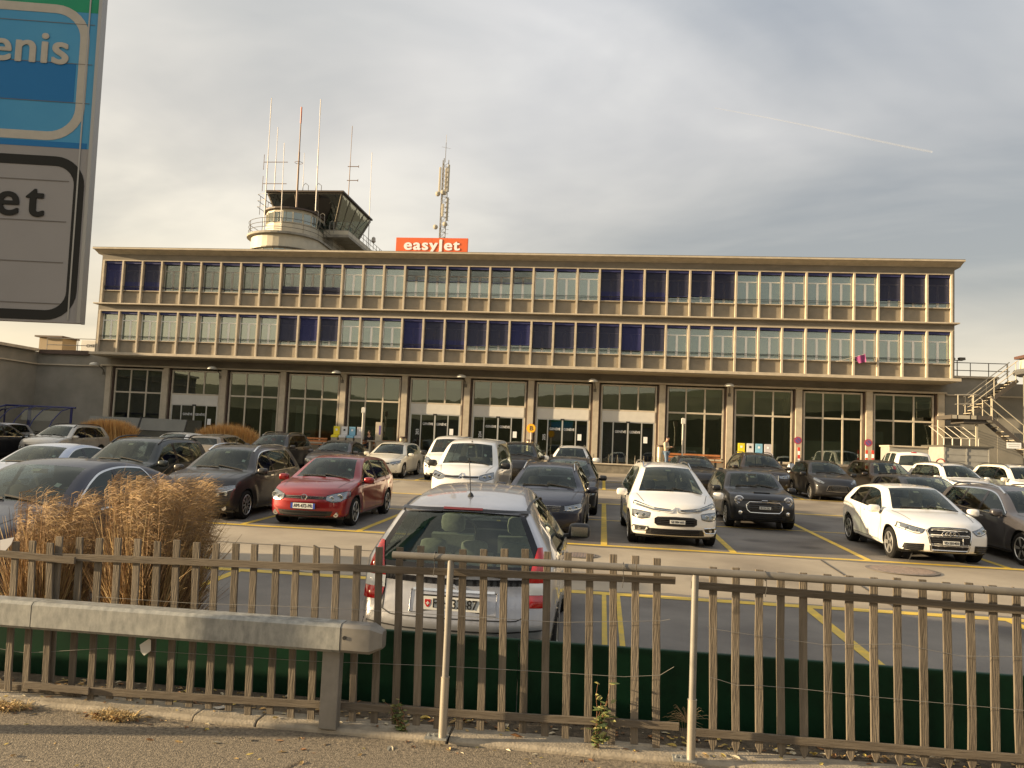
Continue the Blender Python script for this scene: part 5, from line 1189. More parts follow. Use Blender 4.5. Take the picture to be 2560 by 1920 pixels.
# steel stairs
STL = mat('stair_steel', (.50, .45, .35), rough=.5, metal=.35); DKS = mat('stair_dark', (.07, .06, .05), rough=.7)
ST_ = empty('steel_stairs', (21.5, 46.5, G(46)), label='two-flight galvanised steel outdoor stairs with landing and railings at the right', cat='stairs')
w_ = wp_(ST_); c8 = lambda x, y: (2240+x*.1808, 860+y*.1808)
Ya, Yb = 45.6, 46.7
def P8(x, y, Y): return at(*c8(x, y), Y)
lz = P8(1150, 990, Ya).z; lx0 = P8(700, 980, Ya).x+.25; lx1 = P8(1320, 980, Ya).x
mb = MB(); mb.box(lx0, lx1, Ya, Yb+.9, lz-.22, lz); mb.box(lx0+.7, lx1-.2, Ya+.15, Yb+.7, lz-.42, lz-.22); w_(mb, 'landing', [DKS])
mb = MB()
for a_, b_ in ((.05, .28), (.36, .95), (1.03, 1.28)): mb.box(lx0+a_, lx0+b_, Ya-.012, Ya, lz-.21, lz-.01)
w_(mb, 'landing_edge', STL)
mb = MB(); post = P8(1115, 1100, Ya+.5); mb.box(post.x-.05, post.x+.05, Ya+.45, Ya+.55, .8, lz-.22); w_(mb, 'support_post', STL)
def flight(p0, p1, Y0, Y1, n, name):
    mb = MB(); p0 = Vector(p0); p1 = Vector(p1)
    for Y in (Y0, Y1): mb.bar((p0.x, Y, p0.z-.06), (p1.x, Y, p1.z-.06), .04, .20, 1)
    for k in range(n):
        q = p0.lerp(p1, (k+.5)/n); mb.box(q.x-.12, q.x+.12, Y0+.02, Y1-.02, q.z-.02, q.z+.02, 0)
    so = w_(mb, name, [STL, DKS])
    for Y in (Y0, Y1):
        rb = MB(); up = Vector((0, 0, 1.05))
        for h in (1.05, .55): rb.tube([(p0.x, Y, p0.z+h), (p1.x, Y, p1.z+h)], .025, 6)
        for t in (.04, .5, .96): q = p0.lerp(p1, t); rb.tube([(q.x, Y, q.z-.1), (q.x, Y, q.z+1.05)], .025, 6)
        w_(rb, 'stair_railing', STL)
flight((lx1-.1, 0, lz), (lx1+3.4, 0, lz-3.0), Ya, Yb, 13, 'lower_flight')
flight((lx1-.55, 0, lz+.1), P8(1620, 500, Yb+.6), Yb+.1, Yb+1.0, 11, 'upper_flight')
mb = MB(); x0, x1 = lx0+.35, lx0+1.15
for z in (1.1, .58): mb.tube([(x0-.15, Ya+.03, lz+z), (x1+.15, Ya+.03, lz+z+.05)], .024, 6); mb.tube([(x1, Ya+.03, lz+z), (lx1-.4, Yb+.8, lz+z)], .02, 6)
for x in (x0, x1): mb.tube([(x, Ya+.03, lz), (x, Ya+.03, lz+1.1)], .026, 6)
mb.tube([(x1+.9, Ya+.03, lz), (x1+.9, Ya+.03, lz+1.1)], .026, 6); w_(mb, 'landing_railing', STL)
# site container in front of the east wing
sc = empty('site_container', (18.3, 44.6, G(44)), label='grey corrugated site container with a dark flat lid right of the white van', cat='container')
w_ = wp_(sc); CG = mat('container_grey', (.30, .29, .26), rough=.6, noise_=.1); a = at(2470, 1118, 44).z
mb = MB(); mb.box(17.85, 20.1, 44.2, 47, .8, a-.06); mb.box(15.8, 17.84, 46.2, 47.6, .8, a-.14)
for z in np.arange(1.0, a-.2, .33): mb.box(17.85, 20.1, 44.18, 44.2, z, z+.16)
for x in (17.86, 18.95, 20.06): mb.box(x, x+.05, 44.16, 44.18, .8, a-.08)
w_(mb, 'wall', CG); mb = MB(); mb.box(17.8, 20.3, 44.1, 47.1, a-.055, a+.03); w_(mb, 'lid', mat('lid_dark', (.08, .075, .06), rough=.6)); mb = MB(); mb.box(15.75, 17.79, 46.1, 47.7, a-.138, a-.06); w_(mb, 'lid', CRM)
wf = empty('fence_panels', (20.1, 47.4, 3.0), label='white tubular racks standing behind the grey container', cat='rack')
mb = MB()
for k in range(5): x = -.95+k*.46; mb.tube([(x, 0, -1.5), (x, 0, .62)], .035, 6); mb.tube([(x, 0, .62), (x-.5, .8, 1.3)], .015, 5)
mb.tube([(-1.05, 0, .62), (.95, 0, .62)], .035, 6); mb.tube([(-1.4, .8, 1.3), (.5, .8, 1.3)], .015, 5); mb.build('rack_frame', mat('white_steel', (.62, .58, .5), rough=.5), wf)
cc = MB(); p = at(2322, 1150, 43.9) if False else at(2358, 1158, 43.6); cc.tube([(p.x+.22*math.cos(t), 43.9, p.z+.22*math.sin(t)) for t in np.linspace(0, 6.28, 19)[:-1]], .035, 6, closed=True); tag(cc.build('hoop', mat('red_hoop', (.45, .06, .05), rough=.5)), 'red and white round hoop sign leaning in front of the grey container', 'sign')
p = at(2535, 1114, 45.3); mb = MB(); mb.box(-.36, .36, -.01, .01, -.16, .16); o = mb.build('notice_board', LOGO, loc=p); tag(o, 'white notice board hanging below the steel stairs', 'sign')
mb = MB()
for z, w in ((.05, .30), (-.05, .26)): mb.box(-w, w, -.0125, -.0105, z-.018, z+.018)
mb.build('faded_line', mat('faded_text', (.45, .45, .42)), o)
# ------------------------------------------------------------------ street furniture on the terrace
STG = mat('bin_steel', (.32, .29, .24), rough=.4, metal=.5)
for x, lb in zip([-32.69, -24.65, -16.50, -8.60, -.62, 7.35], ['at the left corner of the terminal', 'on the third pillar of the terminal', 'above the row of coloured bins left of the doors', 'between the first two middle door bays', 'above the round yellow sign with a letter', 'above the orange bench']):
    r = empty('wall_lamp', (x, BD2-.16, 6.0), label='small dome lamp on a bracket '+lb, cat='lamp', group='dome lamps under the terminal overhang')
    mb = MB(); mb.tube([(0, 0, -.35), (0, -.08, -.1), (-.05, -.45, .13), (-.12, -.75, .2)], .028, 6); mb.box(-.08, .08, -.04, 0, -.42, -.22); mb.build('bracket', TST, r)
    mb = MB(); mb.lathe([(.30, .10), (.30, .13), (.24, .22), (.12, .28), (.02, .29)], (-.14, -.85, .02), 'z', 16); mb.build('lamp_shade', mat('lamp_dome', (.62, .60, .53), rough=.4), r, smooth='auto')
BC = [('yellow', (.75, .62, .03)), ('white', (.62, .62, .62)), ('light blue', (.22, .45, .60)), ('pale grey', (.52, .49, .50))]
for gx, gy, gn in ((-16.45, 47.3, 'left of the seated person'), (8.0, 47.3, 'behind the dark SUV with the twin grille')):
    for k, (cn, cc) in enumerate(BC):
        x = gx+k*.50; m = mat('bin_'+cn.replace(' ', '_'), cc, rough=.45)
        r = empty('recycling_bin', (x, gy, GZ), label='steel recycling bin with %s flap, %s' % (cn, gn), cat='bin', group='recycling bins in rows of four')
        mb = MB(); mb.box(-.21, .21, -.2, .2, 0, .92); mb.build('bin_body', STG, r, bevel=.02)
        mb = MB(); mb.prism([(-.21, .93), (-.21, 1.05), (.21, 1.12), (.21, .93)], -.22, .22, 'x'); mb.build('collar', m, r, bevel=.01)
        mb = MB(); mb.box(-.20, .20, .18, .22, 1.12, 1.62); mb.build('flap', m, r, bevel=.05)
        mb = MB(); mb.box(-.06, .06, .174, .179, 1.35, 1.47); mb.build('symbol', LOGO if k != 1 else PTX, r)
def bench(x, y, w, lb):
    r = empty('bench', (x, y, GZ), label=lb, cat='bench', group='wooden benches along the terminal'); W_ = mat('bench_wood', (.42, .16, .05), rough=.6, noise_=.2, nscale=6)
    for z, yy in ((.45, -.2), (.45, -.05), (.45, .1), (.62, .22), (.78, .25)): mb = MB(); mb.box(-w/2, w/2, yy-.06, yy+.06, z-.02, z+.03 if z < .5 else z+.09); mb.build('slat', W_, r)
    for s_ in (-w/2+.3, w/2-.3): mb = MB(); mb.box(s_-.04, s_+.04, -.22, .22, 0, .43); mb.bar((s_, .24, .4), (s_, .30, .88), .04); mb.build('leg', BLK, r)
bench(5.0, 46.9, 3.5, 'orange-brown wooden bench beside the standing man'); bench(-18.7, 46.9, 3.6, 'wooden bench left of the first row of recycling bins'); bench(-13.6, 47.2, 2.4, 'wooden bench under the seated person'); bench(-9.4, 47.4, 2.0, 'wooden bench behind the parked white vans'); 
def pole(u, v, v2, Y, lb):
    a = at(u, v, Y); r = empty('info_pole', (a.x, Y, GZ), label=lb, cat='pole', group='thin terrace poles with a small box'); h = a.z-GZ
    mb = MB(); mb.tube([(0, 0, 0), (0, 0, h)], .05, 8); mb.build('pole', mat('pole_pale', (.55, .52, .45), rough=.4), r, smooth='auto')
    mb = MB(); mb.box(-.10, .14, -.06, .05, h-.34, h-.02); mb.build('sign_box', WHP, r, bevel=.02)
pole(909, 1018, 0, 46.0, 'thin pale pole with a small box near the seated person'); pole(1708, 1045, 0, 46.0, 'thin pale pole with a small box beside the standing man')
r = empty('info_stele', (at(949, 1060, 46.5).x, 46.5, GZ), label='narrow beige ticket column beside the seated person', cat='column')
mb = MB(); mb.box(-.19, .19, -.15, .15, 0, 1.95); mb.build('column_body', CRM, r, bevel=.01); mb = MB(); mb.box(.02, .14, -.155, -.15, 1.2, 1.75); mb.build('panel', PUR, r)
for u, v, lb in ((1652, 1112, 'tall round steel ashtray bin behind the standing man'), (1325, 1096, 'round steel ashtray bin behind the round yellow sign'), (700, 1077, 'dark-topped litter bin right of the orange grass planter'), (1008, 1088, 'brown-topped litter bin left of the two white vans')):
    a = at(u, v, 46.3); r = empty('litter_bin', (a.x, 46.3, GZ), label=lb, cat='bin', group='round steel litter bins'); h = 1.30 if v > 1090 else 1.15
    mb = MB(); mb.lathe([(.22, 0), (.22, h-.12)], n=16); mb.build('bin_body', mat('bin_brass', (.45, .38, .26), rough=.35, metal=.6), r, smooth='auto'); mb = MB(); mb.lathe([(.24, h-.12), (.25, h-.02), (.18, h)], n=16); mb.build('lid', BRD, r, smooth='auto')
# bus-stop style round sign
a = at(1328, 1071, 40.5); zg = G(40.5); r = empty('round_sign', (a.x, 40.5, zg), label='round yellow sign with the letter B on a slim pole', cat='sign')
mb = MB(); mb.tube([(0, 0, 0), (0, 0, a.z-zg-.2)], .03, 8); mb.build('pole', ANT, r)
mb = MB(); mb.lathe([(.21, -.02), (.22, 0), (.21, .02)], (0, 0, a.z-zg), 'y', 28); p = mb.build('sign_disc', mat('sign_yellow', (.85, .42, .02), rough=.4, emit=((.85, .42, .02), .12)), r); text_mesh('lettering', 'B', .34, BRD, p, (0, -.024, a.z-zg), bold=.008)  # disc is given a faint glow of its own, no lamp in it
mb = MB(); mb.tube([(.225*math.cos(t), 0, a.z-zg+.225*math.sin(t)) for t in np.linspace(0, 6.28, 25)[:-1]], .02, 5, closed=True); mb.build('rim', mat('sign_rim', (.75, .30, .03), rough=.4), r)
# no-stopping discs and red-white marker posts on the pillars
for i, (u, v, pu) in enumerate(((1995, 1101, 1994), (2171, 1107, 2170))):
    Y = BD2-.30; a = at(u, v, Y); r = empty('no_stopping_sign', (a.x, Y, a.z), label='red and blue no-stopping disc on the %s pillar marked with red-white bands' % ('left' if i == 0 else 'right'), cat='sign', group='no-stopping discs on the pillars')
    mb = MB(); mb.lathe([(.225, 0), (.225, .02)], axis='y', n=24); mb.build('disc', mat('sign_red', (.36, .06, .10), rough=.5), r); mb = MB(); mb.lathe([(.15, -.006), (.15, -.001)], axis='y', n=24); mb.build('disc_centre', mat('sign_blue', (.12, .08, .25), rough=.5), r); mb = MB(); mb.bar((-.11, -.009, .11), (.11, -.009, -.11), .04, .004, up=(0, 1, 0)); mb.build('slash', MATS['sign_red'], r)
    for k, dx in enumerate(((0,), (-.17, .17))[i]):
        b = empty('marker_post', (a.x+dx, Y-.25, GZ), label='red and white banded marker post %s' % ('under the left no-stopping disc' if i == 0 else ('left of the pair under the right no-stopping disc' if k == 0 else 'right of the pair under the right no-stopping disc')), cat='post', group='red-white marker posts')
        mb = MB()
        for q in range(6): mb.box(-.055, .055, -.05, .05, .2+q*.22, .2+(q+1)*.22-.001, q % 2)
        mb.box(-.05, .05, -.045, .045, 0, .199, 0); mb.build('banded_post', [LOGO, mat('post_red', (.55, .05, .03), rough=.5)], b)
# bicycle stands on the terrace edge
bs = [at(u, 1170, 45.9).x for u in (1362, 1430, 1483, 1521, 1543, 1565, 1587, 1609, 1631)]
for k, x in enumerate(bs):
    mb = MB(); mb.tube([(0, 0, 0), (0, 0, .55), (0, .12, .62), (0, .35, .62), (0, .42, .5), (0, .42, 0)], .016, 5)
    if k % 3 == 1: mb.box(-.05, .05, -.1, .1, 0, .38); mb.box(-.5, .6, -.02, .02, .0, .05)
    tag(mb.build('bicycle_stand', TST, loc=(x, 45.85, GZ)), 'thin steel bicycle stand on the terrace edge in front of the doors', 'bicycle stand', 'bicycle stands in front of the doors')
# small table / counter and cabinet near the seated person
r = empty('standing_table', (at(985, 1105, 45.8).x, 45.8, GZ), label='long grey outdoor counter in front of the seated person', cat='table')
mb = MB(); mb.box(-1.55, .75, -.3, .3, .78, .85); mb.build('tabletop', STG, r); mb = MB(); mb.box(-1.45, -1.35, -.25, .25, 0, .78); mb.build('leg', CRM, r); mb = MB(); mb.box(-1.0, -.4, -.25, .25, 0, .76); mb.build('panel', CRM, r)
# crowd barriers at the left
for k in range(2):
    r = empty('crowd_barrier', (at(640+k*22, 1075, 44).x, 44-.8*k, G(44)), R(20), 'steel crowd barrier with a red-white band right of the second grass planter' if k == 0 else 'nearer steel crowd barrier right of the second grass planter', 'barrier', 'crowd barriers beside the planter')
    mb = MB(); mb.tube([(-1.1, 0, .2), (-1.1, 0, 1.1), (-1.0, 0, 1.2), (1.0, 0, 1.2), (1.1, 0, 1.1), (1.1, 0, .2), (-1.1, 0, .2)], .022, 5)
    for q in range(13): mb.tube([(-1+q*.165, 0, .2), (-1+q*.165, 0, 1.18)], .01, 4)
    mb.build('frame', GALV2, r); mb = MB()
    for q in range(8): mb.box(-1+q*.25, -1+q*.25+.249, -.03, -.024, 1.0, 1.14, q % 2)
    mb.build('band', [LOGO, MATS['post_red']], r)
# ornamental grass planters
GO = [mat('grass_orange', (.62, .34, .10), rough=.8), mat('grass_gold', (.70, .45, .18), rough=.8), mat('grass_brown', (.40, .20, .07), rough=.8)]
def planter(x0, x1, y, zt, lb, rise=.0):
    r = empty('grass_planter', ((x0+x1)/2, y, G(y)), label=lb, cat='planter', group='stone planters with orange ornamental grass'); hw = (x1-x0)/2; h = zt-G(y)
    mb = MB(); mb.box(-hw+.25, hw-.25, -.45, .45, 0, h-1.25); mb.build('planter_box', TER, r, bevel=.03)
    gm = MB()
    for _ in range(5200):
        x = random.uniform(-1, 1); yv = random.uniform(-1, 1); t = abs(x)**3; px = x*(hw-.2); py = yv*.42; hh = (1.35-.45*t)*random.uniform(.75, 1.03)+random.choice((0, 0, rise*random.random()))
        q = Vector((px+x*.28*random.random()+random.gauss(0, .05), py+yv*.3*random.random(), h-1.3+hh)); p = Vector((px*.92, py*.6, h-1.3)); w = .011
        a = random.uniform(0, 3.14); d = Vector((math.cos(a), math.sin(a), 0))*w; m_ = p.lerp(q, .6)+Vector((random.gauss(0, .02), 0, 0))
        gm.add([p-d, p+d, m_-d, m_+d, q], [(0, 1, 3, 2), (2, 3, 4)], random.choices((0, 1, 2), (5, 3, 3))[0])
    gm.build('grass', GO, r, fix=False)
planter(-29.4, -26.0, 41.6, 2.62, 'stone planter with a rounded orange grass tuft at the left, behind the silver SUV')
planter(-22.3, -18.9, 41.6, 2.56, 'stone planter with an uneven orange grass tuft behind the tan car', .22)
# dark glazed entrance boxes behind the planters
r = empty('glass_canopy', (-27.4, 45, G(45)), label='low dark glazed box-shaped entrance shelter behind the grass planters', cat='shelter'); GBX = mat('canopy_glass', (.10, .10, .085), rough=.25, noise_=.2, nscale=.6, coat=.5)
z1 = 2.80-G(45); mb = MB()
for a_, b_ in ((-3.3, -.05), (.02, 2.9)): mb.prism([(-1.0, 0), (-1.0, z1-.72), (-.72, z1), (1.0, z1), (1.0, 0)], a_, b_, 'x')
mb.v = [(x*1 if x < 2.8 else x, y, z) for x, y, z in mb.v]; mb.build('glazing', GBX, r); mb = MB(); mb.tube([(-.015, -1.02, 0), (-.015, -1.02, z1-.72), (-.015, -.74, z1+.02), (-.015, 1, z1+.02)], .045, 6)
mb.tube([(-3.3, -1.01, z1-.72), (2.9, -1.01, z1-.72)], .02, 4); mb.tube([(2.9, -1.0, 0), (2.9, -1.0, z1-.72), (2.9, -.72, z1)], .03, 5); mb.build('frame', BLK, r)
# blue bicycle shelter
r = empty('bicycle_shelter', (-33.2, 43.2, G(43.2)), label='blue tubular bicycle shelter with curved ribs against the grey wing', cat='shelter'); BLU = mat('shelter_blue', (.018, .022, .11), rough=.4)
mb = MB(); zb_ = 2.45
def rib(x, rr=.045): mb.tube([(x-1.9*0+0, -1.6, .4), (x, -1.5, .9), (x, -1.1, 1.6), (x, -.4, 2.2), (x, .5, zb_)], rr, 6)
for x in (-2.6, -1.6, -.6, .5, 1.7): rib(x, .03 if abs(x) < 2 else .05)
mb.tube([(-2.6, .5, zb_), (1.95, .5, zb_)], .06, 6); mb.tube([(1.7, .5, 0), (1.7, .5, zb_)], .07, 6); mb.tube([(-1.0, .5, 0), (-1.0, .5, zb_)], .10, 6); mb.tube([(-2.6, .5, 0), (-2.6, .5, zb_)], .05, 6); mb.tube([(-3.9, -.2, .6), (-3.4, 0, 1.5), (-2.6, .3, 2.2), (-1.2, .5, zb_)], .05, 6); mb.build('shelter_frame', BLU, r, smooth='auto')
mb = MB(); mb.add([(x, y, z) for x in (-2.6, 1.7) for y, z in ((-1.6, .4), (-1.5, .9), (-1.1, 1.6), (-.4, 2.2), (.5, zb_))], [(i, i+1, i+6, i+5) for i in range(4)]); mb.build('roof_sheet', glass('acrylic', (.80, .80, .78), -.03), r, fix=False)
def bicycle(x, y, rz, m, lb):
    z = G(y); r = empty('bicycle', (x, y, z), rz, lb, 'bicycle', 'bicycles in the blue shelter')
    for wx in (-.52, .52): mb = MB(); mb.tube([(wx+.33*math.cos(t), 0, .34+.33*math.sin(t)) for t in np.linspace(0, 6.28, 21)[:-1]], .018, 5, closed=True); mb.build('wheel', TYR, r)
    mb = MB(); J = {'bb': (-.08, 0, .30), 'st': (-.22, 0, .85), 'hd': (.36, 0, .85), 'r': (-.52, 0, .34), 'f': (.52, 0, .34)}
    for a_, b_ in (('bb', 'st'), ('st', 'hd'), ('bb', 'hd'), ('bb', 'r'), ('st', 'r'), ('hd', 'f')): mb.tube([J[a_], J[b_]], .022, 6)
    mb.tube([(.34, -.28, 1.0), (.36, 0, .98), (.34, .28, 1.0)], .015, 5); mb.tube([(.36, 0, .85), (.36, 0, .98)], .018, 5); mb.build('frame', m, r); mb = MB(); mb.prism([(-.38, .92), (-.1, .90), (-.1, .95), (-.38, .97)], -.06, .06, 'y'); mb.build('saddle', BLK, r)
bicycle(-35.4, 42.2, R(70), LOGO, 'white bicycle standing in the blue shelter')
for k, x in enumerate((-33.4, -32.9, -32.4)): bicycle(x, 43.0+.1*k, R(78+6*k), BLK, ['leftmost dark bicycle in the blue shelter', 'middle dark bicycle in the blue shelter', 'rightmost dark bicycle in the blue shelter'][k])
# pink flag
fp = at(2170, 895, BD-.2); r = empty('flag', at(2120, 898, BD-.15), label='small pink flag on a slanting stick at a first-floor window', cat='flag')
o_ = r.location; mb = MB(); mb.tube([(-.6, .1, -.15), at(2160, 886, BD-.25)-o_], .012, 5); mb.build('stick', ANT, r)
mb = MB(); P = [at(u, v, BD-.22)-o_ for u, v in ((2137, 893), (2163, 884), (2165, 905), (2148, 908))]; n = 8; vs = []
for i in range(n+1):
    for j in range(n+1): s1 = i/n; t1 = j/n; q = (P[0]*(1-s1)+P[1]*s1)*(1-t1)+(P[3]*(1-s1)+P[2]*s1)*t1; vs.append((q.x, q.y+.05*math.sin(s1*9+t1*2), q.z))
mb.add(vs, [(i*(n+1)+j, i*(n+1)+j+1, (i+1)*(n+1)+j+1, (i+1)*(n+1)+j) for i in range(n) for j in range(n)]); mb.build('cloth', mat('flag_pink', (.28, .05, .17), rough=.7), r, fix=False, smooth=True)
# ------------------------------------------------------------------ motorcycle
def motorcycle(x, y, rz):
    r = empty('motorcycle', (x, y, G(y)), rz, 'dark parked motorcycle between the twin-grille SUV and the black hatchback', 'motorcycle')
    for wx in (-.72, .72):
        mb = MB(); mb.tube([(wx+.28*math.cos(t), 0, .32+.28*math.sin(t)) for t in np.linspace(0, 6.28, 21)[:-1]], .06, 8, closed=True); w_o = mb.build('wheel', TYR, r, smooth='auto'); mb = MB(); mb.lathe([(.05, -.04), (.05, .04)], (wx, 0, .32), 'y', 10)
        for k in range(6): mb.bar((wx, 0, .32), (wx+.24*math.cos(k*1.047), 0, .32+.24*math.sin(k*1.047)), .03)
        mb.build('rim', ALU, w_o)
    mb = MB(); mb.prism([(-.35, .30), (.35, .28), (.42, .62), (.1, .72), (-.3, .66)], -.16, .16, 'y'); mb.build('engine', mat('engine', (.08, .08, .08), rough=.4, metal=.6), r, bevel=.04)
    mb = MB(); mb.prism([(-.05, .70), (.45, .66), (.60, .80), (.42, .98), (.08, .98), (-.1, .86)], -.17, .17, 'y'); mb.build('fuel_tank', mat('paint_moto', (.02, .02, .03), rough=.2, coat=1), r, bevel=.07)
    mb = MB(); mb.prism([(-.85, .86), (-.1, .76), (-.08, .88), (-.5, .92), (-.9, 1.0)], -.14, .14, 'y'); mb.build('seat', BLK, r, bevel=.03)
    mb = MB(); mb.prism([(.55, .75), (.78, .85), (.66, 1.22), (.52, 1.05)], -.16, .16, 'y'); mb.lathe([(.10, .0), (.10, .06)], (.74, 0, .93), 'x', 14); mb.build('fairing', mat('fairing', (.5, .5, .5), rough=.3), r, bevel=.04)
    mb = MB(); mb.tube([(.45, -.38, 1.08), (.52, -.15, 1.06), (.52, .15, 1.06), (.45, .38, 1.08)], .018, 6); mb.tube([(.50, .1, 1.02), (.72, .1, .32)], .03, 6); mb.tube([(.50, -.1, 1.02), (.72, -.1, .32)], .03, 6)
    for s_ in (-.42, .42): mb.lathe([(.07, 0), (.07, .02)], (.45, s_, 1.22), 'x', 10); mb.tube([(.47, s_*.8, 1.07), (.46, s_, 1.2)], .01, 4)
    mb.build('handlebar', BLK, r); mb = MB(); mb.tube([(-.1, .17, .35), (-.5, .2, .38), (-.85, .2, .48)], .05, 8); mb.build('exhaust', CHR, r, smooth='auto')
    mb = MB(); mb.box(-1.05, -.62, -.2, .2, .98, 1.28); mb.build('top_box', BLK, r, bevel=.05)
motorcycle(8.15, 37.6, R(-62))
# ------------------------------------------------------------------ people (skinned figures)
def skin_body(name, joints, edges, m_, parent, lvl=2):
    me = bpy.data.meshes.new(name); ks = list(joints); me.from_pydata([joints[k][0] for k in ks], [(ks.index(a), ks.index(b)) for a, b in edges], [])
    o = bpy.data.objects.new(name, me); COL.objects.link(o); md = o.modifiers.new('s', 'SKIN')
    for i, k in enumerate(ks):
        rr = joints[k][1]; me.skin_vertices[0].data[i].radius = (rr, rr) if not isinstance(rr, tuple) else rr; me.skin_vertices[0].data[i].use_root = (i == 0)
    sb = o.modifiers.new('d', 'SUBSURF'); sb.levels = lvl; sb.render_levels = lvl
    dg = bpy.context.evaluated_depsgraph_get(); m2 = bpy.data.meshes.new_from_object(o.evaluated_get(dg)); bpy.data.objects.remove(o)
    m2.materials.clear(); m2.materials.append(m_); m2.polygons.foreach_set('use_smooth', [True]*len(m2.polygons)); o = bpy.data.objects.new(name, m2); COL.objects.link(o); o.parent = parent; return o
SKN = mat('skin', (.42, .25, .17), rough=.6); HAIR = mat('hair_dark', (.03, .02, .015), rough=.7)
def person(loc, rz, label, sit, coat, trous, shoe):
    r = empty('person', loc, rz, label, 'person')
    # faces -y in local space
    if not sit:
        hip, knee, ank = .93, .50, .09; hy = 0; J = dict(pel=((0, 0, hip), (.15, .10)), sp=((0, .01, 1.12), (.14, .10)), ch=((0, .02, 1.34), (.18, .12)), nk=((0, -.01, 1.50), .06), hd0=((0, -.05, 1.58), (.075, .085)), hd1=((0, -.07, 1.68), (.085, .10)), hd2=((0, -.06, 1.76), .06),
            hl=((.10, 0, .88), .095), kl=((.11, -.01, knee), .062), al=((.11, .02, ank), .042), tl=((.12, -.14, .04), .035), hr=((-.10, 0, .88), .095), kr=((-.11, -.05, knee), .062), ar=((-.11, -.02, ank), .042), tr=((-.12, -.18, .04), .035))
        sh_, el, wr = 1.42, (.25, -.02, 1.16), (.10, -.25, 1.20)
    else:
        J = dict(pel=((0, 0, .55), (.15, .12)), sp=((0, -.01, .72), (.14, .11)), ch=((0, -.04, .94), (.18, .12)), nk=((0, -.06, 1.10), .06), hd0=((0, -.09, 1.18), (.075, .085)), hd1=((0, -.10, 1.28), (.085, .10)), hd2=((0, -.09, 1.36), .06),
            hl=((.10, -.04, .54), .095), kl=((.13, -.46, .52), .065), al=((.13, -.44, .09), .042), tl=((.13, -.60, .04), .035), hr=((-.10, -.04, .54), .095), kr=((-.13, -.46, .52), .065), ar=((-.13, -.44, .09), .042), tr=((-.13, -.60, .04), .035))
        sh_, el, wr = 1.02, (.26, -.08, .78), (.12, -.34, .70)
    chy = J['ch'][0][1]
    for s_, n in ((1, 'l'), (-1, 'r')):
        J['s'+n] = ((s_*.19, chy, sh_), .062); J['e'+n] = ((s_*el[0], el[1], el[2]), .045); J['w'+n] = ((s_*wr[0], wr[1], wr[2]), .030); J['p'+n] = ((s_*(wr[0]-.02), wr[1]-.06, wr[2]+.02), (.035, .018))
        for q in range(4):
            b = (s_*(wr[0]-.045+.022*q), wr[1]-.10, wr[2]+.025); ln = (.055, .07, .065, .05)[q]; J['f%s%d' % (n, q)] = (b, .0095); J['g%s%d' % (n, q)] = ((b[0], b[1]-ln*.6, b[2]-.012), .0085); J['h%s%d' % (n, q)] = ((b[0], b[1]-ln*.8, b[2]-.035), .0075)
        J['t'+n] = ((s_*(wr[0]-.06), wr[1]-.05, wr[2]+.035), .010); J['u'+n] = ((s_*(wr[0]-.07), wr[1]-.09, wr[2]+.045), .009)
    J['nose'] = ((0, J['hd1'][0][1]-.105, J['hd1'][0][2]-.015), .014)
    E_ = [('pel', 'sp'), ('sp', 'ch'), ('ch', 'nk'), ('nk', 'hd0'), ('hd0', 'hd1'), ('hd1', 'hd2'), ('hd1', 'nose')]
    for n in 'lr':
        E_ += [('pel', 'h'+n), ('h'+n, 'k'+n), ('k'+n, 'a'+n), ('a'+n, 't' 'l' if False else {'l': 'tl', 'r': 'tr'}[n] if False else ('T'+n)), ('ch', 's'+n), ('s'+n, 'e'+n), ('e'+n, 'w'+n), ('w'+n, 'p'+n), ('p'+n, 't'+n), ('t'+n, 'u'+n)]
        for q in range(4): E_ += [('p'+n, 'f%s%d' % (n, q)), ('f%s%d' % (n, q), 'g%s%d' % (n, q)), ('g%s%d' % (n, q), 'h%s%d' % (n, q))]
    base = dict(J)
    # toes were stored under tl/tr before the thumbs: rebuild them
    for n, s_ in (('l', 1), ('r', -1)): a_ = J['a'+n][0]; base['T'+n] = ((a_[0], a_[1]-.15, .04), .035)
    skin_body('body', base, E_, SKN, r)
    def sub(keys, grow, name, m_, edges): skin_body(name, {k: (base[k][0], tuple(x+grow for x in base[k][1]) if isinstance(base[k][1], tuple) else base[k][1]+grow) for k in keys}, edges, m_, r, 2)
    sub(['pel', 'sp', 'ch', 'sl', 'el', 'wl', 'sr', 'er', 'wr'], .028, 'jacket', coat, [('pel', 'sp'), ('sp', 'ch'), ('ch', 'sl'), ('sl', 'el'), ('el', 'wl'), ('ch', 'sr'), ('sr', 'er'), ('er', 'wr')])
    sub(['pel', 'hl', 'kl', 'al', 'hr', 'kr', 'ar'], .016, 'trousers', trous, [('pel', 'hl'), ('hl', 'kl'), ('kl', 'al'), ('pel', 'hr'), ('hr', 'kr'), ('kr', 'ar')])
    for n in 'lr':
        a_ = Vector(base['a'+n][0]); skin_body('shoe', {'a': (tuple(a_+Vector((0, .04, -.04))), .045), 'b': (tuple(a_+Vector((0, -.08, -.045))), (.045, .035)), 'c': (tuple(a_+Vector((0, -.17, -.055))), .03)}, [('a', 'b'), ('b', 'c')], shoe, r)
    h = Vector(base['hd1'][0]); skin_body('hair', {'a': (tuple(h+Vector((0, .035, .0))), (.088, .085)), 'b': (tuple(h+Vector((0, .02, .07))), (.095, .095)), 'c': (tuple(h+Vector((0, -.02, .105))), (.07, .07))}, [('a', 'b'), ('b', 'c')], HAIR, r)
    em = MB()
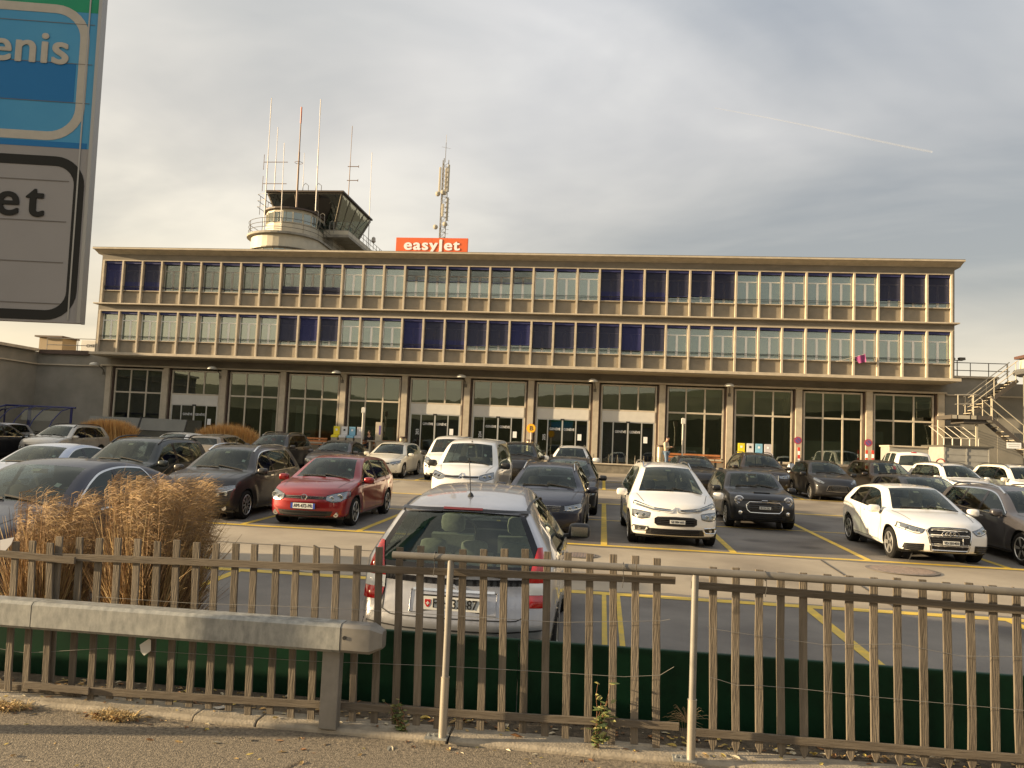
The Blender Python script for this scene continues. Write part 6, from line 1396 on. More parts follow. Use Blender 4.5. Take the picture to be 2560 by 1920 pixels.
    for s_ in (-1, 1): em.lathe([(.012, -.006), (.012, 0), (.004, .004)], (s_*.032, h.y-.088, h.z+.015), 'y', 8); em.lathe([(.006, -.02), (.02, 0), (.018, .012)], (s_*.088, h.y+.01, h.z-.005), 'x', 8, 1)
    em.box(-.025, .025, h.y-.098, h.y-.085, h.z-.062, h.z-.052, 2); em.build('face_features', [mat('eye', (.05, .04, .04)), SKN, mat('lips', (.35, .12, .1))], r)
    return r
a = at(1666, 1120, 45.75)
pr = person((a.x, 45.75, GZ), R(65), 'person standing in a beige jacket and jeans looking down at a phone', False, mat('jacket_beige', (.46, .40, .29), rough=.8), mat('jeans', (.13, .19, .27), rough=.9), LOGO)
ph = MB(); ph.box(-.035, .035, -.42, -.36, 1.23, 1.25); tag(ph.build('phone', BLK, loc=pr.location), 'dark phone held by the standing person', 'phone').rotation_euler.z = R(65)
hd = MB(); hd.tube([(-.16, .05, 1.42), (-.1, .12, 1.46), (0, .14, 1.47), (.1, .12, 1.46), (.16, .05, 1.42)], .06, 8); hd.build('hood', HAIR, pr, smooth='auto')
a = at(923, 1095, 46.9); person((a.x, 46.95, GZ+.02), R(-10), 'person in black coat sitting on a bench under the window', True, mat('coat_black', (.012, .011, .013), rough=.9), mat('trousers_black', (.015, .014, .016), rough=.9), BLK)
# ------------------------------------------------------------------ big road sign at the left
RS = empty('road_sign', (-4.6, 5.0, 0), label='large direction sign panels in green, blue and grey at the upper left', cat='sign')
SY = 5.0
def sp(mb, name, m, parent=RS, **k): mb.v = [tuple(Vector(p)-RS.location) for p in mb.v]; return mb.build(name, m, parent, **k)
xr, zbt = -3.615, 2.855
SGY = mat('sign_grey', (.265, .255, .25), rough=.6, noise_=.06, nscale=1.5, spec=.3); SBL = mat('sign_blue_panel', (.045, .24, .45), rough=.6, col2=(.07, .29, .49), nscale=1.2, spec=.3); SBD = mat('sign_blue_dark', (.008, .14, .36), rough=.6, spec=.3); SGN = mat('sign_green', (.012, .25, .13), rough=.6, spec=.3, noise_=.08, nscale=1.5)
SWH = mat('sign_white', (.40, .375, .32), rough=.6, noise_=.08, nscale=12); SBK = mat('sign_black', (.03, .03, .028), rough=.8, spec=.1); ALE = mat('sign_edge', (.30, .29, .27), rough=.4, metal=.6)
xl = -6.6; z_bg, z_gb = at(205, 380, SY).z, at(245, 42, SY).z     # blue/grey and green/blue borders
mb = MB(); mb.box(xl, xr, SY, SY+.05, zbt, z_bg); gp = sp(mb, 'sign_panel', SGY)
mb = MB(); mb.box(xl, xr, SY, SY+.05, z_bg+.001, z_gb); bpn = sp(mb, 'sign_panel', SBL)
mb = MB(); mb.box(xl, xr, SY, SY+.05, z_gb+.001, 6.3); gpn = sp(mb, 'sign_panel', SGN)
mb = MB(); mb.box(xr+.0, xr+.022, SY-.012, SY+.07, zbt, 6.3); sp(mb, 'edge_profile', ALE)
mb = MB(); mb.box(xr-.066, xr-.056, SY-.005, SY-.001, zbt+.02, 6.3); sp(mb, 'edge_profile', ALE)
def Zs(v, u=100): return at(u, v, SY).z
def Xs(u, v=400): return at(u, v, SY).x
mb = MB(); mb.box(xl, xr-.13, SY-.0016, SY-.0002, Zs(268), Zs(172)); mb2 = sp(mb, 'blue_band', SBD)
mb = MB(); mb.box(xl, xr-.02, SY-.0016, SY-.0002, z_bg, Zs(366)); sp(mb, 'blue_band', SBD)
def rrect(mb, x0, x1, z0, z1, r, w, y0, y1, n=8, mi=0):
    """rounded frame, open to the left (runs on beyond the panel)"""
    def path(o): 
        P = [(x0, z1-o)]
        for i in range(n+1): t = math.pi/2-math.pi/2*i/n; P.append((x1-r+(r-o)*math.cos(t), z1-r+(r-o)*math.sin(t)))
        for i in range(n+1): t = -math.pi/2*i/n; P.append((x1-r+(r-o)*math.cos(t), z0+r+(r-o)*math.sin(t)))
        P.append((x0, z0+o)); return P
    A, Bp = path(0), path(w); k = len(A); vs = [(x, y, z) for y in (y0, y1) for x, z in A+Bp]
    fs = []
    for i in range(k-1):
        fs += [(i, i+1, k+i+1, k+i), (2*k+i, 2*k+i+1, 3*k+i+1, 3*k+i), (i, i+1, 2*k+i+1, 2*k+i), (k+i, k+i+1, 3*k+i+1, 3*k+i)]
    mb.add(vs, fs, mi)
xb1 = Xs(206, 600); mb = MB(); rrect(mb, xl, xb1, Zs(805, 60), Zs(402, 60), .20, .068, SY-.0026, SY-.0002); sp(mb, 'border_line', SBK)
xb2 = Xs(228, 200)+.005; mb = MB(); rrect(mb, xl, xb2, Zs(367, 60)+.01, Zs(30, 60)-.005, .24, .062, SY-.0026, SY-.0002); sp(mb, 'border_line', SWH)
mb = MB()
for v in (462, 562, 663, 765): z = Zs(v, 100); mb.box(xl, xr-.12, SY-.0030, SY-.0004, z-.003, z+.003)
for v in (74, 172, 268): z = Zs(v, 130); mb.box(xl, xr-.02, SY-.0034, SY-.0028, z-.002, z+.002)
sp(mb, 'panel_joint', mat('joint_dark', (.12, .11, .10)))
def stext(txt, u, v, size, m_, align='RIGHT', sx=1.0, space=1.05):
    p = at(u, v, SY); t = text_mesh('sign_lettering', txt, size, m_, RS, (p.x-RS.location.x, -.0045, p.z), ext=.0006, align=align, sx=sx, space=space, bold=.008); return t
stext('enis', 194, 140, .325, SWH, sx=1.0); stext('et', 128, 515, .345, SBK, sx=.98, space=1.25)
_pv = Vector((xr, SY, 0)); _rz = Matrix.Rotation(R(12), 3, 'Z'); RS.location = _pv+_rz @ (RS.location-_pv)+Vector((.041, 0, 0)); RS.rotation_euler = (0, -.014, R(12))
for x in (-6.2,): mb = MB(); mb.box(x-.08, x+.08, SY+.06, SY+.22, 0, 6.3); sp(mb, 'post', GALV2)
# ------------------------------------------------------------------ ornamental grasses behind the fence
GT = [mat('reed_gold', (.40, .26, .105), rough=.75), mat('reed_brown', (.28, .165, .07), rough=.8), mat('reed_tan', (.48, .35, .17), rough=.7), mat('reed_dark', (.12, .07, .035), rough=.9), mat('plume', (.27, .195, .125), rough=.9)]
def grass_clump(cx, cy, rad, h, n, npl, lb, wind=.25):
    r = empty('grass_clump', (cx, cy, G(cy)), label=lb, cat='ornamental grass', group='tall dry grasses behind the fence'); gm = MB(); pm = MB()
    for k in range(n):
        a = random.uniform(0, 6.28); d = random.random()**.5*rad*.62; p = Vector((math.cos(a)*d, math.sin(a)*d*.7, 0)); hh = h*random.uniform(.35, .93); sp_ = random.gauss(0, .16)+math.cos(a)*.22
        dirx = sp_*rad*1.4+wind*rad*random.random(); diry = math.sin(a)*rad*.5*random.random(); pts = []
        droop = random.uniform(.0, .35)
        for j in range(6): t = j/5; pts.append(p+Vector((dirx*t**1.6, diry*t**1.6, hh*(t-droop*t**3.2)+random.gauss(0, .004))))
        w = random.uniform(.0025, .0065); b = random.uniform(0, 3.14); dv = Vector((math.cos(b), math.sin(b)*.6, 0))*w; mi = random.choices((0, 1, 2, 3), (5, 6, 2, 5))[0]
        vs = []
        for j, q in enumerate(pts): f = 1-.75*(j/5)**2; vs += [q-dv*f, q+dv*f]
        gm.add(vs, [(2*j, 2*j+1, 2*j+3, 2*j+2) for j in range(5)], mi)
    for k in range(npl):
        a = random.uniform(0, 6.28); d = random.random()**.5*rad*.7; tip = Vector((math.cos(a)*d*1.25+wind*rad*random.random(), math.sin(a)*d*.8, h*random.uniform(.70, 1.0))); base_ = Vector((tip.x*.4, tip.y*.5, 0)); w = .0018
        mid = base_.lerp(tip, .6)-Vector((.05*random.random(), 0, 0)); gm.add([base_-Vector((w, 0, 0)), base_+Vector((w, 0, 0)), mid-Vector((w, 0, 0)), mid+Vector((w, 0, 0)), tip-Vector((w, 0, 0)), tip+Vector((w, 0, 0))], [(0, 1, 3, 2), (2, 3, 5, 4)], 1)
        wd = Vector((random.uniform(.3, 1), random.gauss(0, .4), random.uniform(-.45, .45))).normalized()
        for _ in range(26):
            s0 = tip-Vector((0, 0, random.random()*.22)); e = s0+(wd+Vector((random.gauss(0, .3), random.gauss(0, .3), random.gauss(0, .3))))*random.uniform(.05, .17); m_ = s0.lerp(e, .5)+Vector((0, 0, .015)); u_ = Vector((0, 0, .0011)); pm.add([s0-u_, s0+u_, m_-u_*1.3, m_+u_*1.3, e], [(0, 1, 3, 2), (2, 3, 4)], random.choices((0, 1, 2), (4, 3, 2))[0])
    gm.build('blades', GT[:4], r, fix=False); pm.build('plumes', [GT[4], GT[0], GT[1]], r, fix=False)
grass_clump(-5.10, 6.95, .46, 1.52, 3600, 150, 'left dry grass clump in front of the dark car, lower and more golden', .10)
grass_clump(-4.10, 6.95, .56, 1.70, 5200, 420, 'right dry grass clump with brown plumes, taller and bushier', .16)
grass_clump(-5.75, 6.6, .25, .8, 500, 10, 'small dark grass tuft at the left edge behind the fence', .1)
# ------------------------------------------------------------------ hills behind the viewer (seen mirrored in the windows), contrail
mb = MB(); P = []
for i in range(81):
    x = -420+10.5*i; h = 15+1.2*math.sin(i*.31)+.8*math.sin(i*.83+1)+9*math.exp(-((x-80)/60)**2); P.append((x, h))
mb.add([(x, -95-20*k, z) for x, h in P for k, z in ((0, -1), (0, h*.55), (1, h), (3, h*1.1))], [(4*i+j, 4*i+j+1, 4*i+5+j, 4*i+4+j) for i in range(80) for j in range(3)])
tag(mb.build('hills', mat('wooded_hill', (.12, .125, .07), rough=1, col2=(.20, .19, .12), nscale=.12), fix=False), 'dark wooded rise mirrored in the windows', kind='structure')
far = 3000
pa, pb = at(1787, 270, far), at(2330, 378, far)
mb = MB(); pts = [pa.lerp(pb, t)+Vector((0, 0, 3*math.sin(t*5))) for t in np.linspace(0, 1, 18)]; mb.tube(pts, [1.6+2.6*t for t in np.linspace(0, 1, 18)], 6)
def cloudm(name, a):
    m = mat(name, (.9, .9, .88), rough=1); m.node_tree.nodes['Principled BSDF'].inputs['Alpha'].default_value = a; return m
tag(mb.build('contrail', cloudm('contrail_white', .10)), 'thin white contrail in the sky at the right', 'contrail')
# ------------------------------------------------------------------ the parked cars
def front_generic(sh_grille=(.30, .56, .50), hl=None, bars=3, emb=None, intake=(.55, .20, .34), fog=True, gm=None, lens=None, drl=None, gtop=None, hm=None, barm=None):
    """all in metres: grille (half width, z0, z1)"""
    def f(root, sh, pnt):
        g = sh_grille
        if g: zone(root, sh, 'front', 'grille', gm or BLG, [(-g[0], g[2]), (0, g[2]+.01), (g[0], g[2])], [(-g[0]*.93, g[1]), (g[0]*.93, g[1])], bars, barm or CHR, bh=.007)
        if intake: zone(root, sh, 'front', 'lower_intake', BLK, [(-intake[0], intake[2]), (intake[0], intake[2])], [(-intake[0]*.9, intake[1]), (intake[0]*.9, intake[1])], 2, BLG)
        h = hl or ([(.44, .60), (.62, .655), (.80, .70)], [(.44, .535), (.62, .535), (.82, .60)])
        for s_ in (1, -1):
            lamp(root, sh, 'front', s_, h[0], h[1], lens or ((.56, .59, .045, 1), (.70, .62, .05, 1)), hm=hm, drl=drl)
            if fog:
                p = sh.hit('front', s_*.66, .30, .004)
                if p: mb = MB(); mb.lathe([(.055, p[0].x+.01), (.055, p[0].x-.012), (.045, p[0].x-.014), (.02, p[0].x-.01)], (0, p[0].y, .30), 'x', 14); mb.build('fog_lamp', CHR, root, smooth='auto')
        if emb: badge(root, sh, 'front', *emb)
    return f
WHT = paint('white', (.72, .70, .66), metal=0, rough=.35, dirt=.05); REDc = paint('red', (.23, .004, .007), metal=.45, rough=.28); GRYB = paint('grey_brown', (.045, .042, .041), metal=.6); DKG = paint('dark_grey', (.018, .018, .02), metal=.5); BLKP = paint('black', (.012, .012, .014), metal=.3)
SIL = paint('silver', (.46, .46, .48), metal=.75, rough=.34); BRN = paint('dark_brown', (.03, .022, .018), metal=.5); TAN = paint('champagne', (.26, .22, .17), metal=.7); PBLU = paint('pale_blue', (.42, .47, .58), metal=.5); GRYM = paint('mid_grey', (.085, .08, .085), metal=.6); NVY = paint('night_blue', (.015, .018, .035), metal=.4); GRNB = paint('dark_green_grey', (.022, .028, .028), metal=.4); OFFW = paint('cream_white', (.70, .66, .56), metal=0, rough=.35, dirt=.05); SILW = paint('warm_silver', (.42, .40, .36), metal=.6)
def D(kind, Ln, Wd, H, wb, fo, rw, **k): return dict(kind=kind, Ln=Ln, Wd=Wd, H=H, wb=wb, fo=fo, rw=rw, **k)
# --- red hatchback
car('hatchback_car', D('hatch', 4.2, 1.786, 1.48, 2.578, .88, .315), REDc, 'shiny red five-door hatchback with a round badge and French-style white plate', loc=(-6.22, 16.15), yaw=0.0,
    front=front_generic((.50, .615, .675), ([(.46, .69), (.60, .735), (.78, .775), (.84, .775)], [(.46, .60), (.60, .555), (.74, .575), (.85, .66)]), 2, ('ring_vw', .645, .065), (.60, .24, .375), lens=((.57, .64, .048, 1), (.715, .665, .066, 1)), hm=HLH), plate_f=('AM-472-PR', .475, dict(fr=True, w=.52, h=.11)), wstyle='double', ant=False)
# --- white three-door hatchback
def a1_front(root, sh, pnt):
    zone(root, sh, 'front', 'grille', BLK, [(-.42, .65), (-.36, .70), (0, .71), (.36, .70), (.42, .65)], [(-.35, .28), (-.31, .26), (0, .26), (.31, .26), (.35, .28)], 11, BLG, bh=.008)
    mb = MB(); pts = [(-.405, .655), (-.335, .705), (0, .715), (.335, .705), (.405, .655), (.325, .295), (-.325, .295)]
    P = [sh.hit('front', a, b, .012)[0] for a, b in res(pts+[pts[0]], 40)[:-1]]; mb.tube(P, .010, 5, closed=True); mb.build('grille_frame', CHR, root, smooth='auto')
    zone(root, sh, 'front', 'air_intake', BLK, [(.46, .40), (.76, .385)], [(.46, .27), (.56, .245), (.78, .26)], 4, BLG, mirror_=True, bh=.006)
    zone(root, sh, 'front', 'splitter_slot', BLK, [(-.36, .225), (.36, .225)], [(-.33, .20), (.33, .20)])
    for s_ in (1, -1): lamp(root, sh, 'front', s_, [(.43, .665), (.60, .70), (.80, .76)], [(.50, .585), (.60, .58), (.83, .655)], ((.56, .635, .035, 1), (.70, .66, .045, 1)), drl=[(.52, .60), (.62, .60), (.80, .665)])
    badge(root, sh, 'front', 'rings', .60, .050, .022)
    p = sh.hit('front', -.22, .47, .01)[0]; mb = MB(); mb.box(p.x-.01, p.x, -.225, -.215, .41, .53); mb.build('grille_badge', LWH, root)
car('hatchback_car', D('hatch3', 3.97, 1.74, 1.416, 2.469, .80, .31, tumb=.50), WHT, 'white three-door hatchback with four-ring badge and five-spoke wheels, nearest white car on the right', loc=(6.57, 16.05), yaw=0.02, front=a1_front, plate_f=('VD·201403', .44, dict(y=-.0, w=.30, h=.075)), wstyle='five', handles=1)
# --- white people carrier
def c4_front(root, sh, pnt):
    for s_ in (1, -1):
        lamp(root, sh, 'front', s_, [(.10, .775), (.45, .80), (.80, .90)], [(.10, .745), (.45, .755), (.83, .835)], (), hm=HLH, drl=[(.42, .785), (.80, .87)])
        lamp(root, sh, 'front', s_, [(.50, .70), (.66, .72), (.84, .735)], [(.52, .60), (.68, .565), (.84, .60)], ((.62, .645, .045, 1), (.74, .65, .04, 1)))
        mb = MB(); pts = [sh.hit('front', s_*a, b, .012)[0] for a, b in ((.54, .38), (.56, .43), (.80, .435), (.83, .40), (.80, .32), (.60, .335))]; mb.tube(pts, .013, 6, closed=True); mb.build('fog_surround', CHR, root, smooth='auto')
        zone(root, sh, 'front', 'fog_recess', BLK, [(s_*.57, .42), (s_*.80, .42)], [(s_*.60, .34), (s_*.79, .33)])
        p = sh.hit('front', s_*.70, .38, .01)[0]; mb = MB(); mb.lathe([(.035, p.x), (.03, p.x-.014), (.01, p.x-.016)], (0, p.y, .38), 'x', 12); mb.build('fog_lamp', CHR, root)
    zone(root, sh, 'front', 'grille', BLG, [(-.42, .60), (-.36, .635), (0, .645), (.36, .635), (.42, .60)], [(-.42, .50), (-.36, .46), (0, .455), (.36, .46), (.42, .50)], 5, BLK)
    zone(root, sh, 'front', 'lower_intake', BLK, [(-.56, .40), (.56, .40)], [(-.58, .27), (.58, .27)], 4, BLG)
    mb = MB(); 
    for zo in (0, -.04):
        pts = [sh.hit('front', a, b+zo, .010)[0] for a, b in ((-.80, .845), (-.45, .775), (-.12, .755), (-.06, .765), (0, .815), (.06, .765), (.12, .755), (.45, .775), (.80, .845))]; mb.tube(pts, .008, 5)
    mb.build('badge', CHR, root, smooth='auto')
car('minivan', D('mpv', 4.50, 1.826, 1.638, 2.84, .86, .33, bow=(.26, .20, .10)), WHT, 'white people carrier with chevron badge in the middle of the front row', loc=(1.42, 16.2), yaw=0.03, front=c4_front, plate_f=('GE 884 605', .545, dict(y=-.03, w=.30, h=.07)), wstyle='ten', rails='silver', cat='car')
# --- dark estate with silver rails, next to the silver car
car('estate_car', D('wagon', 4.77, 1.83, 1.50, 2.79, .90, .335), NVY, 'night-blue estate car with silver roof rails left of the white people carrier', loc=(-1.22, 16.35), yaw=-.01,
    front=front_generic((.50, .60, .72), ([(.48, .715), (.64, .74), (.82, .77)], [(.50, .62), (.66, .61), (.84, .67)]), 4, ('ring_vw', .665, .06), (.55, .22, .33), lens=((.60, .67, .035, 1), (.72, .69, .035, 1)), fog=False, drl=[(.55, .625), (.80, .67)]), rails='silver', wstyle='five', plate_f=('VD 48', .45, dict(w=.30, h=.07)) if False else None)
car('estate_car', D('wagon', 4.7, 1.82, 1.50, 2.75, .9, .33), BLKP, 'black estate car hidden behind the night-blue estate, only its roof showing', loc=(-1.0, 21.2), front=front_generic(), rails='black')
# --- mini
def mini_front(root, sh, pnt):
    for s_ in (1, -1):
        p = sh.hit('front', s_*.60, .72, .0)[0]; mb = MB(); mb.lathe([(.118, p.x+.05), (.118, p.x-.03), (.10, p.x-.04), (.095, p.x-.028)], (0, s_*.60, .72), 'x', 24, 0); mb.lathe([(.094, p.x-.026), (.07, p.x-.038), (.05, p.x-.03), (.02, p.x-.04)], (0, s_*.60, .72), 'x', 20, 1); mb.build('headlight', [CHR, HLH], root, smooth='auto')
        p = sh.hit('front', s_*.58, .42, .0)[0]; mb = MB(); mb.lathe([(.05, p.x+.02), (.05, p.x-.02), (.02, p.x-.03)], (0, s_*.58, .42), 'x', 14); mb.build('fog_lamp', CHR, root, smooth='auto')
    zone(root, sh, 'front', 'grille', BLK, [(-.42, .62), (-.36, .665), (0, .675), (.36, .665), (.42, .62)], [(-.40, .50), (-.34, .46), (0, .455), (.34, .46), (.40, .50)], 4, BLG)
    mb = MB(); mb.tube([sh.hit('front', a, b, .01)[0] for a, b in ((-.44, .61), (-.36, .685), (0, .695), (.36, .685), (.44, .61), (.42, .50), (.35, .44), (0, .435), (-.35, .44), (-.42, .50))], .014, 6, closed=True); mb.build('grille_frame', CHR, root, smooth='auto')
    zone(root, sh, 'front', 'lower_intake', BLK, [(-.52, .36), (.52, .36)], [(-.50, .25), (.50, .25)], 2, BLG); badge(root, sh, 'front', 'bar', .735, .07)
    p = sh.hit('top', .42, 0, .004)[0]; mb = MB(); mb.box(p.x-.05, p.x+.05, -.2, .2, p.z-.01, p.z+.012); mb.build('bonnet_scoop', BLK, root, bevel=.006)
T_['mini'] = dict(T_['hatch'], top=[(.015, .545), (.05, .61), (.10, .64), (.18, .665), (.285, .69), (.335, .80), (.385, .895), (.425, .955), (.50, .99), (.60, 1.0), (.75, .985), (.87, .96), (.93, .935)], cw=(.285, .425), win=[(.315, .56), (.585, .74), (.755, .86)])
car('small_car', D('mini', 3.95, 1.727, 1.414, 2.495, .72, .31, tumb=.36), DKG, 'small dark car with round headlights and oval chrome-rimmed grille', loc=(3.97, 20.35), yaw=.03, front=mini_front, plate_f=('BS 524 262', .56, dict(w=.28, h=.065)), wstyle='ten', mir=1.0)
# --- grey compact carrier, left of the red car
car('estate_car', D('suv', 4.34, 1.807, 1.60, 2.685, .88, .325), GRYB, 'dark grey people carrier with silver rails and chrome-edged windows left of the red hatchback', loc=(-8.80, 16.2), yaw=0.02,
    front=front_generic((.50, .66, .72), ([(.48, .735), (.66, .78), (.82, .80)], [(.48, .645), (.66, .63), (.84, .69)]), 2, ('ring_vw', .69, .06), drl=[(.52, .655), (.68, .65), (.80, .70)]), rails='silver', trim='full', wstyle='ten', cat='car')
# --- square SUV with black rails
car('suv', D('suv', 4.22, 1.793, 1.69, 2.578, .86, .325, tumb=.34), GRNB, 'boxy dark SUV with black roof rails at the left of the front row', cat='car', loc=(-11.35, 16.4), yaw=0.03, front=front_generic((.45, .72, .80)), rails='black', wstyle='five')
car('sedan_car', D('sedan', 4.6, 1.80, 1.44, 2.7, .9, .32), PBLU, 'pale blue saloon at the left edge with a dark roof, behind the dark coupe-like car', loc=(-13.75, 16.2), yaw=.05, front=front_generic(), trim='full')
# --- near dark car at the left behind the grasses
T_['coupe'] = dict(T_['sedan'], top=[(.015, .50), (.05, .57), (.12, .62), (.2, .66), (.285, .69), (.35, .81), (.41, .905), (.46, .96), (.53, .99), (.60, 1.0), (.68, .985), (.75, .95), (.84, .87), (.90, .79), (.95, .76), (.98, .74)], cw=(.285, .46), xr=[(.12, .97), (.22, .99), (.40, 1.0), (.6, .99), (.74, .98)], sg=(.75, .90), win=[(.32, .55), (.568, .765)], rs=1.3)
car('coupe_suv', D('coupe', 4.75, 1.90, 1.60, 2.81, .86, .35), NVY, 'near-black car with chrome window line behind the dry grasses at the left', cat='car', loc=(-7.45, 7.75), yaw=.02, front=front_generic((.45, .55, .75), bars=0), trim='full', wstyle='five')
# --- big dark estate at the right edge
car('estate_car', D('wagon', 4.7, 1.84, 1.47, 2.80, .86, .325), GRYM, 'mid-grey estate car with roof rails and chrome window surround cut by the right edge', loc=(9.02, 15.95), yaw=.05, front=front_generic((.40, .35, .70), bars=6), rails='silver', trim='full', wstyle='double')
car('sedan_car', D('hatch', 4.3, 1.8, 1.45, 2.6, .88, .32), DKG, 'dark grey car mostly hidden behind the white three-door hatchback', loc=(8.75, 20.9), yaw=.04, front=front_generic())
# --- white van in the second line of the front block
def van_front(root, sh, pnt):
    for s_ in (1, -1):
        lamp(root, sh, 'front', s_, [(.50, .90), (.66, .95), (.86, 1.0)], [(.50, .80), (.66, .76), (.88, .83)], ((.64, .86, .055, 1), (.77, .88, .05, 1)))
        for zo in (0, .07):
            mb = MB(); pts = [sh.hit('front', s_*a, b+zo, .012)[0] for a, b in ((0, .82+.07), (.07, .82), (.25, .81), (.50, .82))]; mb.tube(pts, .012, 6); mb.build('badge', CHR, root, smooth='auto')
    zone(root, sh, 'front', 'grille', BLK, [(-.48, .88), (.48, .88)], [(-.48, .83), (.48, .83)]); zone(root, sh, 'front', 'lower_intake', BLK, [(-.6, .50), (.6, .50)], [(-.58, .30), (.58, .30)], 3, BLG)
car('van', D('van', 4.96, 1.92, 1.92, 3.275, .88, .34, tumb=.20, roofdrop=.05), WHT, 'white passenger van with chevron badge, right behind the silver car with the aerial', cat='van', loc=(-3.93, 21.9), yaw=.0, front=van_front, wstyle='cap', mir=-1.25, ant=(1.75, .42), group='white vans parked in the lot')
# --- rear row
R2 = 31.9
car('van', D('van', 4.4, 1.81, 1.86, 2.73, .90, .32, tumb=.18, roofdrop=.06), WHT, 'taller white van with a plain roof behind the chevron van', cat='van', loc=(-6.50, R2-.2), yaw=.02, front=front_generic((.45, .62, .74), ([(.50, .85), (.66, .95), (.80, .98)], [(.48, .70), (.66, .68), (.84, .78)])), wstyle='cap', mir=-1.2, group='white vans parked in the lot')
car('estate_car', D('wagon', 4.56, 1.76, 1.47, 2.6, .9, .315), OFFW, 'white estate car with a thin dark grille left of the two white vans', loc=(-9.16, R2), yaw=.0, front=front_generic((.44, .60, .66), ([(.45, .68), (.62, .715), (.80, .76)], [(.45, .62), (.62, .60), (.82, .66)]), 1, ('oval', .655, .06), (.42, .26, .46)), wstyle='ten')
car('sedan_car', D('sedan', 4.7, 1.82, 1.44, 2.8, .9, .33), GRYM, 'grey four-door saloon between the white estate and the dark grey SUV with rails', loc=(-11.75, R2+.2), yaw=.01, front=front_generic((.35, .50, .64), bars=4), wstyle='five')
car('suv', D('suv', 4.5, 1.83, 1.67, 2.68, .9, .33), GRYB, 'dark grey SUV with silver rails in the rear row left of the grey saloon', cat='car', loc=(-14.35, R2-.4), yaw=.02, front=front_generic((.42, .64, .74)), rails='silver')
car('estate_car', D('hatch', 4.4, 1.80, 1.50, 2.6, .86, .32), TAN, 'champagne car in the rear row before the second grass planter, only its upper half showing', loc=(-17.0, R2+.0), yaw=math.pi, front=front_generic(), rear=None)
car('hatchback_car', D('hatch', 4.35, 1.80, 1.47, 2.63, .9, .32), WHT, 'white hatchback in the rear row in front of the dark glazed shelter', loc=(-19.6, R2+.6), yaw=.05, front=front_generic())
car('suv', D('suv', 4.44, 1.855, 1.64, 2.64, .9, .34), SILW, 'warm silver SUV in the rear row left of the first grass planter', cat='car', loc=(-24.6, R2-.2), yaw=.04, front=front_generic((.42, .64, .74)), rails='black', wstyle='five')
def rear_generic(tl, bars=None):
    def f(root, sh, pnt):
        for s_ in (1, -1):
            o = MB(); top = [(s_*a, b) for a, b in tl[0]]; bot = [(s_*a, b) for a, b in tl[1]]; patch(o, sh, 'rear', top, bot, 9, 6, .006, .012); o.build('tail_light', RED, root, smooth=True)
    return f
car('suv', D('suv', 4.6, 1.88, 1.62, 2.8, .9, .34), BLKP, 'black SUV seen from behind at the left edge', cat='car', loc=(-26.9, 29.9), yaw=math.pi-.05, front=front_generic(), rear=rear_generic(([(.52, .98), (.70, 1.0), (.88, 1.0)], [(.55, .86), (.70, .84), (.88, .86)])), trim=True)
car('hatchback_car', D('hatch', 4.2, 1.8, 1.5, 2.6, .86, .32), SIL, 'pale silver car at the far left edge beyond the black SUV', loc=(-32.0, 36.5), yaw=.1, front=front_generic())
car('suv', D('suv', 4.8, 1.93, 1.70, 2.87, .93, .36, tumb=.42), BLKP, 'black SUV partly hidden behind the chevron van', cat='car', loc=(-3.62, R2+.1), yaw=.0, front=front_generic((.38, .50, .66), ([(.44, .78), (.60, .85), (.78, .87)], [(.44, .66), (.60, .64), (.82, .72)])), wstyle='five')
def kia_front(root, sh, pnt):
    zone(root, sh, 'front', 'grille', BLG, [(-.40, .78), (.40, .78)], [(-.34, .66), (.34, .66)], 2, CHR); zone(root, sh, 'front', 'lower_intake', BLK, [(-.50, .52), (.50, .52)], [(-.46, .32), (.46, .32)], 3, BLG)
    for s_ in (1, -1):
        lamp(root, sh, 'front', s_, [(.42, .80), (.60, .87), (.82, 1.0)], [(.44, .70), (.62, .70), (.85, .84)], ((.62, .79, .05, 1),), hm=BLG); zone(root, sh, 'front', 'fog_recess', BLK, [(s_*.58, .52), (s_*.84, .50)], [(s_*.62, .36), (s_*.82, .36)])
        p = sh.hit('front', s_*.72, .44, .012)[0]; mb = MB(); mb.lathe([(.06, p.x+.01), (.05, p.x-.02), (.01, p.x-.02)], (0, p.y, .44), 'x', 12); mb.build('fog_lamp', CHR, root)
car('suv', D('suv', 4.44, 1.855, 1.64, 2.64, .90, .34, tumb=.52), WHT, 'white SUV facing the viewer in front of the low stone wall at the centre', cat='car', loc=(-1.35, R2+.3), yaw=.0, front=kia_front, rails='silver', mir=1.25)
car('sedan_car', D('hatch', 4.4, 1.80, 1.44, 2.64, .9, .32), BLKP, 'black low car behind the white people carrier and the small round-eyed car', loc=(3.80, R2+.2), yaw=.04, front=front_generic((.3, .5, .62)), rails=None)
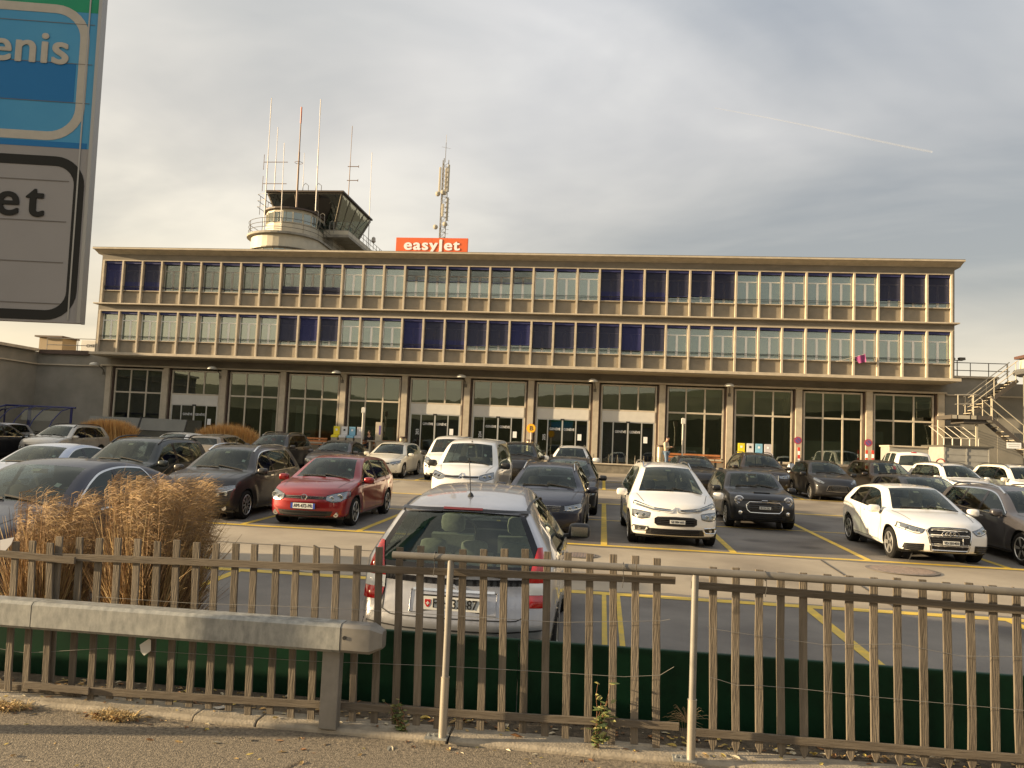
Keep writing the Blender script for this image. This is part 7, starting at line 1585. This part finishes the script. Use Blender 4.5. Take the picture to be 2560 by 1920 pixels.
def x3_front(root, sh, pnt):
    for s_ in (1, -1):
        zone(root, sh, 'front', 'grille', BLK, [(s_*.04, .86), (s_*.20, .87), (s_*.34, .85)], [(s_*.04, .66), (s_*.20, .64), (s_*.32, .67)])
        mb = MB()
        for k in range(6): a = sh.hit('front', s_*(.07+.045*k), .85, .012)[0]; b = sh.hit('front', s_*(.07+.045*k), .66, .012)[0]; mb.tube([a, b], .006, 5)
        mb.tube([sh.hit('front', s_*a, b, .012)[0] for a, b in ((.03, .86), (.20, .88), (.35, .86), (.33, .66), (.20, .63), (.04, .65))], .010, 5, closed=True); mb.build('grille_frame', CHR, root, smooth='auto')
        lamp(root, sh, 'front', s_, [(.37, .86), (.60, .88), (.84, .90)], [(.38, .76), (.62, .74), (.86, .80)], ((.55, .81, .045, 1), (.72, .82, .045, 1)))
        p = sh.hit('front', s_*.66, .50, .01)[0]; mb = MB(); mb.lathe([(.05, p.x+.01), (.04, p.x-.015), (.01, p.x-.015)], (0, p.y, .50), 'x', 12); mb.build('fog_lamp', CHR, root)
    zone(root, sh, 'front', 'lower_intake', BLK, [(-.6, .42), (.6, .42)], [(-.55, .28), (.55, .28)], 2, BLG); badge(root, sh, 'front', 'ring', .94, .04)
car('suv', D('suv', 4.65, 1.88, 1.68, 2.81, .86, .36, tumb=.46), BRN, 'dark brown SUV with twin vertical-bar grille and silver roof rails', cat='car', loc=(6.38, R2-.1), yaw=.03, front=x3_front, rails='silver', wstyle='five')
def fi_front(root, sh, pnt):
    zone(root, sh, 'front', 'grille', BLG, [(-.34, .58), (0, .61), (.34, .58)], [(-.42, .40), (0, .385), (.42, .40)], 6, CHR, bh=.005)
    mb = MB(); mb.tube([sh.hit('front', a, b, .01)[0] for a, b in ((-.35, .59), (0, .62), (.35, .59), (.43, .40), (0, .375), (-.43, .40))], .009, 5, closed=True); mb.build('grille_frame', CHR, root)
    for s_ in (1, -1): lamp(root, sh, 'front', s_, [(.46, .70), (.60, .80), (.74, .88)], [(.52, .66), (.68, .70), (.80, .80)], ((.60, .725, .035, 1),)); zone(root, sh, 'front', 'fog_recess', BLK, [(s_*.56, .40), (s_*.76, .42)], [(s_*.58, .32), (s_*.76, .34)])
    zone(root, sh, 'front', 'lower_intake', BLK, [(-.45, .33), (.45, .33)], [(-.42, .24), (.42, .24)])
car('hatchback_car', D('hatch', 3.97, 1.722, 1.495, 2.489, .82, .30), BLKP, 'black small hatchback with trapezoid grille between the twin-grille SUV and the brown crossover', loc=(8.80, R2-.6), yaw=.04, front=fi_front, plate_f=('VD 31', .36, dict(w=.3, h=.07)) if False else None, wstyle='ten')
car('suv', D('suv', 4.3, 1.80, 1.60, 2.6, .86, .33), BRN, 'dark brown crossover with a bright headlight behind the white three-door hatchback', cat='car', loc=(11.30, R2-.2), yaw=.05, front=front_generic((.4, .62, .74)))
def cit_front(root, sh, pnt):
    for s_ in (1, -1): lamp(root, sh, 'front', s_, [(.30, .93), (.55, .96), (.80, 1.0)], [(.32, .89), (.55, .90), (.82, .94)], ()); lamp(root, sh, 'front', s_, [(.55, .80), (.70, .82), (.82, .82)], [(.56, .68), (.70, .66), (.82, .68)], ((.68, .74, .04, 1),))
    zone(root, sh, 'front', 'lower_intake', BLK, [(-.5, .55), (.5, .55)], [(-.5, .32), (.5, .32)], 3, BLG)
car('suv', D('suv', 4.16, 1.76, 1.61, 2.6, .86, .33), WHT, 'white crossover with dark pillars right of the brown crossover', cat='car', loc=(13.85, R2-.3), yaw=.12, front=cit_front, rails='black')
car('suv', D('suv', 4.32, 1.82, 1.65, 2.67, .86, .35), OFFW, 'cream-white off-roader with dark roof rails at the right edge of the rear row', cat='car', loc=(16.45, R2-.2), yaw=.10, front=front_generic((.4, .62, .78)), rails='black', cladding=True)
def t5_rear(root, sh, pnt):
    mb = MB(); patch(mb, sh, 'rear', [(-.12, 1.92), (.12, 1.92)], [(-.12, 1.875), (.12, 1.875)], 4, 3, .012); mb.build('brake_light', RED, root)
    for s_ in (1, -1): mb = MB(); patch(mb, sh, 'rear', [(s_*.80, 1.20), (s_*.90, 1.20)], [(s_*.80, .80), (s_*.90, .80)], 4, 8, .01); mb.build('tail_light', RED, root)
    badge(root, sh, 'rear', 'ring_vw', 1.08, .075); zone(root, sh, 'rear', 'plate_recess', BLG, [(-.30, .88), (.30, .88)], [(-.30, .80), (.30, .80)])
    p = sh.hit('rear', 0, 1.30, .03); q = sh.hit('rear', .28, 1.18, .03); mb = MB(); mb.bar(p[0], q[0], .03); mb.build('rear_wiper', BLK, root)
T_['box'] = dict(T_['van'], win=[(.235, .40), (.43, .64), (.68, .92)], rg=(.12, .80))
car('van', D('box', 4.9, 1.90, 1.97, 3.0, .90, .33, tumb=.18, roofdrop=.06), WHT, 'white passenger van seen from behind beside the grey site container', cat='van', loc=(15.4, 40.6), yaw=math.pi-R(8), front=front_generic(), rear=t5_rear, rglass=SGL, wstyle='cap', group='white vans parked in the lot')
# --- silver hatchback with its rear to the fence
def c3_rear(root, sh, pnt):
    Ln, H = sh.L, sh.H
    for s_ in (1, -1):
        mb = MB(); f = lambda l: [(s_*a, b) for a, b in l]
        tl = ((.735, 1.13), (.77, 1.10)); 
        patch(mb, sh, 'rear', f([(.665, 1.13), (.70, 1.13)]), f([(.60, .86), (.775, .86)]), 6, 7, .010, .012, 0)
        patch(mb, sh, 'rear', f([(.60, .858), (.775, .858)]), f([(.60, .765), (.785, .765)]), 6, 5, .010, .012, 1)
        patch(mb, sh, 'rear', f([(.60, .763), (.785, .763)]), f([(.62, .665), (.79, .665)]), 6, 5, .010, .012, 0)
        mb.build('tail_light', [RED, LWH], root, smooth=True)
    mb = MB(); zone_top = [(-.56, 1.40), (0, 1.42), (.56, 1.40)]; patch(mb, sh, 'rear', zone_top, [(-.57, 1.38), (0, 1.395), (.57, 1.38)], 15, 3, .02, 0, 0)
    patch(mb, sh, 'rear', [(-.17, 1.415), (.17, 1.415)], [(-.17, 1.40), (.17, 1.40)], 7, 3, .026, 0, 1); mb.build('spoiler', [BLG, mat('brake_dark', (.12, .01, .01), rough=.3)], root, smooth=True)
    fr = MB()  # black frit round the rear glass
    def ln(pts, w): 
        P = res(pts, 26)
        ribbon(fr, sh, 'rear', P, w, .004, 0, .04)
    ln([(-.60, .86), (0, .845), (.60, .86)], .05)
    fr.build('window_surround', BLG, root, smooth=True)
    mb = MB(); p = sh.hit('rear', -.03, .905, .04)[0]; q = sh.hit('rear', .40, .90, .03)[0]; mm_ = sh.hit('rear', .18, .93, .045)[0]; mb.tube([p, mm_, q], [.028, .018, .009], 8); mb.lathe([(.03, p.x-.04), (.03, p.x+.01), (.012, p.x+.02)], (0, p.y, p.z), 'x', 12); mb.build('rear_wiper', BLK, root, smooth='auto')
    # plate recess, handle and bumper lines
    rm = MB(); ribbon(rm, sh, 'rear', [(-.60, .845), (-.60, .60), (-.52, .565), (.52, .565), (.60, .60), (.60, .845)], .010, .004, 0, .04); ribbon(rm, sh, 'rear', [(-.83, .50), (-.4, .475), (.4, .475), (.83, .50)], .012, .004, 0, .05); ribbon(rm, sh, 'rear', [(-.82, .42), (0, .40), (.82, .42)], .010, .004, 0, .05)
    rm.build('panel_gaps', BLK, root)
    mb = MB(); patch(mb, sh, 'rear', [(-.34, .785), (.34, .785)], [(-.34, .765), (.34, .765)], 9, 3, .02, .0); mb.build('boot_handle', CHR, root)
    mb = MB(); pr = [sh.hit('rear', a, b, .006)[0] for a, b in ((-.36, .60), (-.36, .77), (.36, .77), (.36, .60))]; mb.tube(pr, .006, 5, closed=True); mb.build('plate_recess', pnt, root)
    mb = MB(); patch(mb, sh, 'rear', [(-.80, .335), (0, .32), (.80, .335)], [(-.78, .24), (0, .23), (.78, .24)], 17, 4, .006, 0); mb.build('bumper_valance', mat('bumper_beige', (.36, .34, .30), rough=.5), root, smooth=True)
    badge(root, sh, 'rear', 'chevrons', .815, .035, .02)
    for s_ in (1, -1):
        pts = []
        for x in np.linspace(.40*Ln, .87*Ln, 12): h = sh.hit('top', x, s_*.55*(1-.10*max(0, x/Ln-.6)), .004); pts.append(h[0])
        mb = MB(); w = Vector((0, .022, 0)); vs = []
        for p in pts: vs += [p-w, p+w]
        mb.add(vs, [(2*i, 2*i+1, 2*i+3, 2*i+2) for i in range(len(pts)-1)]); mb.build('roof_strip', BLK, root, fix=False)
    hb_ = MB(); 
    hd_ = MB(); hd_.box(Ln*.5, Ln*.5+.01, -.01, .01, 1.2, 1.21)
C3P = car('hatchback_car', D('arch', 3.85, 1.74, 1.57, 2.46, .78, .295, tumb=.50, bow=(.26, .18, .20)), SIL, 'silver rounded hatchback seen from behind, parked close to the fence', loc=(-1.29, 7.0), yaw=0.015, scl=1.06, flip=True, front=front_generic(), rear=c3_rear, plate_r=('FR·133487', .68, dict(shield=True, w=.50, h=.11, off=.012)), wstyle='cap', bright=True, rglass=RGL, ant=(3.05, .40), handles=2, mir=-1.1)
